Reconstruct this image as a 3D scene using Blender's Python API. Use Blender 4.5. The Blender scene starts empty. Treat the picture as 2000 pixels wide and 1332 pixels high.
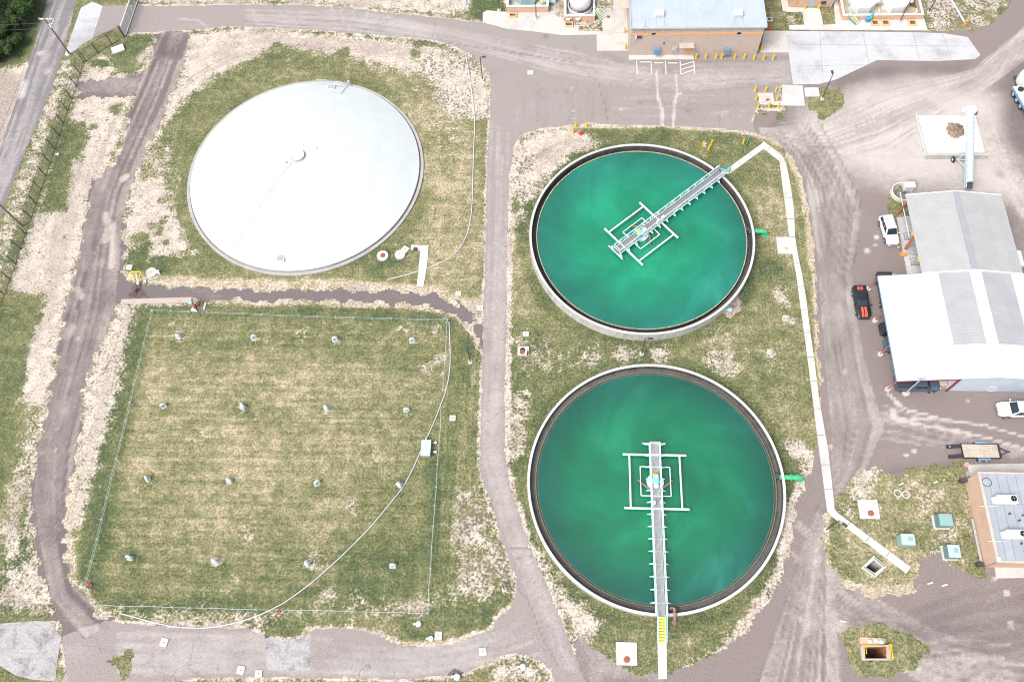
import bpy, bmesh, math, random
import numpy as np
from mathutils import Matrix, Vector
random.seed(7)
rng = np.random.default_rng(11)
sc = bpy.context.scene
COL = sc.collection
R = math.radians
PI = math.pi

# ------------------------------------------------------------------ camera (surveyed) and ground survey helper
CAMF, PITCH, ROLL, CAMH = 1578.531, 1.13163, -0.0974511, 98.2152
YAW = R(6.8)
_c, _s = math.cos(YAW), math.sin(YAW)
ROT = np.array([[_c, -_s, 0], [_s, _c, 0], [0, 0, 1]])
_fw = np.array([0, math.cos(PITCH), -math.sin(PITCH)])
_rt = np.array([1., 0, 0])
_up = np.cross(_rt, _fw)
_r2 = math.cos(ROLL) * _rt + math.sin(ROLL) * _up
_u2 = -math.sin(ROLL) * _rt + math.cos(ROLL) * _up
FW, RT, UP = ROT @ _fw, ROT @ _r2, ROT @ _u2
CAM = np.array([0, 0, CAMH])

def G(px, py, z=0.0):
    """surveyed point of the photograph -> site coordinates on the level z"""
    d = FW * CAMF + RT * (px - 1000) + UP * (666 - py)
    t = (z - CAMH) / d[2]
    p = CAM + t * d
    return (float(p[0]), float(p[1]))

def G3(px, py, z=0.0):
    x, y = G(px, py, z)
    return (x, y, z)

def GP(pts, z=0.0):
    return [G(a, b, z) for a, b in pts]

# ------------------------------------------------------------------ materials
MATS = {}
def new_mat(name):
    m = bpy.data.materials.new(name)
    m.use_nodes = True
    nt = m.node_tree
    return m, nt, nt.nodes, nt.links, nt.nodes['Principled BSDF']

def N(nt, kind, **kw):
    n = nt.nodes.new(kind)
    for k, v in kw.items():
        if k.startswith('i_'):
            n.inputs[k[2:].replace('_', ' ')].default_value = v
        else:
            setattr(n, k, v)
    return n

def noise(nt, vec, scale, detail=4, rough=0.55, dist=0.0):
    n = nt.nodes.new('ShaderNodeTexNoise')
    n.inputs['Scale'].default_value = scale
    n.inputs['Detail'].default_value = detail
    n.inputs['Roughness'].default_value = rough
    n.inputs['Distortion'].default_value = dist
    nt.links.new(vec, n.inputs['Vector'])
    return n.outputs['Fac']

def math_(nt, op, a, b=None, c=None, clamp=False):
    n = nt.nodes.new('ShaderNodeMath')
    n.operation = op
    n.use_clamp = clamp
    for i, v in enumerate((a, b, c)):
        if v is None:
            continue
        if isinstance(v, (int, float)):
            n.inputs[i].default_value = v
        else:
            nt.links.new(v, n.inputs[i])
    return n.outputs[0]

def mapr(nt, v, a, b, c=0.0, d=1.0, smooth=True):
    n = nt.nodes.new('ShaderNodeMapRange')
    n.interpolation_type = 'SMOOTHSTEP' if smooth else 'LINEAR'
    nt.links.new(v, n.inputs['Value'])
    n.inputs['From Min'].default_value = a
    n.inputs['From Max'].default_value = b
    n.inputs['To Min'].default_value = c
    n.inputs['To Max'].default_value = d
    return n.outputs['Result']

def mix(nt, fac, a, b, mode='MIX'):
    n = nt.nodes.new('ShaderNodeMix')
    n.data_type = 'RGBA'
    n.blend_type = mode
    if isinstance(fac, (int, float)):
        n.inputs['Factor'].default_value = fac
    else:
        nt.links.new(fac, n.inputs['Factor'])
    for v, s in ((a, 'A'), (b, 'B')):
        sock = [i for i in n.inputs if i.name == s and i.type == 'RGBA'][0]
        if isinstance(v, tuple):
            sock.default_value = (v[0], v[1], v[2], 1)
        else:
            nt.links.new(v, sock)
    return [o for o in n.outputs if o.type == 'RGBA'][0]

def pos(nt, scale=(1, 1, 1), rot=(0, 0, 0), obj=False):
    if obj:
        src = nt.nodes.new('ShaderNodeTexCoord').outputs['Object']
    else:
        src = nt.nodes.new('ShaderNodeNewGeometry').outputs['Position']
    mp = nt.nodes.new('ShaderNodeMapping')
    mp.inputs['Scale'].default_value = scale
    mp.inputs['Rotation'].default_value = rot
    nt.links.new(src, mp.inputs['Vector'])
    return mp.outputs['Vector']

def attr(nt, name):
    n = nt.nodes.new('ShaderNodeAttribute')
    n.attribute_name = name
    return n.outputs['Fac']

def bump(nt, h, strength, dist=0.1):
    b = nt.nodes.new('ShaderNodeBump')
    b.inputs['Strength'].default_value = strength
    b.inputs['Distance'].default_value = dist
    nt.links.new(h, b.inputs['Height'])
    return b.outputs['Normal']

def simple(name, col, rough=0.6, var=0.15, scale=2.0, metal=0.0, bmp=0.0, spec=0.5, dirt=None, dirt_amt=0.35, dscale=0.6, obj=True):
    """weathered plain material: fine tone variation + dirt patches"""
    if name in MATS:
        return MATS[name]
    m, nt, nodes, links, bs = new_mat(name)
    v = pos(nt, obj=obj)
    f = noise(nt, v, scale, 5, 0.6)
    lo = tuple(c * (1 - var) for c in col)
    hi = tuple(min(1, c * (1 + var)) for c in col)
    c = mix(nt, mapr(nt, f, 0.3, 0.7), lo, hi)
    if dirt:
        d = noise(nt, v, dscale, 6, 0.65)
        d = mapr(nt, d, 0.48, 0.72, 0, dirt_amt)
        c = mix(nt, d, c, dirt)
    links.new(c, bs.inputs['Base Color'])
    bs.inputs['Roughness'].default_value = rough
    bs.inputs['Metallic'].default_value = metal
    bs.inputs['Specular IOR Level'].default_value = spec
    if bmp:
        links.new(bump(nt, f, bmp), bs.inputs['Normal'])
    MATS[name] = m
    return m

# ------------------------------------------------------------------ ground materials
def mat_lawn():
    m, nt, nodes, links, bs = new_mat('lawn')
    v = pos(nt)
    bare, lush, dry, speck = attr(nt, 'bare'), attr(nt, 'lush'), attr(nt, 'dry'), attr(nt, 'speck')
    nL = noise(nt, v, 0.16, 6, 0.6, 0.4)
    nM = noise(nt, v, 0.75, 6, 0.65, 0.3)
    nF = noise(nt, v, 3.2, 4, 0.65)
    nG = noise(nt, v, 8.5, 2, 0.6)
    # mowing streaks: noise stretched along the mown direction
    nS = noise(nt, pos(nt, (0.07, 2.0, 1)), 0.9, 5, 0.62)
    nS2 = noise(nt, pos(nt, (2.0, 0.09, 1)), 0.8, 5, 0.62)
    nSm = mix(nt, attr(nt, 'mowy'), nS, nS2)
    # bare mask
    b = math_(nt, 'ADD', bare, math_(nt, 'MULTIPLY', math_(nt, 'SUBTRACT', nL, 0.5), 0.75))
    b = math_(nt, 'ADD', b, math_(nt, 'MULTIPLY', math_(nt, 'SUBTRACT', nM, 0.5), 1.5))
    b = math_(nt, 'ADD', b, math_(nt, 'MULTIPLY', math_(nt, 'SUBTRACT', nF, 0.5), 1.6))
    bm = mapr(nt, b, 0.32, 0.88)
    # grass colour
    t = math_(nt, 'ADD', math_(nt, 'MULTIPLY', math_(nt, 'SUBTRACT', nSm, 0.5), math_(nt, 'ADD', 0.5, math_(nt, 'MULTIPLY', attr(nt, 'mow'), 1.0))), math_(nt, 'MULTIPLY', math_(nt, 'SUBTRACT', nM, 0.5), 1.5))
    t = math_(nt, 'ADD', t, math_(nt, 'MULTIPLY', math_(nt, 'SUBTRACT', nL, 0.5), 1.2))
    t = math_(nt, 'ADD', t, math_(nt, 'MULTIPLY', dry, 0.75))
    t = math_(nt, 'ADD', t, math_(nt, 'MULTIPLY', lush, -0.50))
    t = math_(nt, 'ADD', t, 0.47)
    r = nodes.new('ShaderNodeValToRGB')
    el = r.color_ramp.elements
    el[0].position = 0.0; el[0].color = (0.074, 0.094, 0.045, 1)
    el[1].position = 1.0; el[1].color = (0.36, 0.30, 0.195, 1)
    for p_, c_ in ((0.28, (0.118, 0.128, 0.060, 1)), (0.5, (0.160, 0.158, 0.078, 1)), (0.72, (0.228, 0.206, 0.120, 1))):
        e = el.new(p_); e.color = c_
    links.new(t, r.inputs['Fac'])
    g = r.outputs['Color']
    fm = mapr(nt, nF, 0.3, 0.72, 0.60, 1.45)
    gm = mapr(nt, nG, 0.3, 0.7, 0.55, 1.48)
    k = math_(nt, 'MULTIPLY', fm, gm)
    vm = nodes.new('ShaderNodeVectorMath'); vm.operation = 'SCALE'
    links.new(g, vm.inputs[0]); links.new(k, vm.inputs['Scale'])
    g = vm.outputs[0]
    # straw flecks in the grass
    vo = nodes.new('ShaderNodeTexVoronoi'); vo.inputs['Scale'].default_value = 2.6
    links.new(v, vo.inputs['Vector'])
    fl = mapr(nt, math_(nt, 'ADD', vo.outputs['Distance'], math_(nt, 'MULTIPLY', math_(nt, 'SUBTRACT', nM, 0.5), -0.9)), 0.16, 0.05)
    g = mix(nt, math_(nt, 'MULTIPLY', fl, 0.5), g, (0.46, 0.37, 0.26))
    # dirt colour
    d = mix(nt, mapr(nt, nM, 0.3, 0.7), (0.405, 0.34, 0.287), (0.53, 0.465, 0.405))
    d = mix(nt, mapr(nt, nL, 0.50, 0.66, 0, 0.7), d, (0.33, 0.27, 0.24))
    d = mix(nt, math_(nt, 'MULTIPLY', attr(nt, 'rut'), mapr(nt, nM, 0.3, 0.6, 0.4, 1.0)), d, (0.29, 0.235, 0.205))
    kd = math_(nt, 'MULTIPLY', mapr(nt, nF, 0.3, 0.7, 0.76, 1.18), mapr(nt, nG, 0.3, 0.7, 0.82, 1.16))
    vm2 = nodes.new('ShaderNodeVectorMath'); vm2.operation = 'SCALE'
    links.new(d, vm2.inputs[0]); links.new(kd, vm2.inputs['Scale'])
    d = vm2.outputs[0]
    # weeds speckled over the dirt
    vo2 = nodes.new('ShaderNodeTexVoronoi'); vo2.inputs['Scale'].default_value = 2.5
    links.new(pos(nt, (1, 1, 1), (0, 0, 0.4)), vo2.inputs['Vector'])
    thr = math_(nt, 'ADD', 0.05, math_(nt, 'ADD', math_(nt, 'MULTIPLY', math_(nt, 'SUBTRACT', nL, 0.50), 1.6), math_(nt, 'MULTIPLY', speck, 0.34)))
    wd = math_(nt, 'SUBTRACT', math_(nt, 'ADD', vo2.outputs['Distance'], math_(nt, 'MULTIPLY', math_(nt, 'SUBTRACT', nG, 0.5), 0.5)), thr)
    wm = mapr(nt, wd, 0.05, -0.06, 0, 0.85)
    d = mix(nt, wm, d, (0.11, 0.112, 0.065))
    links.new(mix(nt, bm, g, d), bs.inputs['Base Color'])
    bs.inputs['Roughness'].default_value = 0.95
    bs.inputs['Specular IOR Level'].default_value = 0.15
    h = math_(nt, 'ADD', nF, math_(nt, 'MULTIPLY', nG, 0.6))
    links.new(bump(nt, h, 0.55, 0.12), bs.inputs['Normal'])
    return m

def mat_road(name, base, pale, dark, fine=0.14, crack=0.0, blot=0.5, tracks=1.0, grain=5.0):
    m, nt, nodes, links, bs = new_mat(name)
    v = pos(nt)
    dust, drk = attr(nt, 'dust'), attr(nt, 'dark')
    nL = noise(nt, v, 0.11, 6, 0.6, 0.3)
    nM = noise(nt, v, 0.6, 6, 0.65)
    nF = noise(nt, v, grain, 4, 0.7)
    nD = noise(nt, v, 2.0, 5, 0.7)
    t = math_(nt, 'MULTIPLY', math_(nt, 'SUBTRACT', nL, 0.5), blot * 1.6)
    t = math_(nt, 'ADD', t, math_(nt, 'MULTIPLY', math_(nt, 'SUBTRACT', nM, 0.5), blot))
    p = math_(nt, 'ADD', dust, t)
    p = math_(nt, 'ADD', p, math_(nt, 'MULTIPLY', math_(nt, 'SUBTRACT', nD, 0.5), 0.8 * tracks))
    c = mix(nt, mapr(nt, p, 0.10, 0.95, 0, 1, False), base, pale)
    q = math_(nt, 'SUBTRACT', math_(nt, 'ADD', drk, math_(nt, 'MULTIPLY', math_(nt, 'SUBTRACT', nM, 0.5), 0.7)), math_(nt, 'MULTIPLY', t, 0.6))
    c = mix(nt, mapr(nt, q, 0.12, 0.9, 0, 0.9), c, dark)
    k = mapr(nt, nF, 0.25, 0.75, 1 - fine, 1 + fine)
    # stones and pits
    nP = noise(nt, v, 11.0, 2, 0.5)
    k = math_(nt, 'MULTIPLY', k, mapr(nt, nP, 0.25, 0.75, 1 - fine * 0.9, 1 + fine * 0.9))
    if crack:
        vo = nodes.new('ShaderNodeTexVoronoi'); vo.feature = 'DISTANCE_TO_EDGE'
        vo.inputs['Scale'].default_value = 0.075
        wv = nodes.new('ShaderNodeVectorMath'); wv.operation = 'ADD'
        nn = nodes.new('ShaderNodeTexNoise'); nn.inputs['Scale'].default_value = 0.6; nn.inputs['Detail'].default_value = 5
        links.new(v, nn.inputs['Vector'])
        sc_ = nodes.new('ShaderNodeVectorMath'); sc_.operation = 'SCALE'; sc_.inputs['Scale'].default_value = 2.2
        links.new(nn.outputs['Color'], sc_.inputs[0]); links.new(v, wv.inputs[0]); links.new(sc_.outputs[0], wv.inputs[1])
        links.new(wv.outputs[0], vo.inputs['Vector'])
        ck = math_(nt, 'MULTIPLY', mapr(nt, vo.outputs['Distance'], 0.0045, 0.002, 0, crack), mapr(nt, nL, 0.45, 0.6))
        k = math_(nt, 'MULTIPLY', k, math_(nt, 'SUBTRACT', 1.0, ck))
    vm = nodes.new('ShaderNodeVectorMath'); vm.operation = 'SCALE'
    links.new(c, vm.inputs[0]); links.new(k, vm.inputs['Scale'])
    links.new(vm.outputs[0], bs.inputs['Base Color'])
    bs.inputs['Roughness'].default_value = 0.92
    bs.inputs['Specular IOR Level'].default_value = 0.2
    links.new(bump(nt, nF, 0.3, 0.05), bs.inputs['Normal'])
    return m

def mat_concrete(name, col, stain, amt=0.5, sc=0.35, rough=0.85, fine=0.06):
    m, nt, nodes, links, bs = new_mat(name)
    v = pos(nt)
    n1 = noise(nt, v, sc, 7, 0.68, 0.4)
    n2 = noise(nt, v, 4.0, 4, 0.6)
    n3 = noise(nt, pos(nt, (0.15, 1.4, 1)), 1.0, 4, 0.6)
    c = mix(nt, mapr(nt, n1, 0.44, 0.7, 0, amt), col, stain)
    c = mix(nt, mapr(nt, n3, 0.55, 0.75, 0, amt * 0.5), c, stain)
    vm = nodes.new('ShaderNodeVectorMath'); vm.operation = 'SCALE'
    links.new(c, vm.inputs[0]); links.new(mapr(nt, n2, 0.25, 0.75, 1 - fine, 1 + fine), vm.inputs['Scale'])
    links.new(vm.outputs[0], bs.inputs['Base Color'])
    bs.inputs['Roughness'].default_value = rough
    bs.inputs['Specular IOR Level'].default_value = 0.25
    links.new(bump(nt, n2, 0.15, 0.03), bs.inputs['Normal'])
    MATS[name] = m
    return m

def mat_wall(name, col, stain, streak=0.6):
    """vertical concrete with rain streaks"""
    m, nt, nodes, links, bs = new_mat(name)
    v = pos(nt)
    n1 = noise(nt, pos(nt, (1, 1, 0.25)), 0.8, 6, 0.7)
    n2 = noise(nt, pos(nt, (3, 3, 0.35)), 1.2, 5, 0.7)
    n3 = noise(nt, v, 5, 4, 0.6)
    c = mix(nt, mapr(nt, n1, 0.42, 0.68, 0, streak), col, stain)
    c = mix(nt, mapr(nt, n2, 0.5, 0.7, 0, streak * 0.7), c, tuple(s * 0.8 for s in stain))
    c = mix(nt, mapr(nt, n3, 0.3, 0.7, 0, 0.12), c, (0.1, 0.1, 0.1))
    links.new(c, bs.inputs['Base Color'])
    bs.inputs['Roughness'].default_value = 0.9
    MATS[name] = m
    return m

def mat_brick(name, c1, c2, mortar, scale=1.0):
    m, nt, nodes, links, bs = new_mat(name)
    src = nodes.new('ShaderNodeNewGeometry').outputs['Position']
    sp = nodes.new('ShaderNodeSeparateXYZ'); links.new(src, sp.inputs[0])
    xy = math_(nt, 'ADD', sp.outputs['X'], sp.outputs['Y'])
    cb = nodes.new('ShaderNodeCombineXYZ'); links.new(xy, cb.inputs[0]); links.new(sp.outputs['Z'], cb.inputs[1])
    b = nodes.new('ShaderNodeTexBrick')
    links.new(cb.outputs[0], b.inputs['Vector'])
    b.inputs['Color1'].default_value = (*c1, 1); b.inputs['Color2'].default_value = (*c2, 1); b.inputs['Mortar'].default_value = (*mortar, 1)
    b.inputs['Scale'].default_value = scale
    b.inputs['Mortar Size'].default_value = 0.012
    b.inputs['Brick Width'].default_value = 0.4; b.inputs['Row Height'].default_value = 0.2
    n = noise(nt, pos(nt), 0.9, 6, 0.7)
    c = mix(nt, mapr(nt, n, 0.45, 0.75, 0, 0.25), b.outputs['Color'], tuple(x * 0.6 for x in c1))
    links.new(c, bs.inputs['Base Color'])
    bs.inputs['Roughness'].default_value = 0.9
    MATS[name] = m
    return m

def mat_water(name, cen, edge, centre, radius, swirl):
    m, nt, nodes, links, bs = new_mat(name)
    src = nodes.new('ShaderNodeNewGeometry').outputs['Position']
    sub = nodes.new('ShaderNodeVectorMath'); sub.operation = 'SUBTRACT'
    links.new(src, sub.inputs[0]); sub.inputs[1].default_value = (centre[0], centre[1], 0)
    ln = nodes.new('ShaderNodeVectorMath'); ln.operation = 'LENGTH'
    fl = nodes.new('ShaderNodeVectorMath'); fl.operation = 'MULTIPLY'; fl.inputs[1].default_value = (1, 1, 0)
    links.new(sub.outputs[0], fl.inputs[0]); links.new(fl.outputs[0], ln.inputs[0])
    d = math_(nt, 'DIVIDE', ln.outputs['Value'], radius)
    # murky swirl with cloud-reflection patches painted into its colour: rotate the lookup with the radius
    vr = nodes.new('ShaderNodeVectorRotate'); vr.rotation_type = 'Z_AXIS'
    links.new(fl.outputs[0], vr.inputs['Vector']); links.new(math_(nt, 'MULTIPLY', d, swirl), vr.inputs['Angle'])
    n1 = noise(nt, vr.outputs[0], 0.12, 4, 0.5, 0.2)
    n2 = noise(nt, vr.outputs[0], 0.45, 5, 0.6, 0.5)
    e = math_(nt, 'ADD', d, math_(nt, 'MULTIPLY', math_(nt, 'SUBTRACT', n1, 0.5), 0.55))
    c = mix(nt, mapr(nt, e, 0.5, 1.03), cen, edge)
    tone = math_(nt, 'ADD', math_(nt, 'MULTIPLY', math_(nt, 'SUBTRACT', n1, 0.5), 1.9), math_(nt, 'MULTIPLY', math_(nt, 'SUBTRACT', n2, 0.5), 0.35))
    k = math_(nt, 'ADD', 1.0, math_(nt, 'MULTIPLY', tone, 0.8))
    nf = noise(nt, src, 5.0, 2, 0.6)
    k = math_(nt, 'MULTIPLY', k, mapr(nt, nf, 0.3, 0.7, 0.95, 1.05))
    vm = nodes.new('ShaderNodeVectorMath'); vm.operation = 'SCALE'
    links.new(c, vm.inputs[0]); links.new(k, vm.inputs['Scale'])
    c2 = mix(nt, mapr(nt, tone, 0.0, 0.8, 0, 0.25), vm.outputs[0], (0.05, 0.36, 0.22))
    links.new(c2, bs.inputs['Base Color'])
    bs.inputs['Roughness'].default_value = 0.035
    bs.inputs['IOR'].default_value = 1.62
    nb = noise(nt, src, 2.4, 3, 0.5)
    links.new(bump(nt, nb, 0.02, 0.02), bs.inputs['Normal'])
    return m

def mat_leaf(name, c1, c2):
    m, nt, nodes, links, bs = new_mat(name)
    a = attr(nt, 'tone')
    c = mix(nt, a, c1, c2)
    links.new(c, bs.inputs['Base Color'])
    bs.inputs['Roughness'].default_value = 0.8
    bs.inputs['Specular IOR Level'].default_value = 0.2
    MATS[name] = m
    return m

def mat_mesh(name, col, cover):
    """chain-link fabric: woven wires far finer than a pixel, so partly see-through"""
    m, nt, nodes, links, bs = new_mat(name)
    bs.inputs['Base Color'].default_value = (*col, 1)
    bs.inputs['Alpha'].default_value = cover
    bs.inputs['Roughness'].default_value = 0.6
    MATS[name] = m
    return m

LAWN = mat_lawn()
ASPH = mat_road('asphalt', (0.255, 0.224, 0.212), (0.44, 0.405, 0.385), (0.180, 0.155, 0.148), 0.17, crack=0.35, blot=0.6)
STREET = mat_road('street_asphalt', (0.185, 0.168, 0.170), (0.42, 0.39, 0.385), (0.125, 0.113, 0.118), 0.16, crack=0.3, blot=0.6)
GRAV = mat_road('gravel', (0.200, 0.165, 0.157), (0.43, 0.39, 0.36), (0.115, 0.095, 0.092), 0.27, blot=0.6, grain=6.0)
TRACK = mat_road('track_gravel', (0.145, 0.120, 0.120), (0.40, 0.335, 0.305), (0.085, 0.072, 0.075), 0.27, blot=0.7, grain=6.0)
CONC = mat_concrete('concrete', (0.47, 0.445, 0.415), (0.33, 0.305, 0.285), 0.55)
CONCW = mat_concrete('white_concrete', (0.50, 0.478, 0.45), (0.37, 0.34, 0.31), 0.65)
CONCG = mat_concrete('grey_concrete', (0.46, 0.455, 0.455), (0.27, 0.265, 0.27), 0.6)
CONCB = mat_concrete('apron_concrete', (0.43, 0.43, 0.44), (0.29, 0.285, 0.295), 0.85, 0.16)
CONCP = mat_concrete('patch_concrete', (0.35, 0.33, 0.33), (0.19, 0.178, 0.18), 1.0, 0.5, fine=0.2)
CONCD = mat_concrete('dusty_concrete', (0.42, 0.35, 0.31), (0.30, 0.245, 0.22), 0.7)
RIM = mat_concrete('rim_concrete', (0.49, 0.475, 0.465), (0.33, 0.32, 0.315), 0.5, 0.5)
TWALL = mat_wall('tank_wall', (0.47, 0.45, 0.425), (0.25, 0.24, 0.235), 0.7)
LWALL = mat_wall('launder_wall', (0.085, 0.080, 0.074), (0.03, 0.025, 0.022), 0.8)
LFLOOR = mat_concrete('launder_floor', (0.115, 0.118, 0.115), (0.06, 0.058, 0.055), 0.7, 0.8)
BRICK = mat_brick('tan_brick', (0.44, 0.35, 0.30), (0.395, 0.31, 0.265), (0.42, 0.37, 0.34))
BRICK2 = mat_brick('orange_brick', (0.42, 0.285, 0.205), (0.36, 0.235, 0.17), (0.36, 0.29, 0.24))
TILT = mat_concrete('brick_tan_panel', (0.52, 0.36, 0.27), (0.42, 0.29, 0.22), 0.5, 0.6)
WHITE = simple('white_paint', (0.60, 0.61, 0.62), 0.45, 0.05, 1.0, dirt=(0.46, 0.44, 0.42), dirt_amt=0.3)
DOME = simple('dome_coating', (0.485, 0.515, 0.515), 0.6, 0.04, 0.5, dirt=(0.43, 0.475, 0.475), dirt_amt=0.75, dscale=0.3)
ROOFW = simple('white_metal_roof', (0.50, 0.525, 0.55), 0.5, 0.04, 0.3, dirt=(0.42, 0.445, 0.47), dirt_amt=0.5)
ROOFG = simple('grey_metal_roof', (0.325, 0.33, 0.34), 0.4, 0.06, 0.4, dirt=(0.30, 0.30, 0.31), dirt_amt=0.35)
ROOFC = simple('weathered_metal_roof', (0.345, 0.342, 0.342), 0.55, 0.05, 0.4, dirt=(0.30, 0.29, 0.28), dirt_amt=0.35)
MEMB = simple('roof_membrane', (0.36, 0.40, 0.445), 0.7, 0.05, 0.4, dirt=(0.27, 0.31, 0.37), dirt_amt=0.4, dscale=0.3)
MEMG = simple('roof_felt', (0.30, 0.325, 0.36), 0.8, 0.06, 0.5, dirt=(0.21, 0.22, 0.24), dirt_amt=0.4, dscale=0.3)
GALV = simple('galvanised', (0.52, 0.55, 0.57), 0.4, 0.12, 3.0, metal=0.35)
PALEBLUE = simple('pale_blue_paint', (0.50, 0.62, 0.66), 0.45, 0.06, 2.0, dirt=(0.5, 0.6, 0.62), dirt_amt=0.3)
SKYBLUE = simple('sky_blue_paint', (0.25, 0.60, 0.72), 0.45, 0.08, 2.0)
PANELB = simple('blue_panel', (0.42, 0.66, 0.74), 0.45, 0.05, 2.0)
STEELB = simple('slate_blue', (0.13, 0.24, 0.36), 0.5, 0.08, 2.0)
GREEN = simple('pipe_green', (0.06, 0.40, 0.19), 0.4, 0.08, 2.0)
TEAL = simple('teal_paint', (0.02, 0.36, 0.34), 0.5, 0.1, 2.0)
BOXG = simple('cabinet_green', (0.22, 0.35, 0.33), 0.5, 0.06, 2.0, dirt=(0.3, 0.42, 0.38), dirt_amt=0.4)
BOXGD = simple('cabinet_green_dark', (0.12, 0.22, 0.215), 0.5, 0.08, 2.0)
BOXGL = simple('cabinet_green_light', (0.38, 0.475, 0.45), 0.5, 0.06, 2.0)
YEL = simple('yellow_paint', (0.75, 0.50, 0.02), 0.5, 0.08, 2.0)
YTRD = simple('yellow_grating', (0.72, 0.58, 0.12), 0.6, 0.1, 6.0)
RED = simple('red_paint', (0.62, 0.05, 0.035), 0.5, 0.08, 2.0)
REDB = simple('red_oxide', (0.40, 0.11, 0.075), 0.6, 0.12, 2.0)
MAROON = simple('maroon_paint', (0.25, 0.02, 0.045), 0.5, 0.06, 2.0)
ORANGE = simple('orange_paint', (0.68, 0.26, 0.06), 0.6, 0.08, 2.0)
BAND = simple('orange_band', (0.66, 0.33, 0.15), 0.8, 0.06, 3.0)
RUST = simple('rust', (0.25, 0.085, 0.05), 0.85, 0.25, 3.0)
RUSTB = simple('rusty_pipe', (0.23, 0.145, 0.115), 0.8, 0.25, 3.0)
WEIR = simple('weir_rust', (0.22, 0.14, 0.085), 0.8, 0.2, 2.0)
WEIRP = simple('weir_pale', (0.40, 0.37, 0.26), 0.8, 0.2, 2.0)
BLACK = simple('black_paint', (0.018, 0.018, 0.02), 0.4, 0.2, 3.0)
DARK = simple('dark_steel', (0.05, 0.05, 0.06), 0.5, 0.2, 3.0)
RUBBER = simple('rubber', (0.025, 0.025, 0.025), 0.85, 0.2, 4.0)
GREYM = simple('grey_metal', (0.34, 0.35, 0.36), 0.5, 0.1, 3.0)
GRATEB = simple('pale_grating', (0.27, 0.27, 0.265), 0.7, 0.12, 9.0)
GRATE = simple('grating', (0.19, 0.185, 0.185), 0.7, 0.14, 9.0)
TAN = simple('tan_metal', (0.46, 0.40, 0.34), 0.6, 0.06, 2.0)
TANW = simple('tan_concrete', (0.50, 0.335, 0.24), 0.85, 0.08, 1.5, dirt=(0.36, 0.23, 0.16), dirt_amt=0.35)
CREAM = simple('cream_frame', (0.62, 0.40, 0.18), 0.7, 0.06, 2.0)
SANDY = simple('sandy_floor', (0.50, 0.42, 0.28), 0.85, 0.1, 1.0, dirt=(0.36, 0.31, 0.22), dirt_amt=0.5)
WOOD = simple('weathered_wood', (0.47, 0.40, 0.33), 0.85, 0.2, 2.5, dirt=(0.25, 0.2, 0.16), dirt_amt=0.6, dscale=1.2)
POLEW = simple('pole_wood', (0.20, 0.165, 0.15), 0.9, 0.2, 2.0)
LOG = simple('pale_timber', (0.66, 0.56, 0.44), 0.85, 0.12, 3.0)
LINE = simple('line_paint', (0.58, 0.58, 0.58), 0.7, 0.08, 4.0)
SPOIL = simple('wet_spoil', (0.10, 0.07, 0.065), 0.9, 0.35, 2.5, bmp=0.5)
MULCH = simple('brown_heap', (0.245, 0.185, 0.13), 0.95, 0.35, 5.0, bmp=0.8)
CARW = simple('car_white', (0.58, 0.59, 0.60), 0.3, 0.01, 1.0, spec=0.4)
CARK = simple('car_black', (0.018, 0.020, 0.024), 0.35, 0.1, 1.0, spec=0.35)
CARS = simple('car_slate', (0.07, 0.10, 0.14), 0.35, 0.1, 1.0, metal=0.1)
CARD = simple('car_charcoal', (0.035, 0.04, 0.05), 0.25, 0.1, 1.0, metal=0.2)
GLASS = simple('car_glass', (0.02, 0.035, 0.045), 0.12, 0.1, 1.0, spec=0.35)
CHROME = simple('wheel_alloy', (0.5, 0.52, 0.55), 0.3, 0.1, 3.0, metal=0.7)
LAMP = simple('lamp_lens', (0.6, 0.62, 0.65), 0.15, 0.05, 3.0)
SHOPW = simple('shop_wall', (0.46, 0.53, 0.60), 0.5, 0.05, 0.7, dirt=(0.34, 0.39, 0.44), dirt_amt=0.35)
PITW = mat_wall('pit_wall', (0.46, 0.43, 0.40), (0.20, 0.19, 0.18), 0.6)
PITR = mat_wall('rusty_pit_wall', (0.42, 0.20, 0.10), (0.10, 0.05, 0.03), 0.8)
PVC = simple('white_pvc', (0.50, 0.50, 0.53), 0.4, 0.05, 1.0)
CHAIN = mat_mesh('chain_link', (0.07, 0.07, 0.08), 0.20)
GATEM = mat_mesh('gate_mesh', (0.20, 0.21, 0.23), 0.5)
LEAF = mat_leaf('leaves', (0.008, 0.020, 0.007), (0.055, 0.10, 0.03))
TUFT = mat_leaf('tufts', (0.055, 0.085, 0.03), (0.40, 0.32, 0.19))
BARK = simple('bark', (0.14, 0.11, 0.09), 0.9, 0.2, 3.0)

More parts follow.
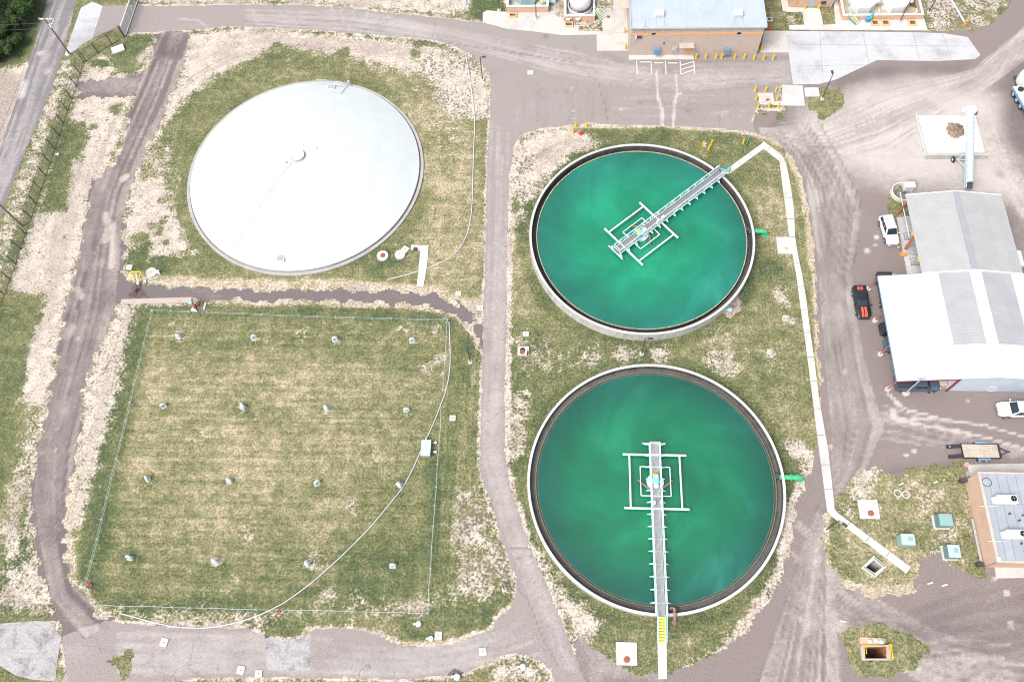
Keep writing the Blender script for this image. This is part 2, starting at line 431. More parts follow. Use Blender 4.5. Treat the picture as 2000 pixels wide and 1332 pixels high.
# ------------------------------------------------------------------ mesh building
class MB:
    def __init__(s):
        s.v = []; s.f = []
    def add(s, vs, fs):
        o = len(s.v)
        s.v.extend(tuple(map(float, p)) for p in vs)
        s.f.extend(tuple(i + o for i in f) for f in fs)
        return s
    def box(s, x0, x1, y0, y1, z0, z1):
        return s.add([(x0, y0, z0), (x1, y0, z0), (x1, y1, z0), (x0, y1, z0), (x0, y0, z1), (x1, y0, z1), (x1, y1, z1), (x0, y1, z1)],
                     [(3, 2, 1, 0), (4, 5, 6, 7), (0, 1, 5, 4), (1, 2, 6, 5), (2, 3, 7, 6), (3, 0, 4, 7)])
    def cbox(s, c, sx, sy, sz, rz=0.0):
        ca, sa = math.cos(rz), math.sin(rz)
        vs = []
        for z in (0, sz):
            for dx, dy in ((-1, -1), (1, -1), (1, 1), (-1, 1)):
                x, y = dx * sx / 2, dy * sy / 2
                vs.append((c[0] + ca * x - sa * y, c[1] + sa * x + ca * y, c[2] + z))
        return s.add(vs, [(3, 2, 1, 0), (4, 5, 6, 7), (0, 1, 5, 4), (1, 2, 6, 5), (2, 3, 7, 6), (3, 0, 4, 7)])
    def prism(s, poly, z0, z1):
        a = sum(poly[i][0] * poly[(i + 1) % len(poly)][1] - poly[(i + 1) % len(poly)][0] * poly[i][1] for i in range(len(poly)))
        if a < 0:
            poly = poly[::-1]
        n = len(poly)
        vs = [(x, y, z0) for x, y in poly] + [(x, y, z1) for x, y in poly]
        fs = [tuple(range(n - 1, -1, -1)), tuple(range(n, 2 * n))] + [(i, (i + 1) % n, n + (i + 1) % n, n + i) for i in range(n)]
        return s.add(vs, fs)
    def bar(s, p, q, w, h=None):
        h = w if h is None else h
        p, q = Vector(p), Vector(q)
        d = (q - p)
        if d.length < 1e-6:
            return s
        d.normalize()
        side = Vector((0, 0, 1)).cross(d)
        if side.length < 1e-3:
            side = Vector((1, 0, 0))
        side.normalize()
        u = d.cross(side)
        vs = []
        for e in (p, q):
            for a, b in ((-1, -1), (1, -1), (1, 1), (-1, 1)):
                vs.append(e + side * (a * w / 2) + u * (b * h / 2))
        return s.add(vs, [(3, 2, 1, 0), (4, 5, 6, 7), (0, 1, 5, 4), (1, 2, 6, 5), (2, 3, 7, 6), (3, 0, 4, 7)])
    def tube(s, pts, r, n=8, cap=True):
        pts = [Vector(p) for p in pts]
        rs = r if isinstance(r, (list, tuple)) else [r] * len(pts)
        vs = []
        prev = None
        for i, p in enumerate(pts):
            d = (pts[min(i + 1, len(pts) - 1)] - pts[max(i - 1, 0)])
            d.normalize()
            if prev is None:
                a = Vector((0, 0, 1)).cross(d)
                if a.length < 1e-3:
                    a = Vector((1, 0, 0))
            else:
                a = prev - d * prev.dot(d)
            a.normalize(); prev = a
            b = d.cross(a)
            for k in range(n):
                t = 2 * PI * k / n
                vs.append(p + (a * math.cos(t) + b * math.sin(t)) * rs[i])
        fs = []
        for i in range(len(pts) - 1):
            for k in range(n):
                fs.append((i * n + k, i * n + (k + 1) % n, (i + 1) * n + (k + 1) % n, (i + 1) * n + k))
        if cap:
            fs.append(tuple(range(n - 1, -1, -1)))
            fs.append(tuple((len(pts) - 1) * n + k for k in range(n)))
        return s.add(vs, fs)
    def lathe(s, c, prof, n=24, a0=0.0, a1=2 * PI):
        full = abs(a1 - a0 - 2 * PI) < 1e-6
        m = n if full else n + 1
        vs = []
        for k in range(m):
            t = a0 + (a1 - a0) * k / n
            for r, z in prof:
                vs.append((c[0] + r * math.cos(t), c[1] + r * math.sin(t), c[2] + z))
        L = len(prof)
        fs = []
        for k in range(n):
            k2 = (k + 1) % m
            for j in range(L - 1):
                fs.append((k * L + j, k2 * L + j, k2 * L + j + 1, k * L + j + 1))
        return s.add(vs, fs)
    def disc(s, c, r, n=32):
        return s.add([(c[0] + r * math.cos(2 * PI * k / n), c[1] + r * math.sin(2 * PI * k / n), c[2]) for k in range(n)], [tuple(range(n))])

MW = {}
def build(name, mb, mat, parent=None, label=None, cat=None, group=None, kind=None, smooth=False, world=True, bevel=0.0, sub=0):
    vs = mb.v
    me = bpy.data.meshes.new(name)
    loc = Vector((0, 0, 0))
    if parent is not None:
        if world:
            inv = MW[parent.name].inverted()
            vs = [inv @ Vector(p) for p in vs]
    elif world:
        xs = [p[0] for p in vs]; ys = [p[1] for p in vs]; zs = [p[2] for p in vs]
        loc = Vector(((min(xs) + max(xs)) / 2, (min(ys) + max(ys)) / 2, min(zs)))
        vs = [Vector(p) - loc for p in vs]
    me.from_pydata([tuple(p) for p in vs], [], mb.f)
    me.validate()
    me.update()
    if mat:
        me.materials.append(mat)
    if smooth:
        for p in me.polygons:
            p.use_smooth = True
        try:
            me.set_sharp_from_angle(angle=R(40))
        except Exception:
            pass
    o = bpy.data.objects.new(name, me)
    COL.objects.link(o)
    if parent is not None:
        o.parent = parent
        MW[o.name] = MW[parent.name].copy() if world else MW[parent.name].copy()
    else:
        o.location = loc
        MW[o.name] = Matrix.Translation(loc)
    if bevel:
        md = o.modifiers.new('bevel', 'BEVEL'); md.width = bevel; md.segments = 2; md.limit_method = 'ANGLE'
    if sub:
        md = o.modifiers.new('sub', 'SUBSURF'); md.levels = sub; md.render_levels = sub
    tag(o, label, cat, group, kind)
    return o

def tag(o, label=None, cat=None, group=None, kind=None):
    if label: o['label'] = label
    if cat: o['category'] = cat
    if group: o['group'] = group
    if kind: o['kind'] = kind
    return o

def thing(name, label, cat, loc=(0, 0, 0), rz=0.0, group=None):
    o = bpy.data.objects.new(name, None)
    COL.objects.link(o)
    o.location = loc; o.rotation_euler = (0, 0, rz)
    o.empty_display_size = 0.3
    MW[o.name] = Matrix.Translation(Vector(loc)) @ Matrix.Rotation(rz, 4, 'Z')
    return tag(o, label, cat, group)

def dup(root, loc, rz=0.0, label=None, group=None):
    r = root.copy(); COL.objects.link(r)
    r.location = loc; r.rotation_euler = (0, 0, rz)
    if label: r['label'] = label
    if group: r['group'] = group
    MW[r.name] = Matrix.Translation(Vector(loc)) @ Matrix.Rotation(rz, 4, 'Z')
    def rec(a, b):
        for ch in [x for x in bpy.data.objects if x.parent == a]:
            c = ch.copy(); COL.objects.link(c); c.parent = b
            rec(ch, c)
    rec(root, r)
    return r

# ------------------------------------------------------------------ painted ground sheets
def sdf(poly, X, Y):
    """signed distance (positive inside) and nearest boundary point"""
    P = np.array(poly, float)
    d2 = np.full(X.shape, 1e18); nx = np.zeros(X.shape); ny = np.zeros(X.shape)
    ins = np.zeros(X.shape, bool)
    n = len(P)
    for i in range(n):
        ax, ay = P[i]; bx, by = P[(i + 1) % n]
        ex, ey = bx - ax, by - ay
        L = ex * ex + ey * ey + 1e-12
        t = np.clip(((X - ax) * ex + (Y - ay) * ey) / L, 0, 1)
        qx, qy = ax + t * ex, ay + t * ey
        dd = (X - qx) ** 2 + (Y - qy) ** 2
        m = dd < d2
        d2 = np.where(m, dd, d2); nx = np.where(m, qx, nx); ny = np.where(m, qy, ny)
        cr = ((ay > Y) != (by > Y)) & (X < (bx - ax) * (Y - ay) / (by - ay + 1e-30) + ax)
        ins ^= cr
    return np.where(ins, 1, -1) * np.sqrt(d2), nx, ny

def line_dist(pts, X, Y):
    P = np.array(pts, float)
    d2 = np.full(X.shape, 1e18)
    for i in range(len(P) - 1):
        ax, ay = P[i]; bx, by = P[i + 1]
        ex, ey = bx - ax, by - ay
        t = np.clip(((X - ax) * ex + (Y - ay) * ey) / (ex * ex + ey * ey + 1e-12), 0, 1)
        d2 = np.minimum(d2, (X - ax - t * ex) ** 2 + (Y - ay - t * ey) ** 2)
    return np.sqrt(d2)

def sstep(x):
    x = np.clip(x, 0, 1)
    return x * x * (3 - 2 * x)

PAINT = []   # (channel, kind, points, value, feather/width, mode)
def poly_paint(ch, pts, val, feather=1.2, mode='max'):
    PAINT.append((ch, 'poly', GP(pts), val, feather, mode))
def line_paint(ch, pts, val, width, mode='max', feather=None):
    PAINT.append((ch, 'line', GP(pts), val, width, mode))
def spot(ch, px, py, r, val, mode='max'):
    PAINT.append((ch, 'line', [G(px - .5, py), G(px + .5, py)], val, r * 2, mode))

def evaluate(X, Y, chans):
    out = {c: np.zeros(X.shape) for c in chans}
    for ch, kd, pts, val, w, mode in PAINT:
        if ch not in out:
            continue
        xs = [p[0] for p in pts]; ys = [p[1] for p in pts]
        m = (X > min(xs) - w - 1) & (X < max(xs) + w + 1) & (Y > min(ys) - w - 1) & (Y < max(ys) + w + 1)
        if not m.any():
            continue
        x, y = X[m], Y[m]
        if kd == 'poly':
            d, _, _ = sdf(pts, x, y)
            k = sstep(d / w + 0.5)
        else:
            k = sstep(1.5 - line_dist(pts, x, y) / (w / 2))
        cur = out[ch][m]
        if mode == 'max':
            out[ch][m] = np.maximum(cur, k * val)
        elif mode == 'add':
            out[ch][m] = cur + k * val
        else:                      # 'set'
            out[ch][m] = cur * (1 - k) + k * val
    return out

def grid_mesh(name, xs, ys, z, mat, chans, poly=None, holes=(), label=None, jag=0.0, jagscale=1.0, kind='structure'):
    X, Y = np.meshgrid(xs, ys, indexing='xy')
    X = X.astype(float); Y = Y.astype(float)
    sp = min(np.diff(xs).min(), np.diff(ys).min())
    cx = (X[:-1, :-1] + X[1:, 1:]) / 2; cy = (Y[:-1, :-1] + Y[1:, 1:]) / 2
    keep = np.ones(cx.shape, bool)
    polys = ([(poly, 1)] if poly is not None else []) + [(h, -1) for h in holes]
    for pl, sg in polys:
        px_ = [p[0] for p in pl]; py_ = [p[1] for p in pl]
        m = (X > min(px_) - 1) & (X < max(px_) + 1) & (Y > min(py_) - 1) & (Y < max(py_) + 1)
        d = np.full(X.shape, -9.0)
        x, y = X[m], Y[m]
        dd, nx, ny = sdf(pl, x, y)
        if jag and sg == 1:
            j = jag * (np.sin(x * 1.9 * jagscale + 1.3 * np.sin(y * 1.1)) + np.sin(y * 2.3 * jagscale + 1.7 * np.sin(x * 0.9)) + 1.4 * (rng.random(x.shape) - 0.5)) / 2
        else:
            j = 0
        ddj = dd + j
        near = np.abs(ddj) < sp * 0.55
        sg_d = np.where(np.abs(dd) < 1e-6, 1e-6, dd)
        ox = (nx - x) / sg_d; oy = (ny - y) / sg_d
        X[m] = np.where(near, x + ox * ddj, x); Y[m] = np.where(near, y + oy * ddj, y)
        d[m] = np.where(near, 0.0, ddj)
        c4 = (d[:-1, :-1], d[1:, :-1], d[:-1, 1:], d[1:, 1:])
        mn = np.minimum.reduce(c4); mx = np.maximum.reduce(c4)
        keep &= ((mn >= 0) & (mx > 0)) if sg == 1 else ~(mx > 0)
    ny_, nx_ = X.shape
    idx = np.arange(nx_ * ny_).reshape(ny_, nx_)
    jj, ii = np.nonzero(keep)
    quads = np.stack([idx[jj, ii], idx[jj, ii + 1], idx[jj + 1, ii + 1], idx[jj + 1, ii]], 1)
    used, inv = np.unique(quads.ravel(), return_inverse=True)
    quads = inv.reshape(-1, 4)
    vx, vy = X.ravel()[used], Y.ravel()[used]
    loc = ((vx.min() + vx.max()) / 2, (vy.min() + vy.max()) / 2)
    co = np.stack([vx - loc[0], vy - loc[1], np.zeros_like(vx)], 1).astype(np.float32)
    me = bpy.data.meshes.new(name)
    me.vertices.add(len(co)); me.vertices.foreach_set('co', co.ravel())
    me.loops.add(quads.size); me.loops.foreach_set('vertex_index', quads.ravel().astype(np.int32))
    me.polygons.add(len(quads))
    me.polygons.foreach_set('loop_start', np.arange(0, quads.size, 4, dtype=np.int32))
    me.polygons.foreach_set('loop_total', np.full(len(quads), 4, dtype=np.int32))
    me.update(calc_edges=True)
    ev = evaluate(vx, vy, chans)
    for c in chans:
        a = me.attributes.new(c, 'FLOAT', 'POINT')
        a.data.foreach_set('value', np.clip(ev[c], -1, 2).astype(np.float32))
    me.materials.append(mat)
    o = bpy.data.objects.new(name, me)
    COL.objects.link(o)
    o.location = (loc[0], loc[1], z)
    tag(o, label, None, None, kind)
    if kind == 'structure' and label: o['label'] = label
    return o

def sheet(name, poly, z, mat, chans, sp=0.3, holes=(), label=None, jag=0.0):
    xs = [p[0] for p in poly]; ys = [p[1] for p in poly]
    gx = np.arange(min(xs) - sp, max(xs) + 2 * sp, sp); gy = np.arange(min(ys) - sp, max(ys) + 2 * sp, sp)
    return grid_mesh(name, gx, gy, z, mat, chans, poly, holes, label, jag)

# ================================================================== SETTING
CA = (12.159, 61.885)      # upper clarifier centre
CB = (12.633, 26.687)      # lower clarifier centre
CD = (-37.411, 73.396)     # domed tank centre
RD = 17.85
PIT1 = [(1683, 1107.5), (1706.8, 1084.7), (1731.8, 1106.6), (1709.6, 1127.5)]
PIT2 = [(1681, 1260), (1737, 1258.5), (1739, 1289), (1684, 1289)]

def shrink(poly, d):
    cx = sum(p[0] for p in poly) / len(poly); cy = sum(p[1] for p in poly) / len(poly)
    out = []
    for x, y in poly:
        L = math.hypot(x - cx, y - cy)
        k = (L - d * 1.414) / L
        out.append((cx + (x - cx) * k, cy + (y - cy) * k))
    return out
PITW1 = GP(PIT1, 0.3); PITW2 = GP(PIT2, 0.35)
HOLE1 = shrink(PITW1, 0.12); HOLE2 = shrink(PITW2, 0.12)
IN1 = shrink(PITW1, 0.34); IN2 = shrink(PITW2, 0.30)

# ---- bare dirt
poly_paint('bare', [(165, 125), (200, 105), (225, 120), (215, 160), (262, 155), (258, 200), (240, 250), (222, 300), (205, 345), (185, 365), (170, 430), (152, 520), (130, 600), (112, 700), (95, 790), (60, 800), (40, 780), (55, 660), (50, 600), (20, 560), (35, 500), (62, 430), (85, 370), (115, 290), (140, 210)], .92, 2.4)
poly_paint('bare', [(260, 85), (300, 68), (303, 95), (275, 130), (258, 118)], .75, 2.28)
poly_paint('bare', [(0, 1020), (30, 1000), (50, 1040), (40, 1100), (80, 1180), (30, 1190), (0, 1190)], .75, 3.8)
poly_paint('bare', [(365, 66), (480, 58), (470, 90), (400, 130), (352, 160)], 1.0, 2)
poly_paint('bare', [(78, 790), (66, 880), (58, 940), (30, 1010), (10, 1000), (30, 900), (60, 800)], .7, 3.8)
poly_paint('bare', [(40, 1080), (85, 1110), (105, 1180), (80, 1195), (35, 1190), (25, 1130)], .8, 3.8)
poly_paint('bare', [(395, 60), (480, 54), (640, 64), (800, 80), (915, 108), (958, 150), (957, 232), (925, 235), (880, 235), (850, 200), (845, 170), (820, 150), (700, 120), (560, 92), (500, 112), (420, 150), (370, 190), (335, 230), (310, 270), (290, 290), (262, 345), (290, 280), (315, 235), (325, 190), (350, 150), (368, 95)], .95, 3.8)
poly_paint('bare', [(800, 200), (860, 225), (925, 235), (925, 280), (880, 300), (850, 260), (810, 230)], .55, 7.6)
poly_paint('bare', [(262, 350), (320, 340), (335, 400), (365, 470), (380, 495), (330, 500), (300, 508), (255, 510), (243, 490), (240, 440)], .95, 3.5)
poly_paint('bare', [(275, 300), (335, 250), (345, 300), (350, 350), (335, 400), (280, 400)], .5, 5.7)
poly_paint('bare', [(248, 590), (264, 600), (255, 640), (242, 700), (232, 760), (215, 830), (195, 900), (180, 960), (165, 1010), (150, 1040), (133, 1060), (130, 1000), (140, 950), (152, 860), (160, 780), (175, 720), (190, 680), (210, 640), (222, 600)], .95, 3.04)
poly_paint('bare', [(205, 1190), (330, 1194), (540, 1196), (640, 1192), (760, 1202), (830, 1197), (850, 1185), (900, 1175), (975, 1170), (985, 1130), (975, 1080), (960, 1010), (945, 960), (895, 955), (885, 1000), (885, 1080), (890, 1140), (850, 1160), (800, 1172), (700, 1182), (620, 1180), (560, 1202), (510, 1228), (400, 1222), (280, 1212)], .72, 4.18)
poly_paint('bare', [(895, 960), (950, 960), (970, 1020), (985, 1080), (1000, 1130), (990, 1150), (930, 1165), (900, 1140), (890, 1060)], .95, 5.7)
poly_paint('bare', [(1005, 275), (1050, 254), (1110, 246), (1145, 262), (1180, 278), (1120, 305), (1075, 340), (1045, 385), (1020, 400), (1000, 380), (998, 300)], 1.0, 3.8)
poly_paint('bare', [(998, 380), (1040, 390), (1038, 430), (1010, 460), (994, 500), (992, 420)], .6, 5.7)
line_paint('bare', [(1000, 300), (992, 400), (990, 660), (988, 760), (985, 880), (995, 960), (1020, 1020)], .85, 1.5)
line_paint('bare', [(1020, 780), (1005, 830), (1003, 880)], .6, 3)
poly_paint('bare', [(1015, 1030), (1042, 1060), (1075, 1110), (1110, 1155), (1160, 1190), (1185, 1215), (1160, 1250), (1130, 1260), (1100, 1215), (1072, 1150), (1040, 1080)], .92, 3.8)
poly_paint('bare', [(1203, 668), (1235, 670), (1245, 700), (1215, 712), (1195, 695)], .85, 3.04)
spot('bare', 1287, 697, 1.3, .75); spot('bare', 1150, 695, 1.8, .55); spot('bare', 1405, 705, 2.2, .6); spot('bare', 1425, 718, 1.5, .6)
poly_paint('bare', [(1512, 560), (1530, 555), (1545, 600), (1530, 605), (1515, 580)], .8, 2.28)
spot('bare', 1540, 625, 1.0, .7); spot('bare', 1502, 690, .9, .7)
line_paint('bare', [(1548, 870), (1575, 892), (1580, 930), (1562, 975), (1550, 1010), (1535, 1100), (1505, 1160), (1470, 1215), (1430, 1262)], .80, 2.4)
poly_paint('bare', [(1330, 1300), (1400, 1262), (1470, 1215), (1500, 1190), (1480, 1260), (1400, 1310), (1320, 1332)], .7, 3.8)
poly_paint('bare', [(280, -40), (930, -40), (930, 22), (870, 34), (760, 24), (680, 14), (480, 8), (330, 11), (260, 12)], .85, 3.8)
poly_paint('bare', [(900, -40), (1230, -40), (1230, 60), (980, 60), (940, 30)], .7, 3.8)
poly_paint('bare', [(1810, -60), (2010, -60), (1975, 0), (1930, 45), (1880, 60), (1815, 62), (1808, 30)], .85, 3.8)
poly_paint('bare', [(1535, 20), (1570, 25), (1570, 52), (1530, 52)], .5, 2.85)
poly_paint('bare', [(965, 1290), (1010, 1280), (1050, 1295), (1075, 1335), (960, 1340)], .75, 2.85)
poly_paint('bare', [(-60, 480), (0, 440), (18, 390), (60, 270), (90, 190), (115, 125), (140, 110), (150, 150), (100, 260), (50, 410), (0, 580), (-60, 640)], .60, 2.0)
poly_paint('bare', [(-60, 130), (30, 130), (75, 110), (110, 20), (140, 0), (100, 90), (60, 200), (0, 330), (-60, 400)], .95, 3)
line_paint('bare', [(400, 78), (408, 95), (403, 108)], .0, 1)
# NE gravelly island by the switch cabinets
poly_paint('bare', [(1680, 905), (1715, 915), (1700, 960), (1670, 985), (1660, 1015), (1650, 1000), (1665, 960), (1670, 920)], 1.0, 3.8)
poly_paint('bare', [(1740, 940), (1840, 930), (1890, 1000), (1900, 1090), (1850, 1120), (1790, 1110), (1800, 1050), (1790, 990), (1740, 985)], .45, 5.7)
# yard-side straw border of the walkway
for pts, w in (([(1545, 305), (1568, 350), (1578, 400), (1586, 460), (1590, 520)], 1.7),
               ([(1592, 540), (1597, 620), (1602, 700), (1612, 790)], 1.0),
               ([(1455, 258), (1475, 264), (1495, 266), (1530, 285)], .9),
               ([(1110, 247), (1200, 246), (1300, 248), (1400, 253), (1455, 259)], .8),
               ([(150, 860), (138, 960), (128, 1040), (140, 1130), (165, 1170), (195, 1198)], 1.6),
               ([(430, 590), (600, 590), (800, 596), (870, 607), (908, 625), (940, 670)], 1.2),
               ([(250, 540), (420, 556), (640, 555), (860, 570), (930, 600)], 1.8),
               ([(1600, 905), (1612, 1010), (1608, 1080), (1640, 1135), (1700, 1160), (1780, 1150)], 1.2),
               ([(600, 1228), (700, 1233), (790, 1258), (880, 1256), (960, 1230), (1000, 1180)], .8)):
    line_paint('dry', pts, .9, w)
    line_paint('bare', pts, .52, w)
# ---- lush / dry modulation
poly_paint('lush', [(125, 240), (165, 240), (175, 270), (140, 330), (130, 410), (80, 415), (95, 350), (110, 290)], .55, 1.6)
poly_paint('lush', [(225, 100), (245, 72), (290, 66), (300, 90), (262, 118), (265, 150), (240, 150)], .5, 1.5)
poly_paint('lush', [(175, 118), (212, 118), (212, 130), (178, 132)], .7, 1)
poly_paint('bare', [(175, 118), (212, 118), (212, 130), (178, 132)], 0, 1, 'set')
poly_paint('bare', [(125, 240), (165, 240), (175, 270), (140, 330), (130, 410), (80, 415), (95, 350), (110, 290)], 0.05, 1.6, 'set')
poly_paint('bare', [(225, 95), (245, 72), (290, 66), (290, 90), (262, 118), (265, 150), (240, 150)], 0.05, 1.5, 'set')
poly_paint('lush', [(40, 570), (90, 575), (85, 630), (50, 740), (20, 900), (0, 1000), (-40, 1000), (-40, 640)], .35, 2)
poly_paint('bare', [(40, 570), (90, 575), (80, 620), (45, 700), (0, 760), (0, 640)], 0, 2, 'set')
line_paint('lush', [(60, 1010), (58, 1060), (20, 1120), (0, 1150)], .6, 3)
poly_paint('lush', [(0, 1170), (35, 1180), (80, 1200), (20, 1215), (0, 1240)], .6, 1)
line_paint('lush', [(272, 615), (262, 680), (240, 760), (222, 880), (205, 980), (190, 1060), (165, 1140), (190, 1180)], .75, 3.6)
line_paint('lush', [(300, 600), (420, 604), (600, 606), (780, 612), (880, 622), (905, 660), (900, 760)], .55, 2.6)
line_paint('lush', [(200, 1178), (400, 1182), (560, 1180)], .55, 2)
poly_paint('lush', [(700, 1065), (790, 1045), (835, 1060), (830, 1150), (760, 1175), (690, 1180), (640, 1160), (600, 1165)], .62, 4)
poly_paint('lush', [(835, 880), (885, 880), (880, 960), (868, 1060), (870, 1130), (835, 1135)], .7, 2.5)
poly_paint('lush', [(820, 1180), (990, 1165), (990, 1195), (900, 1240), (840, 1255), (780, 1240), (770, 1205)], .45, 2)
poly_paint('lush', [(480, 1215), (560, 1200), (610, 1215), (560, 1250), (530, 1235)], .6, 1.5)
poly_paint('lush', [(925, 232), (957, 235), (955, 340), (925, 340)], .35, 2)
spot('lush', 945, 615, 1.5, .8); spot('lush', 730, 510, 3, .5); spot('lush', 1052, 670, 2, .5)
poly_paint('lush', [(995, 640), (1090, 640), (1180, 680), (1150, 750), (1080, 800), (1000, 800)], .25, 5)
spot('lush', 1040, 690, 2.2, .6); spot('lush', 1010, 745, 2.5, .6); spot('lush', 1160, 740, 4, .45)
poly_paint('lush', [(1150, 258), (1450, 258), (1485, 275), (1430, 320), (1350, 290), (1250, 280), (1150, 280)], .38, 2)
spot('lush', 1310, 255, 2, .7); spot('lush', 1490, 520, 2.5, .6)
poly_paint('lush', [(1565, 1060), (1530, 1120), (1480, 1170), (1450, 1170), (1520, 1070), (1535, 1000)], .35, 2)
poly_paint('lush', [(1320, 1205), (1370, 1210), (1350, 1240), (1310, 1250)], .8, 2)
poly_paint('lush', [(1600, 1040), (1625, 1090), (1680, 1150), (1640, 1140), (1605, 1090)], .7, 2)
poly_paint('lush', [(350, 160), (430, 140), (520, 110), (560, 110), (470, 150), (400, 200), (350, 250), (330, 330), (320, 300)], .35, 3)
spot('lush', 260, 510, 3, .6); spot('lush', 300, 525, 3, .6)
spot('bare', 260, 510, 2, .0, 'set'); spot('bare', 300, 530, 2, .0, 'set')
poly_paint('lush', [(920, -40), (985, -40), (985, 25), (945, 45), (918, 30)], .9, 1)
poly_paint('bare', [(920, -40), (985, -40), (985, 25), (945, 45), (918, 30)], .0, 1, 'set')
for ctr, r0, a in ((CA, 16.6, .6), (CB, 16.6, .45), (CD, 19.0, .12)):
    PAINT.append(('lush', 'line', [(ctr[0] + r0 * math.cos(t), ctr[1] + r0 * math.sin(t)) for t in np.linspace(0, 2 * PI, 50)], a, 1.6, 'max'))
poly_paint('lush', [(-60, -40), (100, -40), (80, 40), (60, 90), (38, 118), (0, 135), (-60, 150)], 1.3, 1.5)
poly_paint('bare', [(-60, -40), (95, -40), (78, 40), (60, 90), (38, 118), (0, 132), (-60, 150)], 0, 1.0, 'set')
# the mown reservoir field, olive to straw
poly_paint('dry', [(300, 700), (560, 700), (780, 740), (760, 900), (600, 1000), (420, 1080), (260, 1040), (240, 900)], .30, 9)
poly_paint('dry', [(1090, 590), (1590, 560), (1590, 860), (1540, 850), (1400, 700), (1200, 690)], .04, 6)
poly_paint('dry', [(1430, 370), (1540, 340), (1560, 520), (1480, 500), (1440, 400)], .32, 3)
poly_paint('dry', [(720, 120), (940, 240), (940, 540), (800, 560), (830, 400), (800, 230)], .4, 5)
poly_paint('dry', [(420, 540), (640, 545), (860, 560), (930, 590), (930, 470), (860, 470), (760, 520), (600, 545), (450, 510)], .3, 4)
poly_paint('dry', [(1620, 930), (1900, 930), (1900, 1140), (1640, 1140)], .3, 3)
poly_paint('dry', [(1000, 460), (1040, 480), (1060, 600), (1000, 660)], .35, 3)
for i in range(26):      # bare wear spots over the lawns
    px_, py_ = rng.uniform(300, 930), rng.uniform(620, 1170)
    spot('bare', px_, py_, rng.uniform(.5, 2.2), rng.uniform(.15, .38))
for i in range(22):
    px_, py_ = rng.uniform(1000, 1580), rng.uniform(660, 720)
    spot('bare', px_, py_, rng.uniform(.6, 2.6), rng.uniform(.2, .42))
for px_, py_ in ((590, 655), (790, 642), (845, 640), (860, 700), (835, 720), (610, 1096), (625, 1090), (480, 1040), (640, 1170), (700, 1165), (740, 835), (690, 990)):
    spot('bare', px_, py_, 1.2, .48)
for gx_, gy_ in ((1, 0),):
    pass
# mowing direction: along y beside the road and round the field
poly_paint('mowy', [(865, 640), (950, 640), (950, 900), (945, 960), (850, 1170), (820, 1170), (840, 950)], 1, 2)
poly_paint('mowy', [(985, 640), (1060, 640), (1030, 1000), (985, 900)], 1, 3)
poly_paint('mowy', [(1540, 300), (1600, 560), (1600, 900), (1500, 700), (1470, 400)], 1, 3)
poly_paint('mowy', [(50, 200), (420, 80), (250, 600), (0, 1200), (-60, 900)], 1, 3)
poly_paint('mowy', [(170, 600), (270, 600), (170, 1150), (120, 1150)], 1, 2)
# speckle of weeds
poly_paint('mow', [(300, 620), (860, 640), (850, 800), (820, 950), (760, 1060), (640, 1170), (200, 1180), (210, 1000), (260, 760)], .5, 4)
poly_paint('mow', [(865, 640), (950, 640), (950, 900), (945, 960), (850, 1170), (820, 1170), (840, 950)], .7, 3)
poly_paint('speck', [(800, 110), (930, 110), (950, 240), (830, 230)], 1, 3)
poly_paint('speck', [(885, 950), (1000, 950), (1010, 1150), (900, 1160)], 1, 3)
poly_paint('speck', [(1000, 300), (1050, 300), (1040, 420), (990, 420)], 1.2, 3)
poly_paint('speck', [(150, 600), (260, 600), (200, 900), (130, 1000)], .6, 3)
poly_paint('speck', [(1810, 0), (1990, 0), (1880, 62), (1810, 62)], 1.1, 3)
poly_paint('speck', [(1020, 1040), (1180, 1200), (1160, 1240), (1060, 1130)], .7, 2)

def flow(a, b, n, w, ch, val, wob=0.25, jitter=0.04):
    """bundle of wheel lines between two survey lines that run the same way"""
    A = np.array(GP(a)); B = np.array(GP(b))
    def resamp(P, k=16):
        s = np.r_[0, np.cumsum(np.hypot(*np.diff(P, axis=0).T))]
        t = np.linspace(0, s[-1], k)
        return np.c_[np.interp(t, s, P[:, 0]), np.interp(t, s, P[:, 1])]
    A, B = resamp(A), resamp(B)
    for i in range(n):
        k = rng.random()
        dk = rng.uniform(-jitter, jitter)
        lo, hi = sorted(rng.choice(16, 2, replace=False))
        if hi - lo < 4: lo, hi = max(0, lo - 4), min(15, hi + 4)
        T = np.linspace(0, 1, 16)
        kk = np.clip(k + dk * np.sin(T * 5 + rng.uniform(0, 6)), 0, 1)
        P = A * (1 - kk[:, None]) + B * kk[:, None]
        P = P[lo:hi + 1]
        P = P + rng.normal(0, wob * .2, P.shape)
        v_ = val * rng.uniform(.45, 1.1); ww = w * rng.uniform(.7, 1.6)
        PAINT.append((ch, 'line', [tuple(q) for q in P], v_, ww, 'max'))

for vx_, vy_ in ((350, 659), (497, 661), (655, 664), (806, 667), (321, 793), (475, 795), (638, 798), (794, 801), (290, 937), (449, 940), (620, 944), (780, 947), (255, 1090), (422, 1096), (601, 1102), (768, 1105)):
    spot('lush', vx_, vy_ + 6, rng.uniform(.8, 1.4), rng.uniform(.2, .6)); spot('bare', vx_ + rng.uniform(-3, 5), vy_ + 2, rng.uniform(.35, .8), rng.uniform(.4, .75))
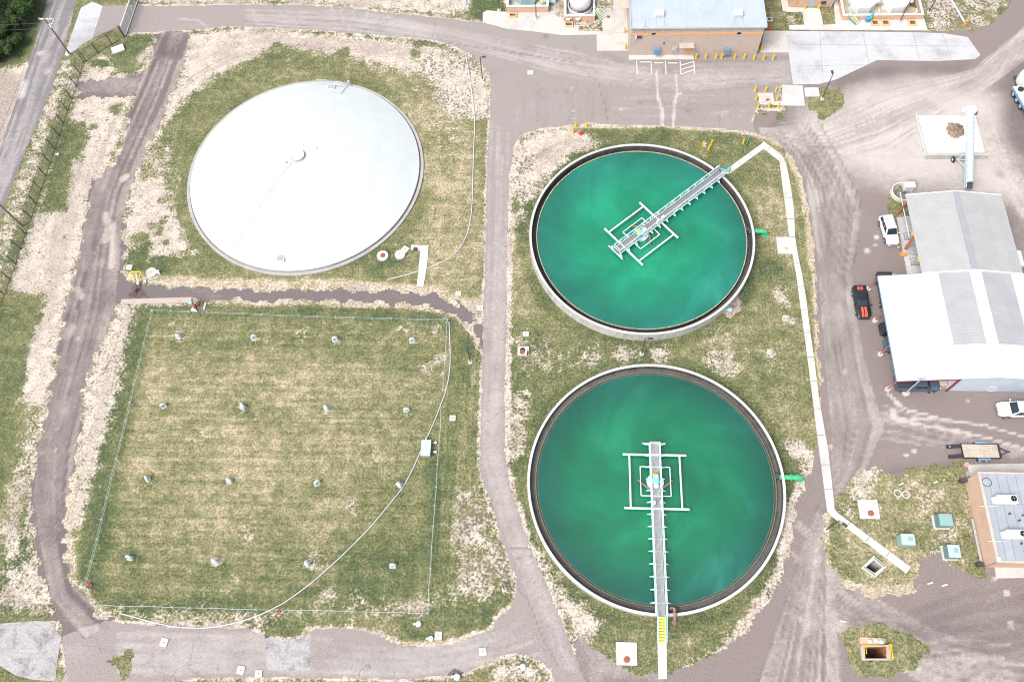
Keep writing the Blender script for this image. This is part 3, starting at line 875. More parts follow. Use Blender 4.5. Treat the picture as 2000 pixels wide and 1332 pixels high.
# ---- old ruts in the bare dirt
flow([(372, 110), (420, 85), (520, 62), (700, 78), (860, 100)], [(300, 270), (350, 190), (440, 125), (560, 95), (800, 110)], 16, .4, 'rut', .55)
flow([(250, 600), (215, 700), (170, 860), (135, 1010)], [(262, 610), (240, 720), (200, 880), (160, 1020)], 8, .4, 'rut', .5)
flow([(1020, 300), (1100, 262), (1170, 268)], [(1035, 360), (1090, 320), (1150, 290)], 9, .35, 'rut', .9)
flow([(150, 210), (110, 420), (70, 640)], [(235, 240), (160, 430), (120, 640)], 14, .5, 'rut', .5)
flow([(0, 140), (30, 160)], [(0, 250), (70, 170)], 6, .6, 'rut', .7)
flow([(900, 960), (940, 1050), (980, 1130)], [(950, 960), (975, 1050), (995, 1130)], 8, .4, 'rut', .4)
for i in range(60):
    px_, py_ = [(rng.uniform(60, 240), rng.uniform(200, 780)), (rng.uniform(260, 380), rng.uniform(360, 510)), (rng.uniform(500, 950), rng.uniform(70, 200)), (rng.uniform(1830, 1990), rng.uniform(0, 60)), (rng.uniform(890, 990), rng.uniform(960, 1160))][i % 5]
    spot('rut', px_, py_, rng.uniform(.3, 1.3), rng.uniform(.2, .6))
    spot('bare', px_ + 9, py_ + 4, rng.uniform(.4, 1.3), rng.uniform(.25, .5), 'set')
poly_paint('rut', [(-40, 120), (20, 140), (50, 165), (20, 230), (0, 290), (-60, 400)], .9, 2)
# ---- dust and wear on roads
# asphalt
flow([(480, 20), (700, 24), (900, 60), (1100, 100), (1300, 128), (1540, 122)], [(480, 46), (700, 60), (900, 88), (1100, 150), (1300, 182), (1540, 165)], 60, .36, 'dust', .42)
flow([(1200, 120), (1540, 118)], [(1200, 240), (1470, 235)], 10, .5, 'dust', .25)
flow([(960, 240), (950, 600), (942, 900), (1000, 1080), (1090, 1300)], [(996, 260), (990, 600), (985, 900), (1020, 1010), (1130, 1310)], 26, .4, 'dust', .32)
flow([(230, 1235), (500, 1240), (800, 1262), (960, 1235), (1010, 1190)], [(230, 1320), (500, 1315), (800, 1318), (950, 1295), (1060, 1290)], 46, .45, 'dust', .38)
flow([(1010, 160), (1010, 250)], [(1200, 170), (1200, 245)], 30, .55, 'dark', .42)
flow([(960, 240), (950, 600), (942, 900), (1000, 1080), (1090, 1300)], [(996, 260), (990, 600), (985, 900), (1020, 1010), (1130, 1310)], 6, .5, 'dark', .2)
line_paint('dust', [(1283, 140), (1285, 190), (1293, 215), (1294, 248)], 1.1, .42)
line_paint('dust', [(1321, 145), (1322, 185), (1317, 205), (1315, 248)], 1.0, .42)
for pts in ([(648, 14), (647, 30), (655, 47), (668, 58)], [(666, 18), (668, 38), (685, 58)], [(690, 20), (692, 34), (702, 42), (714, 38), (720, 22)], [(495, 20), (497, 36), (505, 50)],
            [(350, 38), (385, 40), (402, 52), (408, 62)], [(1100, 100), (1150, 112), (1200, 122)], [(900, 65), (940, 72), (980, 85)], [(1080, 130), (1130, 145), (1165, 150)],
            [(830, 1262), (880, 1270), (930, 1262), (960, 1250)]):
    line_paint('dust', pts, .55, .35)
poly_paint('dust', [(1245, 120), (1350, 130), (1540, 120), (1545, 150), (1340, 172), (1230, 160)], .28, 3)
poly_paint('dust', [(840, 1262), (960, 1245), (1005, 1225), (1000, 1260), (900, 1290)], .3, 3)
poly_paint('dark', [(1170, 98), (1228, 118), (1480, 112), (1545, 108), (1545, 122), (1360, 128), (1200, 128)], .55, 1.6)
poly_paint('dark', [(1290, 130), (1318, 130), (1316, 146), (1292, 146)], .5, 1.2)
poly_paint('dark', [(1470, 160), (1530, 165), (1530, 205), (1470, 210)], .35, 2)
spot('dark', 1066, 72, .5, .8); spot('dark', 1008, 24, .4, .5)
poly_paint('dark', [(940, 630), (965, 650), (965, 680), (948, 700), (944, 690)], .5, 1.6)
poly_paint('dark', [(940, 420), (990, 420), (990, 445), (950, 445)], .2, 2)
# seams in the asphalt
for pts in ([(870, 84), (960, 97), (1060, 112), (1120, 122), (1168, 158), (1188, 236)], [(1000, 1130), (1030, 1170), (1062, 1250), (1090, 1300)], [(985, 1072), (1040, 1070)], [(1010, 1090), (1052, 1085)], [(260, 14), (252, 60)]):
    line_paint('dark', pts, .75, .22)
flow([(480, 20), (700, 24), (900, 60), (1100, 100), (1300, 128), (1540, 122)], [(480, 46), (700, 60), (900, 88), (1100, 150), (1300, 182), (1540, 165)], 30, .5, 'dark', .38)
flow([(1200, 180), (1340, 200), (1480, 190)], [(1190, 235), (1340, 242), (1470, 232)], 24, .5, 'dark', .35)
flow([(230, 1235), (500, 1240), (800, 1262), (960, 1235), (1010, 1190)], [(230, 1320), (500, 1315), (800, 1318), (950, 1295), (1060, 1290)], 24, .5, 'dark', .4)
# street
flow([(95, 0), (45, 150), (0, 290), (-40, 420)], [(165, 0), (115, 110), (70, 250), (0, 430)], 22, .4, 'dust', .45)
poly_paint('dust', [(35, 155), (55, 160), (50, 190), (35, 195), (30, 175)], .9, 1.2); spot('dust', 80, 105, .6, .8); spot('dust', 92, 140, .7, .7); spot('dust', 58, 103, .5, .8)
poly_paint('dark', [(95, 90), (105, 90), (70, 240), (20, 400), (5, 400), (50, 240)], .4, 2)
# track gravel on the west
flow([(320, 62), (270, 180), (190, 350), (140, 560), (80, 820), (70, 1000), (110, 1180), (170, 1235)], [(380, 62), (330, 200), (240, 400), (225, 600), (150, 850), (130, 1010), (150, 1150), (220, 1218)], 34, .5, 'dust', .5)
flow([(320, 62), (270, 180), (190, 350), (140, 560), (80, 820), (70, 1000), (110, 1180), (170, 1235)], [(380, 62), (330, 200), (240, 400), (225, 600), (150, 850), (130, 1010), (150, 1150), (220, 1218)], 12, .9, 'dark', .5)
for pts, w in (([(205, 420), (212, 440), (205, 470)], 1.2), ([(222, 440), (220, 500), (218, 520)], 1.0), ([(240, 350), (247, 345)], 1.2), ([(138, 640), (130, 655)], 1.6), ([(150, 565), (160, 580)], 1)):
    line_paint('dust', pts, 1.0, w)
poly_paint('dark', [(303, 70), (365, 65), (355, 110), (330, 120), (305, 108)], .5, 2)
poly_paint('dark', [(205, 300), (230, 310), (225, 345), (200, 350)], .4, 2)
poly_paint('dust', [(150, 150), (270, 155), (262, 185), (150, 185)], .35, 2)
for i in range(40):
    spot('dark', rng.uniform(480, 1540), rng.uniform(30, 250), rng.uniform(.15, .6), rng.uniform(.2, .6))
    spot('dark', rng.uniform(1600, 1990), rng.uniform(200, 1320), rng.uniform(.2, 1.0), rng.uniform(.2, .6))
    spot('dark', rng.uniform(150, 1000), rng.uniform(1240, 1320), rng.uniform(.15, .7), rng.uniform(.2, .5))
# yard
poly_paint('dust', [(1640, 190), (1700, 165), (1800, 155), (1905, 170), (1950, 205), (1955, 260), (1985, 340), (2030, 430), (1980, 400), (1880, 370), (1760, 372), (1700, 350), (1640, 330), (1580, 300), (1530, 265), (1560, 235)], .9, 8)
poly_paint('dark', [(1955, 120), (2060, 90), (2080, 330), (1990, 300), (1960, 250), (1945, 190)], .6, 4)
poly_paint('dark', [(1640, 130), (1800, 122), (1900, 120), (1880, 150), (1760, 150), (1680, 165), (1640, 185), (1620, 160)], .5, 3)
poly_paint('dark', [(1520, 215), (1570, 232), (1560, 260), (1490, 255)], .5, 3)
flow([(1480, 250), (1600, 230), (1720, 175), (1900, 140), (2040, 20)], [(1500, 268), (1620, 330), (1740, 300), (1900, 190), (2080, 60)], 110, .3, 'dust', .75)
flow([(1480, 250), (1600, 230), (1720, 175), (1900, 140), (2040, 20)], [(1500, 268), (1620, 330), (1740, 300), (1900, 190), (2080, 60)], 70, .3, 'dark', .42)
flow([(1700, 190), (1830, 165), (1930, 200), (1960, 300), (2060, 420)], [(1690, 230), (1780, 200), (1850, 205), (1930, 330), (2040, 480)], 70, .3, 'dust', .8)
flow([(1500, 262), (1570, 330), (1600, 500), (1615, 700), (1635, 900), (1560, 1100), (1480, 1332)], [(1600, 235), (1690, 400), (1660, 560), (1690, 720), (1730, 850), (1620, 1010), (1640, 1340)], 110, .3, 'dust', .5)
flow([(1500, 262), (1570, 330), (1600, 500), (1615, 700), (1635, 900), (1560, 1100), (1480, 1332)], [(1600, 235), (1690, 400), (1660, 560), (1690, 720), (1730, 850), (1620, 1010), (1640, 1340)], 60, .35, 'dark', .5)
flow([(1640, 760), (1760, 800), (1900, 850), (2060, 880)], [(1650, 860), (1740, 860), (1880, 880), (2060, 900)], 16, .35, 'dust', .5)
for pts in ([(1745, 785), (1770, 800), (1850, 820), (1920, 830), (2010, 855)], [(1740, 812), (1800, 830), (1870, 840), (1940, 858), (2010, 880)], [(1750, 820), (1830, 836), (1900, 850)], [(1735, 770), (1760, 792)], [(1780, 818), (1860, 822), (1930, 832)]):
    line_paint('dust', pts, 1.0, .34)
poly_paint('dust', [(1738, 800), (1750, 800), (1752, 822), (1740, 820)], 1.2, 1.0)
flow([(1560, 1010), (1700, 1160), (1850, 1240), (2050, 1260)], [(1530, 1200), (1640, 1230), (1800, 1330), (2000, 1400)], 60, .35, 'dust', .5)
flow([(1640, 1180), (1760, 1200), (1900, 1150), (2050, 1130)], [(1640, 1215), (1800, 1290), (1950, 1270), (2050, 1250)], 50, .5, 'dark', .5)
flow([(1850, 1332), (1930, 1270), (2050, 1210)], [(1950, 1340), (2000, 1310), (2060, 1280)], 10, .6, 'dark', .5)
poly_paint('dark', [(1680, 760), (1760, 770), (1740, 800), (1690, 790)], .35, 3)
poly_paint('dark', [(1740, 905), (1880, 900), (1890, 925), (1800, 930), (1740, 940), (1700, 920)], .5, 2)
poly_paint('dust', [(1590, 1080), (1605, 1085), (1600, 1115), (1585, 1100)], .9, 1.2)
poly_paint('dust', [(1130, 1240), (1230, 1290), (1290, 1325), (1150, 1335)], .35, 3)
poly_paint('dark', [(1210, 1310), (1290, 1320), (1290, 1345), (1200, 1345)], .4, 2)
for i in range(46):
    spot('dust', rng.uniform(1600, 1990), rng.uniform(150, 1320), rng.uniform(.12, .4), rng.uniform(.5, 1.1))
for i in range(30):
    spot('dust', rng.uniform(480, 1540), rng.uniform(20, 250), rng.uniform(.08, .25), rng.uniform(.5, 1.0))
    spot('dust', rng.uniform(60, 240), rng.uniform(350, 1200), rng.uniform(.1, .5), rng.uniform(.5, 1.1))

# ---- the ground: one sheet, fine in the middle, reaching the horizon
def spread(a, b, sp):
    core = list(np.arange(a, b + sp * .5, sp))
    out = []; d = sp
    x = a
    while x > a - 6000:
        d *= 1.45; x -= d; out.append(x)
    lo = out[::-1]; out = []; d = sp; x = core[-1]
    while x < b + 6000:
        d *= 1.45; x += d; out.append(x)
    return np.array(lo + core + out)

TRACKP = GP([(300, 66), (365, 62), (370, 95), (352, 150), (328, 190), (315, 235), (292, 280), (264, 350), (247, 400), (241, 440), (244, 490), (236, 530), (250, 548), (330, 558), (430, 562), (520, 569), (640, 565), (720, 568), (800, 570), (870, 580), (920, 608), (942, 645), (946, 690), (938, 680), (925, 645), (900, 620), (870, 605), (800, 595), (700, 592), (600, 588), (500, 590), (430, 587), (330, 590), (262, 590), (240, 592), (222, 600), (213, 640), (190, 680), (173, 720), (160, 780), (152, 860), (140, 950), (130, 1000), (126, 1080), (138, 1125), (162, 1170), (190, 1200), (222, 1216), (200, 1240), (120, 1260), (112, 1225), (96, 1170), (78, 1110), (64, 1060), (62, 940), (70, 880), (90, 800), (110, 700), (128, 600), (150, 520), (168, 430), (172, 370), (180, 350), (205, 340), (235, 300), (250, 230), (262, 188), (150, 192), (148, 160), (210, 152), (270, 148), (298, 110), (304, 85)])
ROADP = [(246, 12), (330, 13), (480, 10), (600, 11), (680, 16), (760, 26), (870, 37), (940, 45), (1000, 56), (1060, 62), (1165, 62), (1228, 95), (1228, 108), (1360, 100), (1480, 100), (1556, 92), (1556, 166), (1524, 168), (1518, 180), (1530, 200), (1528, 215), (1478, 212), (1468, 235), (1475, 262),
         (1455, 257), (1400, 251), (1300, 246), (1200, 244), (1150, 240), (1100, 246), (1050, 253), (1022, 262), (1008, 275), (1000, 300), (994, 350), (990, 500), (988, 666), (985, 750), (986, 880), (992, 930), (999, 960), (1019, 1016), (1036, 1072), (1052, 1100), (1069, 1144), (1089, 1197), (1108, 1240), (1127, 1290), (1150, 1350),
         (1088, 1350), (1075, 1309), (1061, 1295), (1036, 1281), (1005, 1276), (977, 1281), (935, 1301), (910, 1312), (868, 1319), (781, 1326), (684, 1323), (600, 1324), (560, 1322), (384, 1323), (345, 1330), (240, 1350), (140, 1370),
         (128, 1300), (118, 1245), (160, 1225), (210, 1212), (270, 1220), (330, 1224), (390, 1227), (480, 1226), (507, 1237), (519, 1249), (555, 1253), (597, 1245), (612, 1228), (684, 1227), (726, 1236), (768, 1253), (795, 1262), (837, 1262), (879, 1256), (921, 1242), (963, 1228), (966, 1211), (988, 1195), (1002, 1175), (1010, 1141), (1005, 1125), (994, 1094), (985, 1069), (977, 1044), (966, 1002), (957, 977), (948, 950), (939, 925), (938, 900), (940, 800), (942, 700), (944, 680), (945, 600), (947, 540), (949, 480), (950, 400), (953, 280), (957, 240), (958, 170), (955, 145), (940, 125), (915, 105), (890, 92), (850, 80), (800, 74), (720, 68), (640, 60), (560, 56), (480, 53), (440, 52), (395, 58), (365, 60), (325, 62), (260, 65), (246, 68)]
PAINT.append(('bare', 'line', GP(ROADP + ROADP[:1]), .80, .9, 'max'))
PAINT.append(('bare', 'line', TRACKP + TRACKP[:1], .62, 1.6, 'max'))
grid_mesh('ground', spread(-103, 92, .42), spread(-8, 128, .42), 0.0, LAWN, ['bare', 'lush', 'dry', 'speck', 'mowy', 'mow', 'rut'], None, (HOLE1, HOLE2), 'mown grass and pale bare dirt across the whole site')
sheet('road', GP(ROADP), .016, ASPH, ['dust', 'dark'], .30, (), 'faded asphalt service road looping round the grass field', jag=.10)
sheet('street', GP([(98, -30), (88, 20), (60, 110), (32, 195), (0, 290), (-60, 460), (-120, 700), (-75, 700), (-35, 520), (0, 425), (20, 370), (48, 300), (75, 235), (95, 190), (118, 120), (135, 60), (156, -30)]), .016, STREET, ['dust', 'dark'], .35, (), 'grey public street outside the fence', jag=.12)
sheet('track', TRACKP, .010, TRACK, ['dust', 'dark'], .30, (), 'dark gravel track along the west fence', jag=.55)
YARDP = [(1470, 236), (1478, 212), (1528, 214), (1530, 170), (1556, 160), (1556, 60), (1800, 60), (1890, 62), (1935, 48), (1975, 5), (2010, -60), (2300, -60), (2300, 700), (2200, 1500), (1140, 1420), (1120, 1260), (1135, 1245), (1165, 1268), (1205, 1300), (1250, 1316), (1320, 1312), (1385, 1282), (1440, 1250), (1475, 1205), (1500, 1170), (1530, 1115), (1545, 1060), (1552, 1000), (1560, 970), (1583, 925), (1590, 880), (1600, 850), (1606, 800), (1600, 700), (1594, 620), (1592, 560), (1590, 500), (1582, 430), (1574, 380), (1560, 335), (1535, 292), (1500, 268), (1470, 258)]
sheet('gravel_yard', GP(YARDP), .008, GRAV, ['dust', 'dark'], .34, (HOLE1, HOLE2), 'pinkish grey gravel yard on the east side', jag=.30)
# lawn islands standing in the yard and the road
def island(pts, label, holes=()):
    return sheet('grass_island', GP(pts), .024, LAWN, ['bare', 'lush', 'dry', 'speck', 'mowy', 'mow', 'rut'], .3, holes, label, jag=.5)
island([(1603, 1010), (1622, 1000), (1640, 960), (1662, 930), (1690, 905), (1715, 918), (1730, 930), (1760, 925), (1790, 905), (1830, 905), (1880, 905), (1895, 960), (1905, 1050), (1925, 1130), (1905, 1130), (1880, 1115), (1840, 1090), (1800, 1085), (1795, 1130), (1790, 1160), (1740, 1165), (1690, 1162), (1650, 1145), (1620, 1110), (1604, 1070)], 'patchy grass around the switch cabinets', (HOLE1,))
island([(1640, 1235), (1655, 1222), (1700, 1218), (1745, 1222), (1770, 1235), (1790, 1255), (1810, 1250), (1818, 1280), (1800, 1292), (1780, 1310), (1765, 1312), (1740, 1318), (1700, 1325), (1680, 1322), (1668, 1300), (1660, 1280), (1645, 1262)], 'green grass around the rusty open pit', (HOLE2,))
island([(218, 1275), (225, 1272), (258, 1274), (256, 1295), (252, 1320), (245, 1328), (236, 1326), (234, 1305), (224, 1300), (216, 1290)], 'small weedy patch in the road at lower left')
island([(1570, 193), (1605, 170), (1640, 172), (1655, 200), (1630, 225), (1600, 232), (1580, 215)], 'grass under the lamp post by the concrete apron')
island([(1478, 205), (1530, 205), (1540, 215), (1532, 230), (1520, 232), (1510, 222), (1492, 230), (1478, 218)], 'weeds below the yellow bollards')
island([(1733, 405), (1738, 372), (1760, 366), (1772, 380), (1780, 415), (1765, 425), (1770, 470), (1775, 500), (1762, 500), (1748, 480), (1745, 440)], 'green weeds beside the metal shop')
island([(1500, -40), (1600, -40), (1640, -40), (1632, 50), (1500, 58), (1497, 40)], 'dry grass strip right of the plant building')
island([(900, 1330), (880, 1322), (925, 1312), (970, 1292), (1010, 1282), (1048, 1294), (1062, 1310), (1076, 1350), (900, 1360)], 'grass corner below the road bend')

# ================================================================== CONCRETE SHEETS
def slab(name, pts, z0, z1, mat, label, kind='structure', cat=None, zsurvey=None):
    mb = MB().prism(GP(pts, z1 if zsurvey is None else zsurvey), z0, z1)
    return build(name, mb, mat, None, label, cat, None, kind)

WALK = slab('walkway', [(1411, 341), (1425, 339.5), (1492, 291), (1522.4, 315), (1541.7, 463), (1516, 463), (1519.4, 495), (1548, 496), (1555.6, 540), (1559.7, 571), (1570.5, 648.5), (1587.6, 780), (1600, 880), (1615.7, 997.7), (1622, 1006), (1770, 1119.6),
     (1778.6, 1107), (1634.6, 1000), (1630, 993.5), (1629, 981), (1618, 880), (1600, 780), (1592, 713.6), (1583, 648.5), (1575, 586.5), (1567.4, 540), (1559, 500), (1553, 463), (1551, 412.6), (1545.7, 372), (1540.7, 343.6), (1535.6, 319), (1530.5, 309), (1524.4, 301), (1492, 276.7), (1488, 280.7), (1421, 329.4), (1405, 328)], -.1, .07, CONCW, 'long pale concrete footpath from the upper clarifier to the yard')
for (ax_, ay_), (bx_, by_) in (((1441, 316), (1450, 324)), ((1463, 299), (1472, 307)), ((1505, 287), (1498, 296)), ((1537, 345), (1545, 344)), ((1529, 388), (1547.5, 387)), ((1535, 428), (1552, 427)), ((1541.7, 463), (1553, 463)), ((1550, 515), (1561.5, 514)), ((1559, 560), (1571, 559)), ((1564.5, 605), (1577, 604)), ((1571, 650), (1583, 649)), ((1577, 698), (1590, 697)),
                               ((1583.5, 745), (1596, 744)), ((1590, 800), (1603, 799)), ((1596, 850), (1611, 849)), ((1604, 908), (1621, 907)), ((1610, 955), (1626, 954)), ((1652, 1029), (1661, 1019)), ((1690, 1058), (1699, 1048)), ((1730, 1088), (1738, 1077))):
    p, q = G3(ax_, ay_, .0722), G3(bx_, by_, .0722)
    build('joint', MB().bar(p, q, .08, .006), simple('joint_dirt', (.20, .17, .15), .9, .2, 3), WALK)
slab('footpath', [(1284, 1249), (1302, 1250), (1303, 1325), (1286, 1326)], -.1, .07, CONCW, 'short concrete path at the foot of the yellow stairs')
slab('footpath', [(803, 478), (837, 480), (834, 520), (827, 559.5), (814, 559), (821, 489), (802, 488)], -.1, .07, CONCW, 'L shaped concrete path south east of the domed tank')
slab('concrete_strip', [(237, 584.5), (374, 580.3), (373.5, 591), (236, 593.5)], -.1, .06, CONCD, 'dusty concrete strip at the corner of the grass field')
slab('concrete_patch', [(520, 1246), (532, 1241), (552, 1253), (570, 1249), (596, 1244), (607, 1236), (606, 1262), (605, 1308), (560, 1309), (521, 1308), (518, 1270)], -.1, .028, CONCP, 'rough grey concrete patch across the bottom road')
slab('concrete_lot', [(18, 1216), (60, 1212), (99, 1213), (108, 1228), (120, 1243), (112, 1290), (108, 1330), (60, 1326), (30, 1318), (0, 1300), (-40, 1290), (-40, 1220)], -.1, .030, CONCP, 'worn grey concrete lot in the lower left corner')
slab('driveway', [(196, 12), (250, 11), (246, 66), (225, 55), (180, 75), (185, 40)], -.1, .024, ASPH, 'asphalt driveway through the sliding gate')
slab('entrance_apron', [(180, 4), (200, 12), (197, 25), (180, 76), (160, 88), (150, 97), (140, 104), (132, 111), (126, 108), (134, 85), (158, 16)], -.1, .036, CONCB, 'pale concrete apron between the street and the gate')
slab_ap = slab('apron', [(1535, 61), (1640, 62), (1800, 64), (1845, 66), (1890, 73), (1915, 108), (1905, 116), (1830, 120), (1713, 118), (1635, 155), (1622, 159), (1600, 164.5), (1549, 165.5), (1541, 110)], -.1, .05, CONCB, 'wide pale concrete apron at upper right')
slab('concrete_pad', [(1493, 60.5), (1534.6, 61), (1540.6, 103), (1484, 103)], -.1, .045, CONC, 'tan concrete pad right of the plant building')
slab('concrete_pad', [(1528, 166), (1567.5, 167.5), (1572, 207), (1510, 206), (1510, 199), (1528, 198)], -.1, .05, CONCW, 'white concrete pad beside the yellow bollards')
slab('concrete_pad', [(1165, 68), (1226, 62.5), (1227, 99.5), (1166, 100)], -.1, .05, CONC, 'square concrete pad at the west end of the plant building')
slab('plaza', [(943, 25), (952, 21), (991, 24), (1071, 24), (1085, 30), (1104, 42), (1104, 50), (1131, 50), (1131, 61.5), (1176, 62), (1176, 25), (1198, 25), (1198, -40), (1226, -40), (1226, 62), (1166, 68), (1100, 69.5), (1047, 62.5), (990, 57), (943, 44)], -.1, .04, CONC, 'stained concrete apron below the chemical tanks')
slab('sidewalk', [(1520, -30), (1529, 22), (1540, 24), (1567, 24.5), (1571, 49), (1541, 49.5), (1542, 58.5), (1812, 60), (1800, 20), (1790, -30), (1640, -30), (1625, -30), (1632, 48), (1608, 49), (1601, 16), (1545, 15), (1538, -30)], -.1, .06, CONCW, 'white concrete sidewalk around the octagonal tanks')
slab('shop_slab', [(1751, 425), (1800, 420), (1830, 536), (1772, 536)], -.1, .04, CONCG, 'stained grey concrete floor beside the metal shop')
slab('building_slab', [(1889, 907), (2080, 903), (2085, 930), (1896, 932)], -.1, .08, CONC, 'pale concrete slab north of the small brick building')
slab('building_slab', [(1942, 1103), (2100, 1098), (2105, 1126), (1946, 1129)], -.1, .08, CONC, 'pale concrete slab south of the small brick building')

AP = slab_ap
JM = simple('joint_dirt2', (.27, .26, .26), .9, .2, 3)
for (a, b), (c, d) in (((1601, 63), (1608, 163)), ((1685, 63), (1697, 126)), ((1783, 64), (1796, 119)), ((1536, 87), (1905, 91)), ((1841, 66), (1858, 118)), ((1545, 130), (1690, 127))):
    build('joint', MB().bar(G3(a, b, .052), G3(c, d, .052), .07, .005), JM, AP)
# painted parking lines
def pz(x, y):
    return (1200 + x / 5.714, y / 5.714)
lab = ['leftmost white parking line at the plant building', 'second white parking line from the left', 'third white parking line from the left', 'white line left of the hatched bay', 'white line right of the hatched bay']
for i, (a, b) in enumerate((((247, 682), (255, 830)), ((408, 684), (415, 830)), ((568, 684), (577, 832)), ((733, 686), (742, 834)), ((885, 688), (897, 834)))):
    p, q = G3(*pz(*a), .03), G3(*pz(*b), .03)
    build('parking_line', MB().bar(p, q, .14, .012), LINE, None, lab[i], None, 'parking lines', 'structure')
mb = MB()
for a, b in (((738, 733), (885, 690)), ((742, 780), (888, 737)), ((745, 832), (890, 780))):
    mb.bar(G3(*pz(*a), .033), G3(*pz(*b), .033), .14, .012)
build('parking_hatching', mb, LINE, None, 'white diagonal hatching of the no parking bay', None, None, 'structure')
for i, (x0, x1, y) in enumerate(((290, 395, 697), (440, 547, 705), (598, 705, 709))):
    p, q = G3(*pz(x0, y), .1), G3(*pz(x1, y), .1)
    build('wheel_stop', MB().bar(p, q, .18, .16), CONCW, None, ['white concrete wheel stop in the left parking bay', 'white concrete wheel stop in the middle parking bay', 'white concrete wheel stop in the right parking bay'][i], 'wheel stop', 'wheel stops')

# ================================================================== CLARIFIERS
ROUT, TH, RW = 15.56, .29, 14.52
def clarifier(ctr, hz, wz, label):
    t = thing('clarifier_tank', label, 'tank', (ctr[0], ctr[1], 0))
    c = (ctr[0], ctr[1], 0)
    dp = 1.05 if hz > 1.5 else .42
    build('outer_wall', MB().lathe(c, [(ROUT, -.3), (ROUT, hz - .12)], 160), TWALL, t, smooth=True)
    build('rim', MB().lathe(c, [(ROUT, hz - .12), (ROUT + .03, hz - .12), (ROUT + .03, hz), (ROUT - TH, hz), (ROUT - TH, hz - .12)], 160), RIM, t)
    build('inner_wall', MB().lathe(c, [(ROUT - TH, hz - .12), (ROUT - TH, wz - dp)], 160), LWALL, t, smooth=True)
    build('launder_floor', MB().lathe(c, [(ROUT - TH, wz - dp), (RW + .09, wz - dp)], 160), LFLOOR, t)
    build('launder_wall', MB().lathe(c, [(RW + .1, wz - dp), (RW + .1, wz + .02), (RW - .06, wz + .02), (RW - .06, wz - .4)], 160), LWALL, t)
    m = MB()
    n = 300
    for k in range(n):
        a0, a1, a2 = 2 * PI * k / n, 2 * PI * (k + .3) / n, 2 * PI * (k + .65) / n
        vs = []
        for r in (RW - .02, RW + .08):
            for a, z in ((a0, wz + .02), (a1, wz + .15), (a2, wz + .15), (2 * PI * (k + 1) / n, wz + .02)):
                vs.append((c[0] + r * math.cos(a), c[1] + r * math.sin(a), z))
        m.add(vs, [(0, 1, 2, 3), (7, 6, 5, 4), (0, 4, 5, 1), (1, 5, 6, 2), (2, 6, 7, 3)])
    build('weir_plate', m, WEIRP if hz > 1.5 else WEIR, t)
    # scum baffle ring just inside
    if hz < 1.5:
        build('scum_baffle', MB().lathe(c, [(RW - .22, wz - .3), (RW - .22, wz + .06), (RW - .25, wz + .06), (RW - .25, wz - .3)], 160), RUSTB, t)
    bxm = MB()
    a = R(4)
    bxm.cbox((c[0] + (ROUT - .75) * math.cos(a), c[1] + (ROUT - .75) * math.sin(a), wz - .5), .5, .6, .75, a)
    build('outlet_box', bxm, DARK, t)
    return t
CA = (12.159, 61.60); CB = (12.633, 26.55)
HA, WA, HB, WB = 1.9, 1.38, 1.25, .80
clarifier(CA, HA, WA, 'upper round clarifier tank with tall stained concrete wall')
clarifier(CB, HB, WB, 'lower round clarifier tank with low wall and brown weir')
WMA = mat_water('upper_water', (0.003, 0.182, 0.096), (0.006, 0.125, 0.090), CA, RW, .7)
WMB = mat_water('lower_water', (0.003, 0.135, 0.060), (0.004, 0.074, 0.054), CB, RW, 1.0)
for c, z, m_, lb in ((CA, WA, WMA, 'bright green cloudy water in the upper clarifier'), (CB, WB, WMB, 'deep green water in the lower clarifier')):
    build('water', MB().disc((c[0], c[1], z), RW - .03, 128), m_, None, lb, None, None, 'structure')

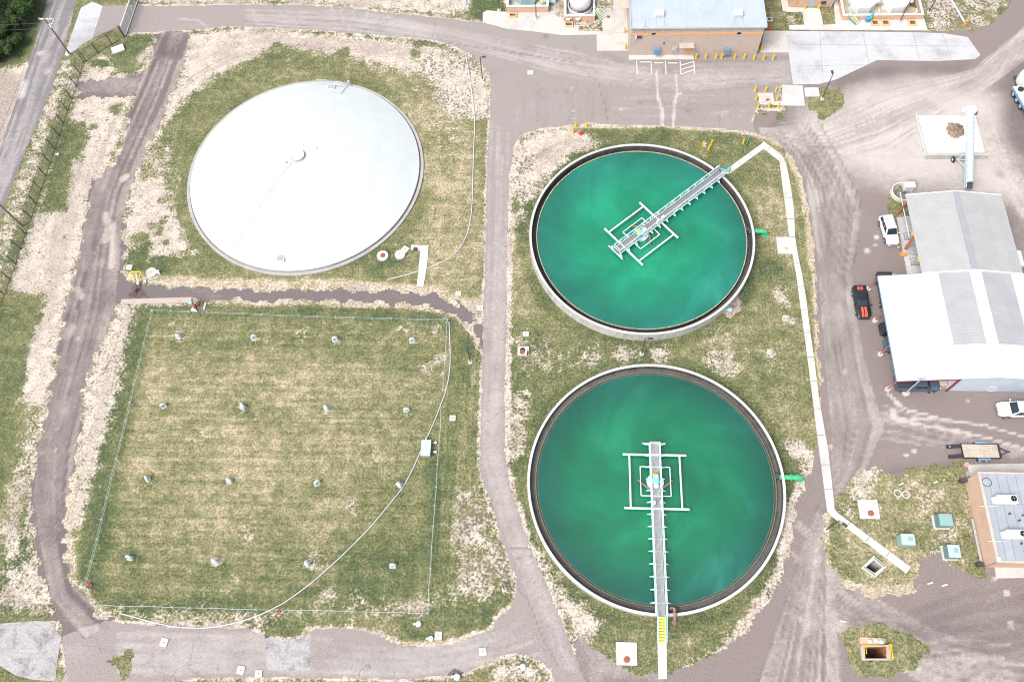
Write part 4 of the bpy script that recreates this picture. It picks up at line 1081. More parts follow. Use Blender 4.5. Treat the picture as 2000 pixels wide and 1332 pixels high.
def bridge(name, ctr, ang, dz, label, bracing):
    t = thing(name, label, 'walkway bridge', (ctr[0], ctr[1], 0), ang)
    X0, X1, W = -4.62, 15.62, .60
    L = lambda n, mb, m, **k: build(n, mb, m, t, world=False, **k)
    gap = 1.42
    xs = [X0 + (X1 - X0) * i / 14 for i in range(15)]
    L('deck', MB().box(X0, X1, -.50, .50, dz - .06, dz), GRATEB if bracing else GRATE)
    for s in (-1, 1):
        mb = MB()
        y = s * W
        mb.bar((X0, y, dz), (X1, y, dz), .10, .14).bar((X0, y, dz + 1.1), (X1, y, dz + 1.1), .09, .08)
        for i, x in enumerate(xs):
            mb.bar((x, y, dz), (x, y, dz + 1.1), .055)
            if i < 14:
                a, b = (dz, dz + 1.1) if i % 2 else (dz + 1.1, dz)
                mb.bar((x, y, a), (xs[i + 1], y, b), .06)
        L('side_truss', mb, PALEBLUE)
        for x in xs[:-1]:
            mb = MB()
            yo = s * (W + .54)
            mb.bar((x, s * W, dz - .02), (x, yo, dz - .02), .10, .06)
            mb.bar((x, yo, dz - .04), (x + .02, s * W, dz + .75), .06)
            mb.bar((x - .16, s * W, dz - .02), (x, yo, dz - .02), .05)
            L('outrigger', mb, PALEBLUE)
    if bracing:
        mb = MB()
        for i in range(14):
            mb.bar((xs[i], -.48, dz + .012), (xs[i], .48, dz + .012), .045, .02)
            s = 1 if i % 2 else -1
            mb.bar((xs[i], -s * .48, dz + .014), (xs[i + 1], s * .48, dz + .014), .045, .016)
        L('lateral_bracing', mb, GALV)
    mb = MB()
    mb.bar((X0, -W, dz + 1.1), (X0, W, dz + 1.1), .07).bar((X0, -W, dz + .6), (X0, W, dz + .6), .05)
    L('end_rail', mb, PALEBLUE)
    for q, (x, y) in enumerate(((2.6, -.38), (2.5, .52)) if bracing else ((3.4, -.38), (2.5, -.42))):
        L('control_box', MB().box(x, x + .45, y - .15, y + .15, dz + .1, dz + .95), WHITE)
    L('beam', MB().bar((X0, -.35, dz - .35), (X1 - .3, -.35, dz - .35), .1, .4).bar((X0, .35, dz - .35), (X1 - .3, .35, dz - .35), .1, .4), GREYM)
    return t
ANGA, ANGB = R(40.98), R(-90.17)
bridge('walkway_bridge', CA, ANGA, HA + .22, 'pale blue truss walkway over the upper clarifier, running diagonally', False)
bridge('walkway_bridge', CB, ANGB, HB + .22, 'pale blue truss walkway over the lower clarifier, ending at yellow stairs', True)

def mechanism(ctr, ang, wz, dz, label):
    t = thing('clarifier_mechanism', label, 'scraper drive', (ctr[0], ctr[1], wz), ang)
    L = lambda n, mb, m, **k: build(n, mb, m, t, world=False, **k)
    z = .62
    for x in (-3.33, 3.33):
        L('float_pipe', MB().tube([(x, -3.88, z), (x, 3.88, z)], .15, 10), WHITE, smooth=True)
    for y in (-3.06, 3.06):
        L('float_pipe', MB().tube([(-3.3, y, z), (3.3, y, z)], .125, 10), WHITE, smooth=True)
    L('skimmer_pipe', MB().tube([(-4.78, -1.42, z), (-4.78, 1.42, z)], .09, 8), WHITE, smooth=True)
    mb = MB()
    q = 1.80
    for a, b in (((-q, -q), (q, -q)), ((q, -q), (q, q)), ((q, q), (-q, q)), ((-q, q), (-q, -q))):
        mb.bar((*a, z), (*b, z), .11)
    L('inner_frame', mb, WHITE)
    L('centre_drum', MB().lathe((0, 0, 0), [(1.0, -.2), (1.0, .3), (1.04, .3), (1.04, .38), (.0, .40)], 32), PALEBLUE, smooth=True)
    L('drive_housing', MB().lathe((0, 0, 0), [(.46, .38), (.46, dz - wz + .15), (.3, dz - wz + .28), (0, dz - wz + .3)], 20), SKYBLUE, smooth=True)
    L('turntable', MB().lathe((0, 0, 0), [(.86, .40), (.86, .47), (.7, .52), (.46, .53)], 24), PANELB, smooth=True)
    L('gearbox', MB().box(-.75, -.1, -.32, .32, dz - wz + .1, dz - wz + .62), SKYBLUE, bevel=.05)
    L('drive_motor', MB().tube([(-.62, -.40, dz - wz + .78), (-.55, .22, dz - wz + .78)], .15, 12), YEL, smooth=True)
    L('cap', MB().lathe((.62, .05, 0), [(.32, dz - wz), (.32, dz - wz + .3), (.2, dz - wz + .42), (0, dz - wz + .45)], 16), WHITE, smooth=True)
    for s in (-1, 1):
        L('inlet_arm', MB().tube([(.85, s * .75, .30), (-.05, s * 1.9, .34), (-.22, s * 2.05, .36)], [.16, .13, .17], 10), RUSTB, smooth=True)
    return t
mechanism(CA, ANGA, WA, HA + .22, 'upper clarifier drive with a square of white pipes around it')
mechanism(CB, ANGB, WB, HB + .22, 'lower clarifier drive with a square of white pipes around it')

# effluent pipes
def effluent(p0, p1, z, label):
    x0, y0 = p0; x1, y1 = p1
    t = thing('effluent_pipe', label, 'pipe', (x1, y1, 0))
    n = 8; r = .32; pts = [(x0 - .5, y0, z), (x1 - .5, y1, z)]
    for k in range(1, n + 1):
        a = PI / 2 * k / n
        pts.append((x1 - .5 + .5 * math.sin(a), y1, z - .5 + .5 * math.cos(a)))
    pts.append((x1, y1, -.1))
    build('pipe', MB().tube(pts, r, 16), GREEN, t, smooth=True)
    for f in (.42, .78):
        x = x0 + (x1 - x0) * f
        build('flange', MB().tube([(x - .05, y0, z), (x + .05, y0, z)], r + .12, 16), GREEN, t, smooth=True)
    build('base_flange', MB().lathe((x1, y1, 0), [(r + .14, 0), (r + .14, .1), (r, .1)], 16), GREEN, t)
effluent((CA[0] + ROUT, CA[1] + 1.1), (CA[0] + ROUT + 1.95, CA[1] + 1.1), .95, 'bright green pipe elbow leaving the upper clarifier')
effluent((CB[0] + ROUT, CB[1] + 1.0), (CB[0] + ROUT + 2.25, CB[1] + 1.0), .75, 'bright green pipe elbow leaving the lower clarifier')
# brown inlet pipe over the lower rim
t = thing('inlet_pipe', 'brown rusty pipe bent over the rim beside the stairs', 'pipe', G3(1317, 1212, 0))
a = G3(1310, 1187, 1.5); b = G3(1317, 1187, 1.65); c = G3(1318.5, 1207, 1.6); d = G3(1315, 1213, .2)
build('pipe', MB().tube([(a[0], a[1], .4), (a[0], a[1], 1.35), (a[0] + .1, a[1], 1.6), b, c, (c[0], c[1] - .25, 1.2), (d[0], c[1] - .35, -.1)], .17, 10), RUSTB, t, smooth=True)
build('flange', MB().tube([(c[0], c[1] - .3, .5), (c[0], c[1] - .33, .7)], .27, 12), RUSTB, t)

# stairs at the lower clarifier
s0 = (CB[0] + .02, CB[1] - 15.62, HB + .22); s1 = (*G(1292, 1256, 0), 0.1)
t = thing('stair', 'steep stair with yellow treads and pale blue rails', 'stair', (s1[0], s1[1], 0))
nst = 9
for k in range(nst):
    f = (k + .5) / nst
    x = s0[0] + (s1[0] - s0[0]) * f; y = s0[1] + (s1[1] - s0[1]) * f; z = s0[2] * (1 - f) + s1[2] * f
    build('tread', MB().box(x - .44, x + .44, y - .145, y + .125, z - .03, z), YTRD, t)
for s in (-1, 1):
    build('stringer', MB().bar((s0[0] + s * .47, s0[1], s0[2] - .1), (s1[0] + s * .47, s1[1], s1[2] - .1), .05, .26), PALEBLUE, t)
    mb = MB().bar((s0[0] + s * .5, s0[1], s0[2] + .95), (s1[0] + s * .5, s1[1], s1[2] + .95), .06).bar((s0[0] + s * .5, s0[1], s0[2] + .5), (s1[0] + s * .5, s1[1], s1[2] + .5), .04)
    for f in (0, .33, .66, 1):
        x = s0[0] + (s1[0] - s0[0]) * f + s * .5; y = s0[1] + (s1[1] - s0[1]) * f; z = s0[2] * (1 - f) + s1[2] * f
        mb.bar((x, y, z - .1), (x, y, z + .95), .05)
    build('handrail', mb, SKYBLUE, t)

# gates and sign at the upper bridge
def rail_frame(name, p, q, h, mat, label, cat, n=3, tilt=0):
    t = thing(name, label, cat, ((p[0] + q[0]) / 2, (p[1] + q[1]) / 2, 0))
    mb = MB()
    for k in range(n):
        z = h * (k + 1) / n
        mb.bar((p[0], p[1] - tilt * z, z), (q[0], q[1] - tilt * z, z), .07)
    build('rail', mb, mat, t)
    for f in (0, .5, 1):
        x = p[0] + (q[0] - p[0]) * f; y = p[1] + (q[1] - p[1]) * f
        build('post', MB().bar((x, y, 0), (x, y - tilt * h, h + .04), .08), mat, t)
    return t
rail_frame('guard_rail', G(1405, 336), G(1424, 338), 1.3, TEAL, 'teal guard rail at the landing of the upper clarifier walkway', 'railing')
rail_frame('guard_rail', G(1455, 288), G(1465, 268), .55, TEAL, 'small teal rail frame standing in the grass by the footpath bend', 'railing', 2)
t = thing('warning_sign', 'red and white warning sign at the top of the diagonal walkway', 'sign', G3(1396, 345, 0))
p = Vector(G3(1393, 335, 2.6)); q = Vector(G3(1401, 327, 2.6))
build('board', MB().bar(p, q, .05, .6), RED, t)
build('border', MB().bar(p + Vector((0, 0, .34)), q + Vector((0, 0, .34)), .07, .08).bar(p - Vector((0, 0, .34)), q - Vector((0, 0, .34)), .07, .08), WHITE, t)
build('post', MB().bar((p[0], p[1], 1.6), (p[0], p[1], 2.9), .06), GALV, t)

# ================================================================== DOMED TANK
CDx, CDy = CD
DB, DH, DR = .5, 3.5, 17.22
def domez(r):
    return DB + DH * (1 - (min(r, DR) / DR) ** 2)
def onDome(px, py):
    z = 2.0
    for _ in range(12):
        x, y = G(px, py, z)
        z = domez(math.hypot(x - CDx, y - CDy))
    return Vector((x, y, z))
CURB = mat_concrete('curb_concrete', (0.36, 0.345, 0.33), (0.24, 0.23, 0.22), 0.6, 0.5)
t = thing('domed_tank', 'wide round tank with a shallow white dome', 'tank', (CDx, CDy, 0))
c = (CDx, CDy, 0)
build('curb_ring', MB().lathe(c, [(RD, -.2), (RD, .22), (RD - .42, .22), (RD - .42, .02)], 160), CURB, t)
build('gutter', MB().lathe(c, [(RD - .42, .03), (DR - .1, .03)], 160), CURB, t)
build('wall', MB().lathe(c, [(DR - .02, 0), (DR - .02, DB - .1)], 160), TWALL, t, smooth=True)
prof = [(DR + .03, DB - .12), (DR + .03, DB)]
for k in range(1, 17):
    r = DR * (1 - k / 16)
    prof.append((max(r, 0.001), domez(r)))
build('dome_roof', MB().lathe(c, prof, 160), DOME, t, smooth=True)
build('vent_shaded_collar', MB().lathe((CDx, CDy, domez(0) - .06), [(1.12, 0), (1.12, .09), (.8, .1)], 28), GREYM, t)  # collar coloured grey to stand for the shadow round the vent cap
build('roof_vent', MB().lathe((CDx, CDy, domez(0) - .08), [(.82, 0), (.82, .3), (.95, .3), (.95, .42), (.6, .55), (0, .6)], 28), WHITE, t, smooth=True)
for px_, py_, s in ((548.5, 505, 1.0), (647, 171.5, 1.0)):
    p = onDome(px_, py_)
    h = build('hatch', MB().cbox((p.x, p.y, p.z - .1), s * 1.12, s * 1.05, .32, 0), WHITE, t)
    mb = MB().box(p.x - .46, p.x + .46, p.y - .43, p.y + .43, p.z + .2, p.z + .23)
    for k in range(5):
        mb.box(p.x - .44 + k * .2, p.x - .40 + k * .2, p.y - .42, p.y + .42, p.z + .23, p.z + .25)
    build('louvre', mb, GREYM, h)
cab = [onDome(a, b) + Vector((0, 0, .03)) for a, b in ((568, 321), (552, 340), (530, 370), (508, 402), (488, 435), (470, 468), (454, 490))]
build('cable', MB().tube(cab, .03, 5), GREYM, t)
for px_, py_, r in ((559, 317.5, .16), (569, 320, .08), (619, 290, .07), (593, 283, .06)):
    p = onDome(px_, py_)
    build('roof_fitting', MB().lathe(p, [(r, -.05), (r, .15), (0, .2)], 10), GREYM, t)
for a, b in (((622, 166), (641, 166)), ((657, 169), (673, 172))):
    p, q = onDome(*a), onDome(*b)
    mb = MB()
    for h in (.5, 1.05):
        mb.bar(p + Vector((0, 0, h)), q + Vector((0, 0, h)), .05)
    for f in (0, .33, .66, 1):
        w_ = p.lerp(q, f); mb.bar(w_ - Vector((0, 0, .1)), w_ + Vector((0, 0, 1.05)), .05)
    build('handrail', mb, PALEBLUE, t)
mb = MB()
pts = [onDome(*a) + Vector((0, 0, .12)) for a in ((636, 178), (650, 181), (666, 184), (672, 176), (681, 165))]
for i in range(len(pts) - 1):
    mb.bar(pts[i], pts[i + 1], .07)
build('conduit', mb, GALV, t)
p = onDome(682, 166)
build('ladder_cage', MB().cbox((p.x, p.y, p.z - .6), .35, .3, 1.4, .2), GALV, t)

# ================================================================== POLES
LPN = 0
def light_pole(px_, py_, h, head_dx, head_dy, label):
    x, y = G(px_, py_)
    t = thing('light_pole', label, 'lamp post', (x, y, 0), 0, 'black lamp posts around the site')
    build('base', MB().lathe((x, y, 0), [(.3, -.1), (.3, .3), (0, .3)], 14), CONCW, t)
    build('pole', MB().tube([(x, y, .3), (x, y, h)], [.085, .06], 8), DARK, t, smooth=True)
    build('arm', MB().bar((x, y, h - .05), (x + head_dx, y + head_dy, h + .02), .06), DARK, t)
    hd = build('lamp_head', MB().cbox((x + head_dx * 1.5, y + head_dy * 1.5, h - .04), .62, .30, .12, math.atan2(head_dy, head_dx)), DARK, t)
    build('lens', MB().cbox((x + head_dx * 1.5, y + head_dy * 1.5, h - .06), .5, .24, .02, math.atan2(head_dy, head_dx)), LAMP, hd)
light_pole(942.5, 157.5, 5.0, .4, 0, 'black lamp post on the bare dirt north east of the domed tank')
light_pole(1605, 195, 5.3, 0, .3, 'black lamp post beside the white pad at the concrete apron')
light_pole(1252.8, 692, 4.9, .45, 0, 'lamp post standing between the two clarifiers')
light_pole(919, 708, 4.8, .45, 0, 'lamp post at the right edge of the grass field')
light_pole(985, 1151, 4.3, .4, .1, 'lamp post by the curve of the bottom road')
light_pole(1613, 1035, 5.0, .35, -.3, 'lamp post beside the end of the long footpath')
light_pole(1047, 37, 5.0, 0, .3, 'lamp post on the concrete below the left chemical tank')
light_pole(975, 22, 5.0, 0, .3, 'lamp post in the weeds left of the chemical tank')
light_pole(1757, 44, 5.0, 0, .3, 'lamp post in front of the right octagonal tank')
light_pole(1813, 26.5, 5.0, 0, .3, 'lamp post on the dirt right of the octagonal tanks')
x, y = G(1768, 768)
t = thing('leaning_lamp_post', 'grey lamp post in front of the dark pickup under the carport', 'lamp post', (x, y, 0))
build('base', MB().lathe((x, y, 0), [(.45, -.1), (.45, .35), (0, .35)], 18), CONCW, t)
tx, ty = G(1801, 739, 5.6)
build('pole', MB().tube([(x, y, .3), (tx, ty, 5.6)], [.11, .09], 8), GREYM, t, smooth=True)
build('lamp_head', MB().cbox((tx, ty, 5.6), .9, .22, .12, 0), GREYM, t)

def utility_pole(px_, py_, h, label, arms):
    x, y = G(px_, py_)
    t = thing('utility_pole', label, 'utility pole', (x, y, 0))
    build('pole', MB().tube([(x, y, -.2), (x, y, h)], [.17, .12], 10), POLEW, t, smooth=True)
    for (dx0, dy0, dx1, dy1, z) in arms:
        build('crossarm', MB().bar((x + dx0, y + dy0, z), (x + dx1, y + dy1, z), .16, .14), WHITE, t)
        mb = MB()
        for f in (0.05, .35, .65, .95):
            mb.lathe((x + dx0 + (dx1 - dx0) * f, y + dy0 + (dy1 - dy0) * f, z + .07), [(.06, 0), (.1, .1), (.05, .2), (0, .22)], 8)
        build('insulator', mb, GREYM, t)
    return x, y
ux, uy = utility_pole(136, 106, 7.6, 'wooden utility pole with white crossarms beside the entrance apron', [(-.9, 0, 1.5, 0, 7.4), (1.5, .05, 1.3, -2.0, 7.25)])
build('transformer_can', MB().lathe((ux + .35, uy - .1, 5.9), [(.22, 0), (.22, .5), (.1, .6), (0, .6)], 14), WHITE, bpy.data.objects['utility_pole'])
vx, vy = utility_pole(44, 442, 10.5, 'wooden utility pole at the left edge beside the street', [(-1.1, 0, 1.1, 0, 10.2)])
for k, (dz, o_) in enumerate(((7.55, -.8), (7.55, .2), (7.55, 1.4))):
    pts = []
    for i in range(13):
        f = i / 12
        pts.append((ux + o_ + (vx - ux - o_ * .3) * f, uy + (vy - uy) * f, dz + 2.6 * f - 3.2 * f * (1 - f)))
    build('power_line', MB().tube(pts, .02, 4), DARK, None, ['overhead wire nearest the trees', 'middle overhead wire between the utility poles', 'overhead wire nearest the site fence'][k], 'wire', 'overhead power lines')
for k, (dy, o_) in enumerate(((-2.0, 1.3), (-.9, .2))):
    pts = []
    for i in range(9):
        f = i / 8
        pts.append((ux + o_ - 60 * f, uy + dy + 1 * f, 7.45 - 4 * f * (1 - f) * 1.1))
    build('power_line', MB().tube(pts, .02, 4), DARK, None, ['lower wire crossing the street to the trees', 'upper wire crossing the street to the trees'][k], 'wire', 'overhead power lines')

# ================================================================== FENCES
def fence(pts, h, label, wires=False, mat=DARK, fabric=CHAIN, r=.05):
    P = GP(pts)
    cx = sum(p[0] for p in P) / len(P); cy = sum(p[1] for p in P) / len(P)
    t = thing('wire_fence' if wires else 'chain_link_fence', label, 'fence', (cx, cy, 0))
    for i, p in enumerate(P):
        r = r if wires else .075
        mb = MB().tube([(p[0], p[1], 0), (p[0], p[1], h)], r, 6)
        if wires:
            mb.bar((p[0] - .16, p[1], h * .95), (p[0] + .16, p[1], h * .95), .04).bar((p[0], p[1] - .16, h * .7), (p[0], p[1] + .16, h * .7), .04)
        else:
            mb.bar((p[0], p[1], h), (p[0] - .22, p[1] + .05, h + .28), .05)
        build('post', mb, mat, t)
    zs = (h * .5, h * .95) if wires else (.06, h)
    for z in zs:
        mb = MB()
        for i in range(len(P) - 1):
            mb.bar((*P[i], z), (*P[i + 1], z), .02 if wires else .035)
        build('wire' if wires else 'rail', mb, mat, t)
    if not wires:
        mb = MB()
        for i in range(len(P) - 1):
            a, b = P[i], P[i + 1]
            mb.add([(a[0], a[1], .04), (b[0], b[1], .04), (b[0], b[1], h), (a[0], a[1], h)], [(0, 1, 2, 3)])
        build('mesh_fabric', mb, fabric, t)
    return t
fence([(242, 72), (219, 87), (192, 104), (168, 120), (164, 122), (157, 145), (149, 169), (141, 194), (132, 216), (124, 241), (116, 266), (107, 291), (98, 318), (90, 344), (80, 370), (71, 398), (61, 426), (50, 457), (40, 486), (31, 515), (19.5, 545), (9.5, 576), (-2, 608), (-14, 642)], 2.1, 'dark chain link fence along the street on the west side')
CY = simple('pale_cyan_wire', (0.38, 0.47, 0.49), 0.5, .05, 2)
fence([(300, 610), (337, 611), (371, 612), (407, 613), (443, 615), (478, 616), (514, 618), (550, 620), (586, 620.5), (621, 622), (657, 623), (692, 624), (728, 625), (765, 626), (801, 627), (837, 628), (875, 628)], .75, 'pale low wire fence along the top of the grass field', True, CY)
fence([(300, 612), (292, 644), (284, 675), (274, 719), (265, 754), (257, 789), (249, 825), (240, 862), (231, 898), (221, 936), (213, 974), (202.7, 1015.6), (194, 1055), (183, 1097), (174, 1131), (171, 1147), (178.6, 1154.6)], .75, 'pale low wire fence along the left side of the grass field', True, CY)
fence([(200.6, 1182), (243, 1184.6), (305, 1185), (340, 1187), (375, 1187.6), (415, 1188), (456, 1190), (500, 1191), (543, 1191.5), (590, 1192), (640, 1193), (690, 1195), (740, 1196), (790, 1197), (837, 1199)], .65, 'pale low wire fence along the bottom of the grass field', True, CY, r=.035)
fence([(837, 1197), (838, 1153), (842, 1111), (844, 1069.5), (847, 1029), (850, 989), (852.7, 954), (855, 909), (858, 873), (861, 835), (862, 799)], .65, 'pale low wire fence along the lower right side of the grass field', True, CY, r=.035)
fence([(874, 628), (872, 662), (870, 700), (867.6, 732), (865, 765)], .65, 'short pale wire fence at the upper right corner of the grass field', True, CY, r=.035)
# sliding gate
g0 = G(246, 71); g1 = G(271, -2)
t = thing('sliding_gate', 'long sliding gate with grey mesh across the driveway', 'gate', (g0[0], g0[1], 0))
g0v, g1v = Vector((*g0, 0)), Vector((*g1, 0))
fr = MB()
for z in (.12, 2.0):
    fr.bar(g0v + Vector((0, 0, z)), g1v + Vector((0, 0, z)), .12, .14 if z > 1 else .08)
for k in range(6):
    p = g0v.lerp(g1v, k / 5); fr.bar(p + Vector((0, 0, .1)), p + Vector((0, 0, 2.0)), .07)
build('frame', fr, WHITE, t)
build('infill', MB().add([tuple(g0v + Vector((0, 0, .1))), tuple(g1v + Vector((0, 0, .1))), tuple(g1v + Vector((0, 0, 1.95))), tuple(g0v + Vector((0, 0, 1.95)))], [(0, 1, 2, 3)]), GATEM, t)
build('bottom_rail', MB().bar(g0v + Vector((.05, 0, .05)), g1v + Vector((.05, 0, .05)), .1), DARK, t)
build('gate_post', MB().tube([(g0[0] - .1, g0[1] - .15, 0), (g0[0] - .1, g0[1] - .15, 2.4)], .08, 8), DARK, t)

# curved white pipes lying on the grass
def curve_pts(pts, z, n=8):
    P = [Vector((*G(a, b, z), z)) for a, b in pts]
    out = []
    for i in range(len(P) - 1):
        p0 = P[max(i - 1, 0)]; p1 = P[i]; p2 = P[i + 1]; p3 = P[min(i + 2, len(P) - 1)]
        for k in range(n):
            u = k / n
            out.append(.5 * ((2 * p1) + (p2 - p0) * u + (2 * p0 - 5 * p1 + 4 * p2 - p3) * u * u + (3 * p1 - p0 - 3 * p2 + p3) * u ** 3))
    out.append(P[-1])
    return out
build('water_pipe', MB().tube(curve_pts([(877, 628), (879.5, 690), (877.5, 730), (870, 765), (861, 790), (848, 823), (836, 850), (823, 878), (804, 920), (787, 950), (760, 985), (722, 1030), (682, 1071), (640, 1110), (600, 1144), (560, 1173), (543, 1183), (510, 1199), (470, 1213), (430, 1222), (390, 1226), (340, 1223), (300, 1215), (260, 1204), (233, 1197)], .09, 5), .065, 8), PVC, None, 'long white pipe curving across the grass field', 'pipe', None, None, True)
build('water_pipe', MB().tube(curve_pts([(909, 104), (917, 150), (924, 200), (927, 240), (925, 300), (923.5, 350), (922, 400), (917, 440), (909, 465), (895, 488), (872, 507), (835, 524)], .09, 5), .065, 8), PVC, None, 'white pipe curving down beside the road to the L shaped path', 'pipe', None, None, True)
build('water_pipe', MB().tube(curve_pts([(816, 530), (785, 539), (757, 546)], .09, 5), .065, 8), PVC, None, 'short white pipe left of the L shaped path', 'pipe', None, None, True)
build('water_pipe', MB().tube(curve_pts([(912, -20), (908, 25)], .09, 5), .065, 8), PVC, None, 'white pipe on the dirt at the top of the photo', 'pipe', None, None, True)

# gooseneck vents of the buried reservoir
rows = [[(350, 659), (497, 661), (655, 664), (806, 667)], [(321, 793), (475, 795), (638, 798), (794, 801)], [(290, 937), (449, 940), (620, 944), (780, 947)], [(255, 1090), (422, 1096), (601, 1102), (768, 1105)]]
CYW = simple('vent_paint', (0.46, 0.58, 0.62), 0.5, .05, 2, dirt=(.5, .45, .4), dirt_amt=.2)
v0 = None
rn = ['top', 'second', 'third', 'bottom']; cn = ['leftmost', 'second', 'third', 'rightmost']
for i, row in enumerate(rows):
    for j, q in enumerate(row):
        x, y = G(*q)
        lb = 'gooseneck vent in the %s row of the field, %s of its row' % (rn[i], cn[j])
        if v0 is None:
            v0 = thing('vent_pipe', lb, 'vent', (x, y, 0), R(-20), 'gooseneck vents in the grass field')
            pts = [(-.22, 0, 0), (-.22, 0, .55)] + [(-.22 + .24 * (1 - math.cos(a)), 0, .55 + .24 * math.sin(a)) for a in np.linspace(.4, PI, 7)] + [(.26, 0, .42)]
            build('riser', MB().tube(pts, .16, 10), CYW, v0, world=False, smooth=True)
            build('screen', MB().lathe((.26, 0, .36), [(.22, 0), (.22, .1), (0, .1)], 12), GREYM, v0, world=False)
            build('base_plate', MB().cbox((-.05, 0, -.02), .75, .6, .07), CONC, v0, world=False)
        else:
            dup(v0, (x, y, 0), R(rng.uniform(-50, 30)), lb).rotation_euler = (R(rng.uniform(-7, 7)), R(rng.uniform(-7, 7)), R(rng.uniform(-60, 40)))

# ================================================================== BOLLARDS
b0 = None
def bollard(px_, py_, label, group, red=True):
    global b0
    x, y = G(px_, py_)
    if b0 is None:
        b0 = thing('bollard', label, 'bollard', (x, y, 0), 0, group)
        build('post', MB().tube([(0, 0, -.05), (0, 0, .98)], .15, 12), YEL, b0, world=False, smooth=True)
        build('cap', MB().lathe((0, 0, .98), [(.15, 0), (.13, .08), (0, .12)], 12), ORANGE, b0, world=False, smooth=True)
    else:
        dup(b0, (x, y, 0), 0, label, group)
g1_ = 'yellow bollards along the plant building'
order = ['first', 'second', 'third', 'fourth', 'fifth', 'sixth', 'seventh', 'eighth', 'ninth']
for i, (a, b) in enumerate(((1359, 115), (1378, 115), (1397.7, 115), (1409, 115), (1434.5, 115), (1453, 115), (1472, 116), (1491, 116.4), (1509.4, 116.7))):
    bollard(a, b, 'yellow bollard in the front row of the plant building, %s from the left' % order[i], g1_)
bollard(1219, 65.6, 'yellow bollard at the upper left corner of the square concrete pad', g1_)
bollard(1221.5, 97, 'yellow bollard at the lower left corner of the plant building', g1_)
bollard(1486, 99, 'yellow bollard against the east end wall of the plant building', g1_)
nm = ['left', 'middle', 'right']
for j, r_ in enumerate((((1474, 179), (1494.5, 179), (1514.5, 179.4)), ((1479.7, 211), (1500.7, 211), (1519.4, 211)))):
    for i, (a, b) in enumerate(r_):
        bollard(a, b, '%s bollard of the %s row around the valve pad' % (nm[i], ['upper', 'lower'][j]), 'yellow bollards around the valve pad')
bollard(1476, 195, 'bollard on the left side of the valve pad', 'yellow bollards around the valve pad')
bollard(1517, 195, 'bollard on the right side of the valve pad', 'yellow bollards around the valve pad')
bollard(1571.4, 18.7, 'bollard left of the grey roller door at the top', 'bollards at the small tan building')
bollard(1597.8, 18.4, 'bollard right of the grey roller door at the top', 'bollards at the small tan building')
for i, (a, b) in enumerate(((1125, 248), (1146, 248), (1119, 260))):
    bollard(a, b, ['yellow bollard upper left of the red hydrant', 'yellow bollard upper right of the red hydrant', 'yellow bollard lower left of the red hydrant'][i], 'yellow bollards around the red hydrant')
for i, (a, b) in enumerate(((1373, 285), (1384, 293), (1389, 283), (1451, 281))):
    bollard(a, b, ['yellow marker post, left one of three in the grass', 'yellow marker post, lowest of three in the grass', 'yellow marker post, upper right of three in the grass', 'single yellow marker post beside the small teal rail'][i], 'yellow marker posts in the grass')

def hydrant(px_, py_, mat, label, s=1.0, cap=None):
    x, y = G(px_, py_)
    t = thing('hydrant', label, 'hydrant', (x, y, 0))
    build('barrel', MB().lathe((x, y, 0), [(.26 * s, 0), (.26 * s, .08), (.17 * s, .1), (.17 * s, .6 * s), (.22 * s, .62 * s), (.2 * s, .75 * s), (.08 * s, .86 * s), (0, .9 * s)], 14), mat, t, smooth=True)
    build('nozzle', MB().tube([(x - .32 * s, y, .45 * s), (x + .32 * s, y, .45 * s)], .08 * s, 8), cap or mat, t)
hydrant(1134, 263, RED, 'red fire hydrant among three yellow bollards')
hydrant(1501, 57, RED, 'red hydrant at the east corner of the plant building roof', .8)
hydrant(1885, 47, ORANGE, 'orange hydrant at the foot of the white pipe', 1.0)
hydrant(177, 1142, RED, 'red hydrant at the lower left corner of the grass field', .7, WHITE)
hydrant(544, 1195, RED, 'red valve beside the white pipe at the bottom of the field', .7, WHITE)
hydrant(1376, 285, WHITE, 'white capped hydrant between the yellow marker posts', .8)

def valve(px_, py_, label, mat=CYW, s=1.0, rz=0.3):
    s *= .72
    x, y = G(px_, py_)
    t = thing('valve', label, 'valve', (x, y, 0), rz)
    build('body', MB().lathe((0, 0, 0), [(.3 * s, 0), (.3 * s, .35 * s), (.42 * s, .38 * s), (.42 * s, .5 * s), (.2 * s, .62 * s), (0, .65 * s)], 16), mat, t, world=False, smooth=True)
    build('branch', MB().tube([(0, 0, .3 * s), (-.75 * s, .25 * s, .3 * s)], .16 * s, 8), mat, t, world=False, smooth=True)
valve(818, 1219, 'pale blue valve with a red tip in the grass at the bottom', CYW, 1.1)
valve(842, 1247, 'pale blue valve left of the white slab by the bottom road', PANELB, 1.0)
valve(1021, 1302, 'pale blue valve on the dirt corner at the bottom', CYW, 1.1)
valve(309, 533, 'cyan valve cap on the round slab by the yellow guard', CYW, 1.0, 2.8)
valve(284, 550, 'pale valve below the round slab by the yellow guard', CYW, .7, 2.6)
valve(851, 865, 'small white valve right of the blue cabinet, upper one', CYW, .6)
valve(851, 883, 'small white valve right of the blue cabinet, lower one', CYW, .6)
valve(1425, 607, 'blue valve on rocks beside the upper clarifier wall', SKYBLUE, 1.0)
valve(114, 303, 'small white meter in the grass by the west fence', WHITE, .7)
valve(373, 593, 'bright cyan pump end at the concrete strip', SKYBLUE, .8, 0.0)
valve(893, 1322, 'pale blue valve beside the puddle at the bottom', CYW, 1.2, .2)

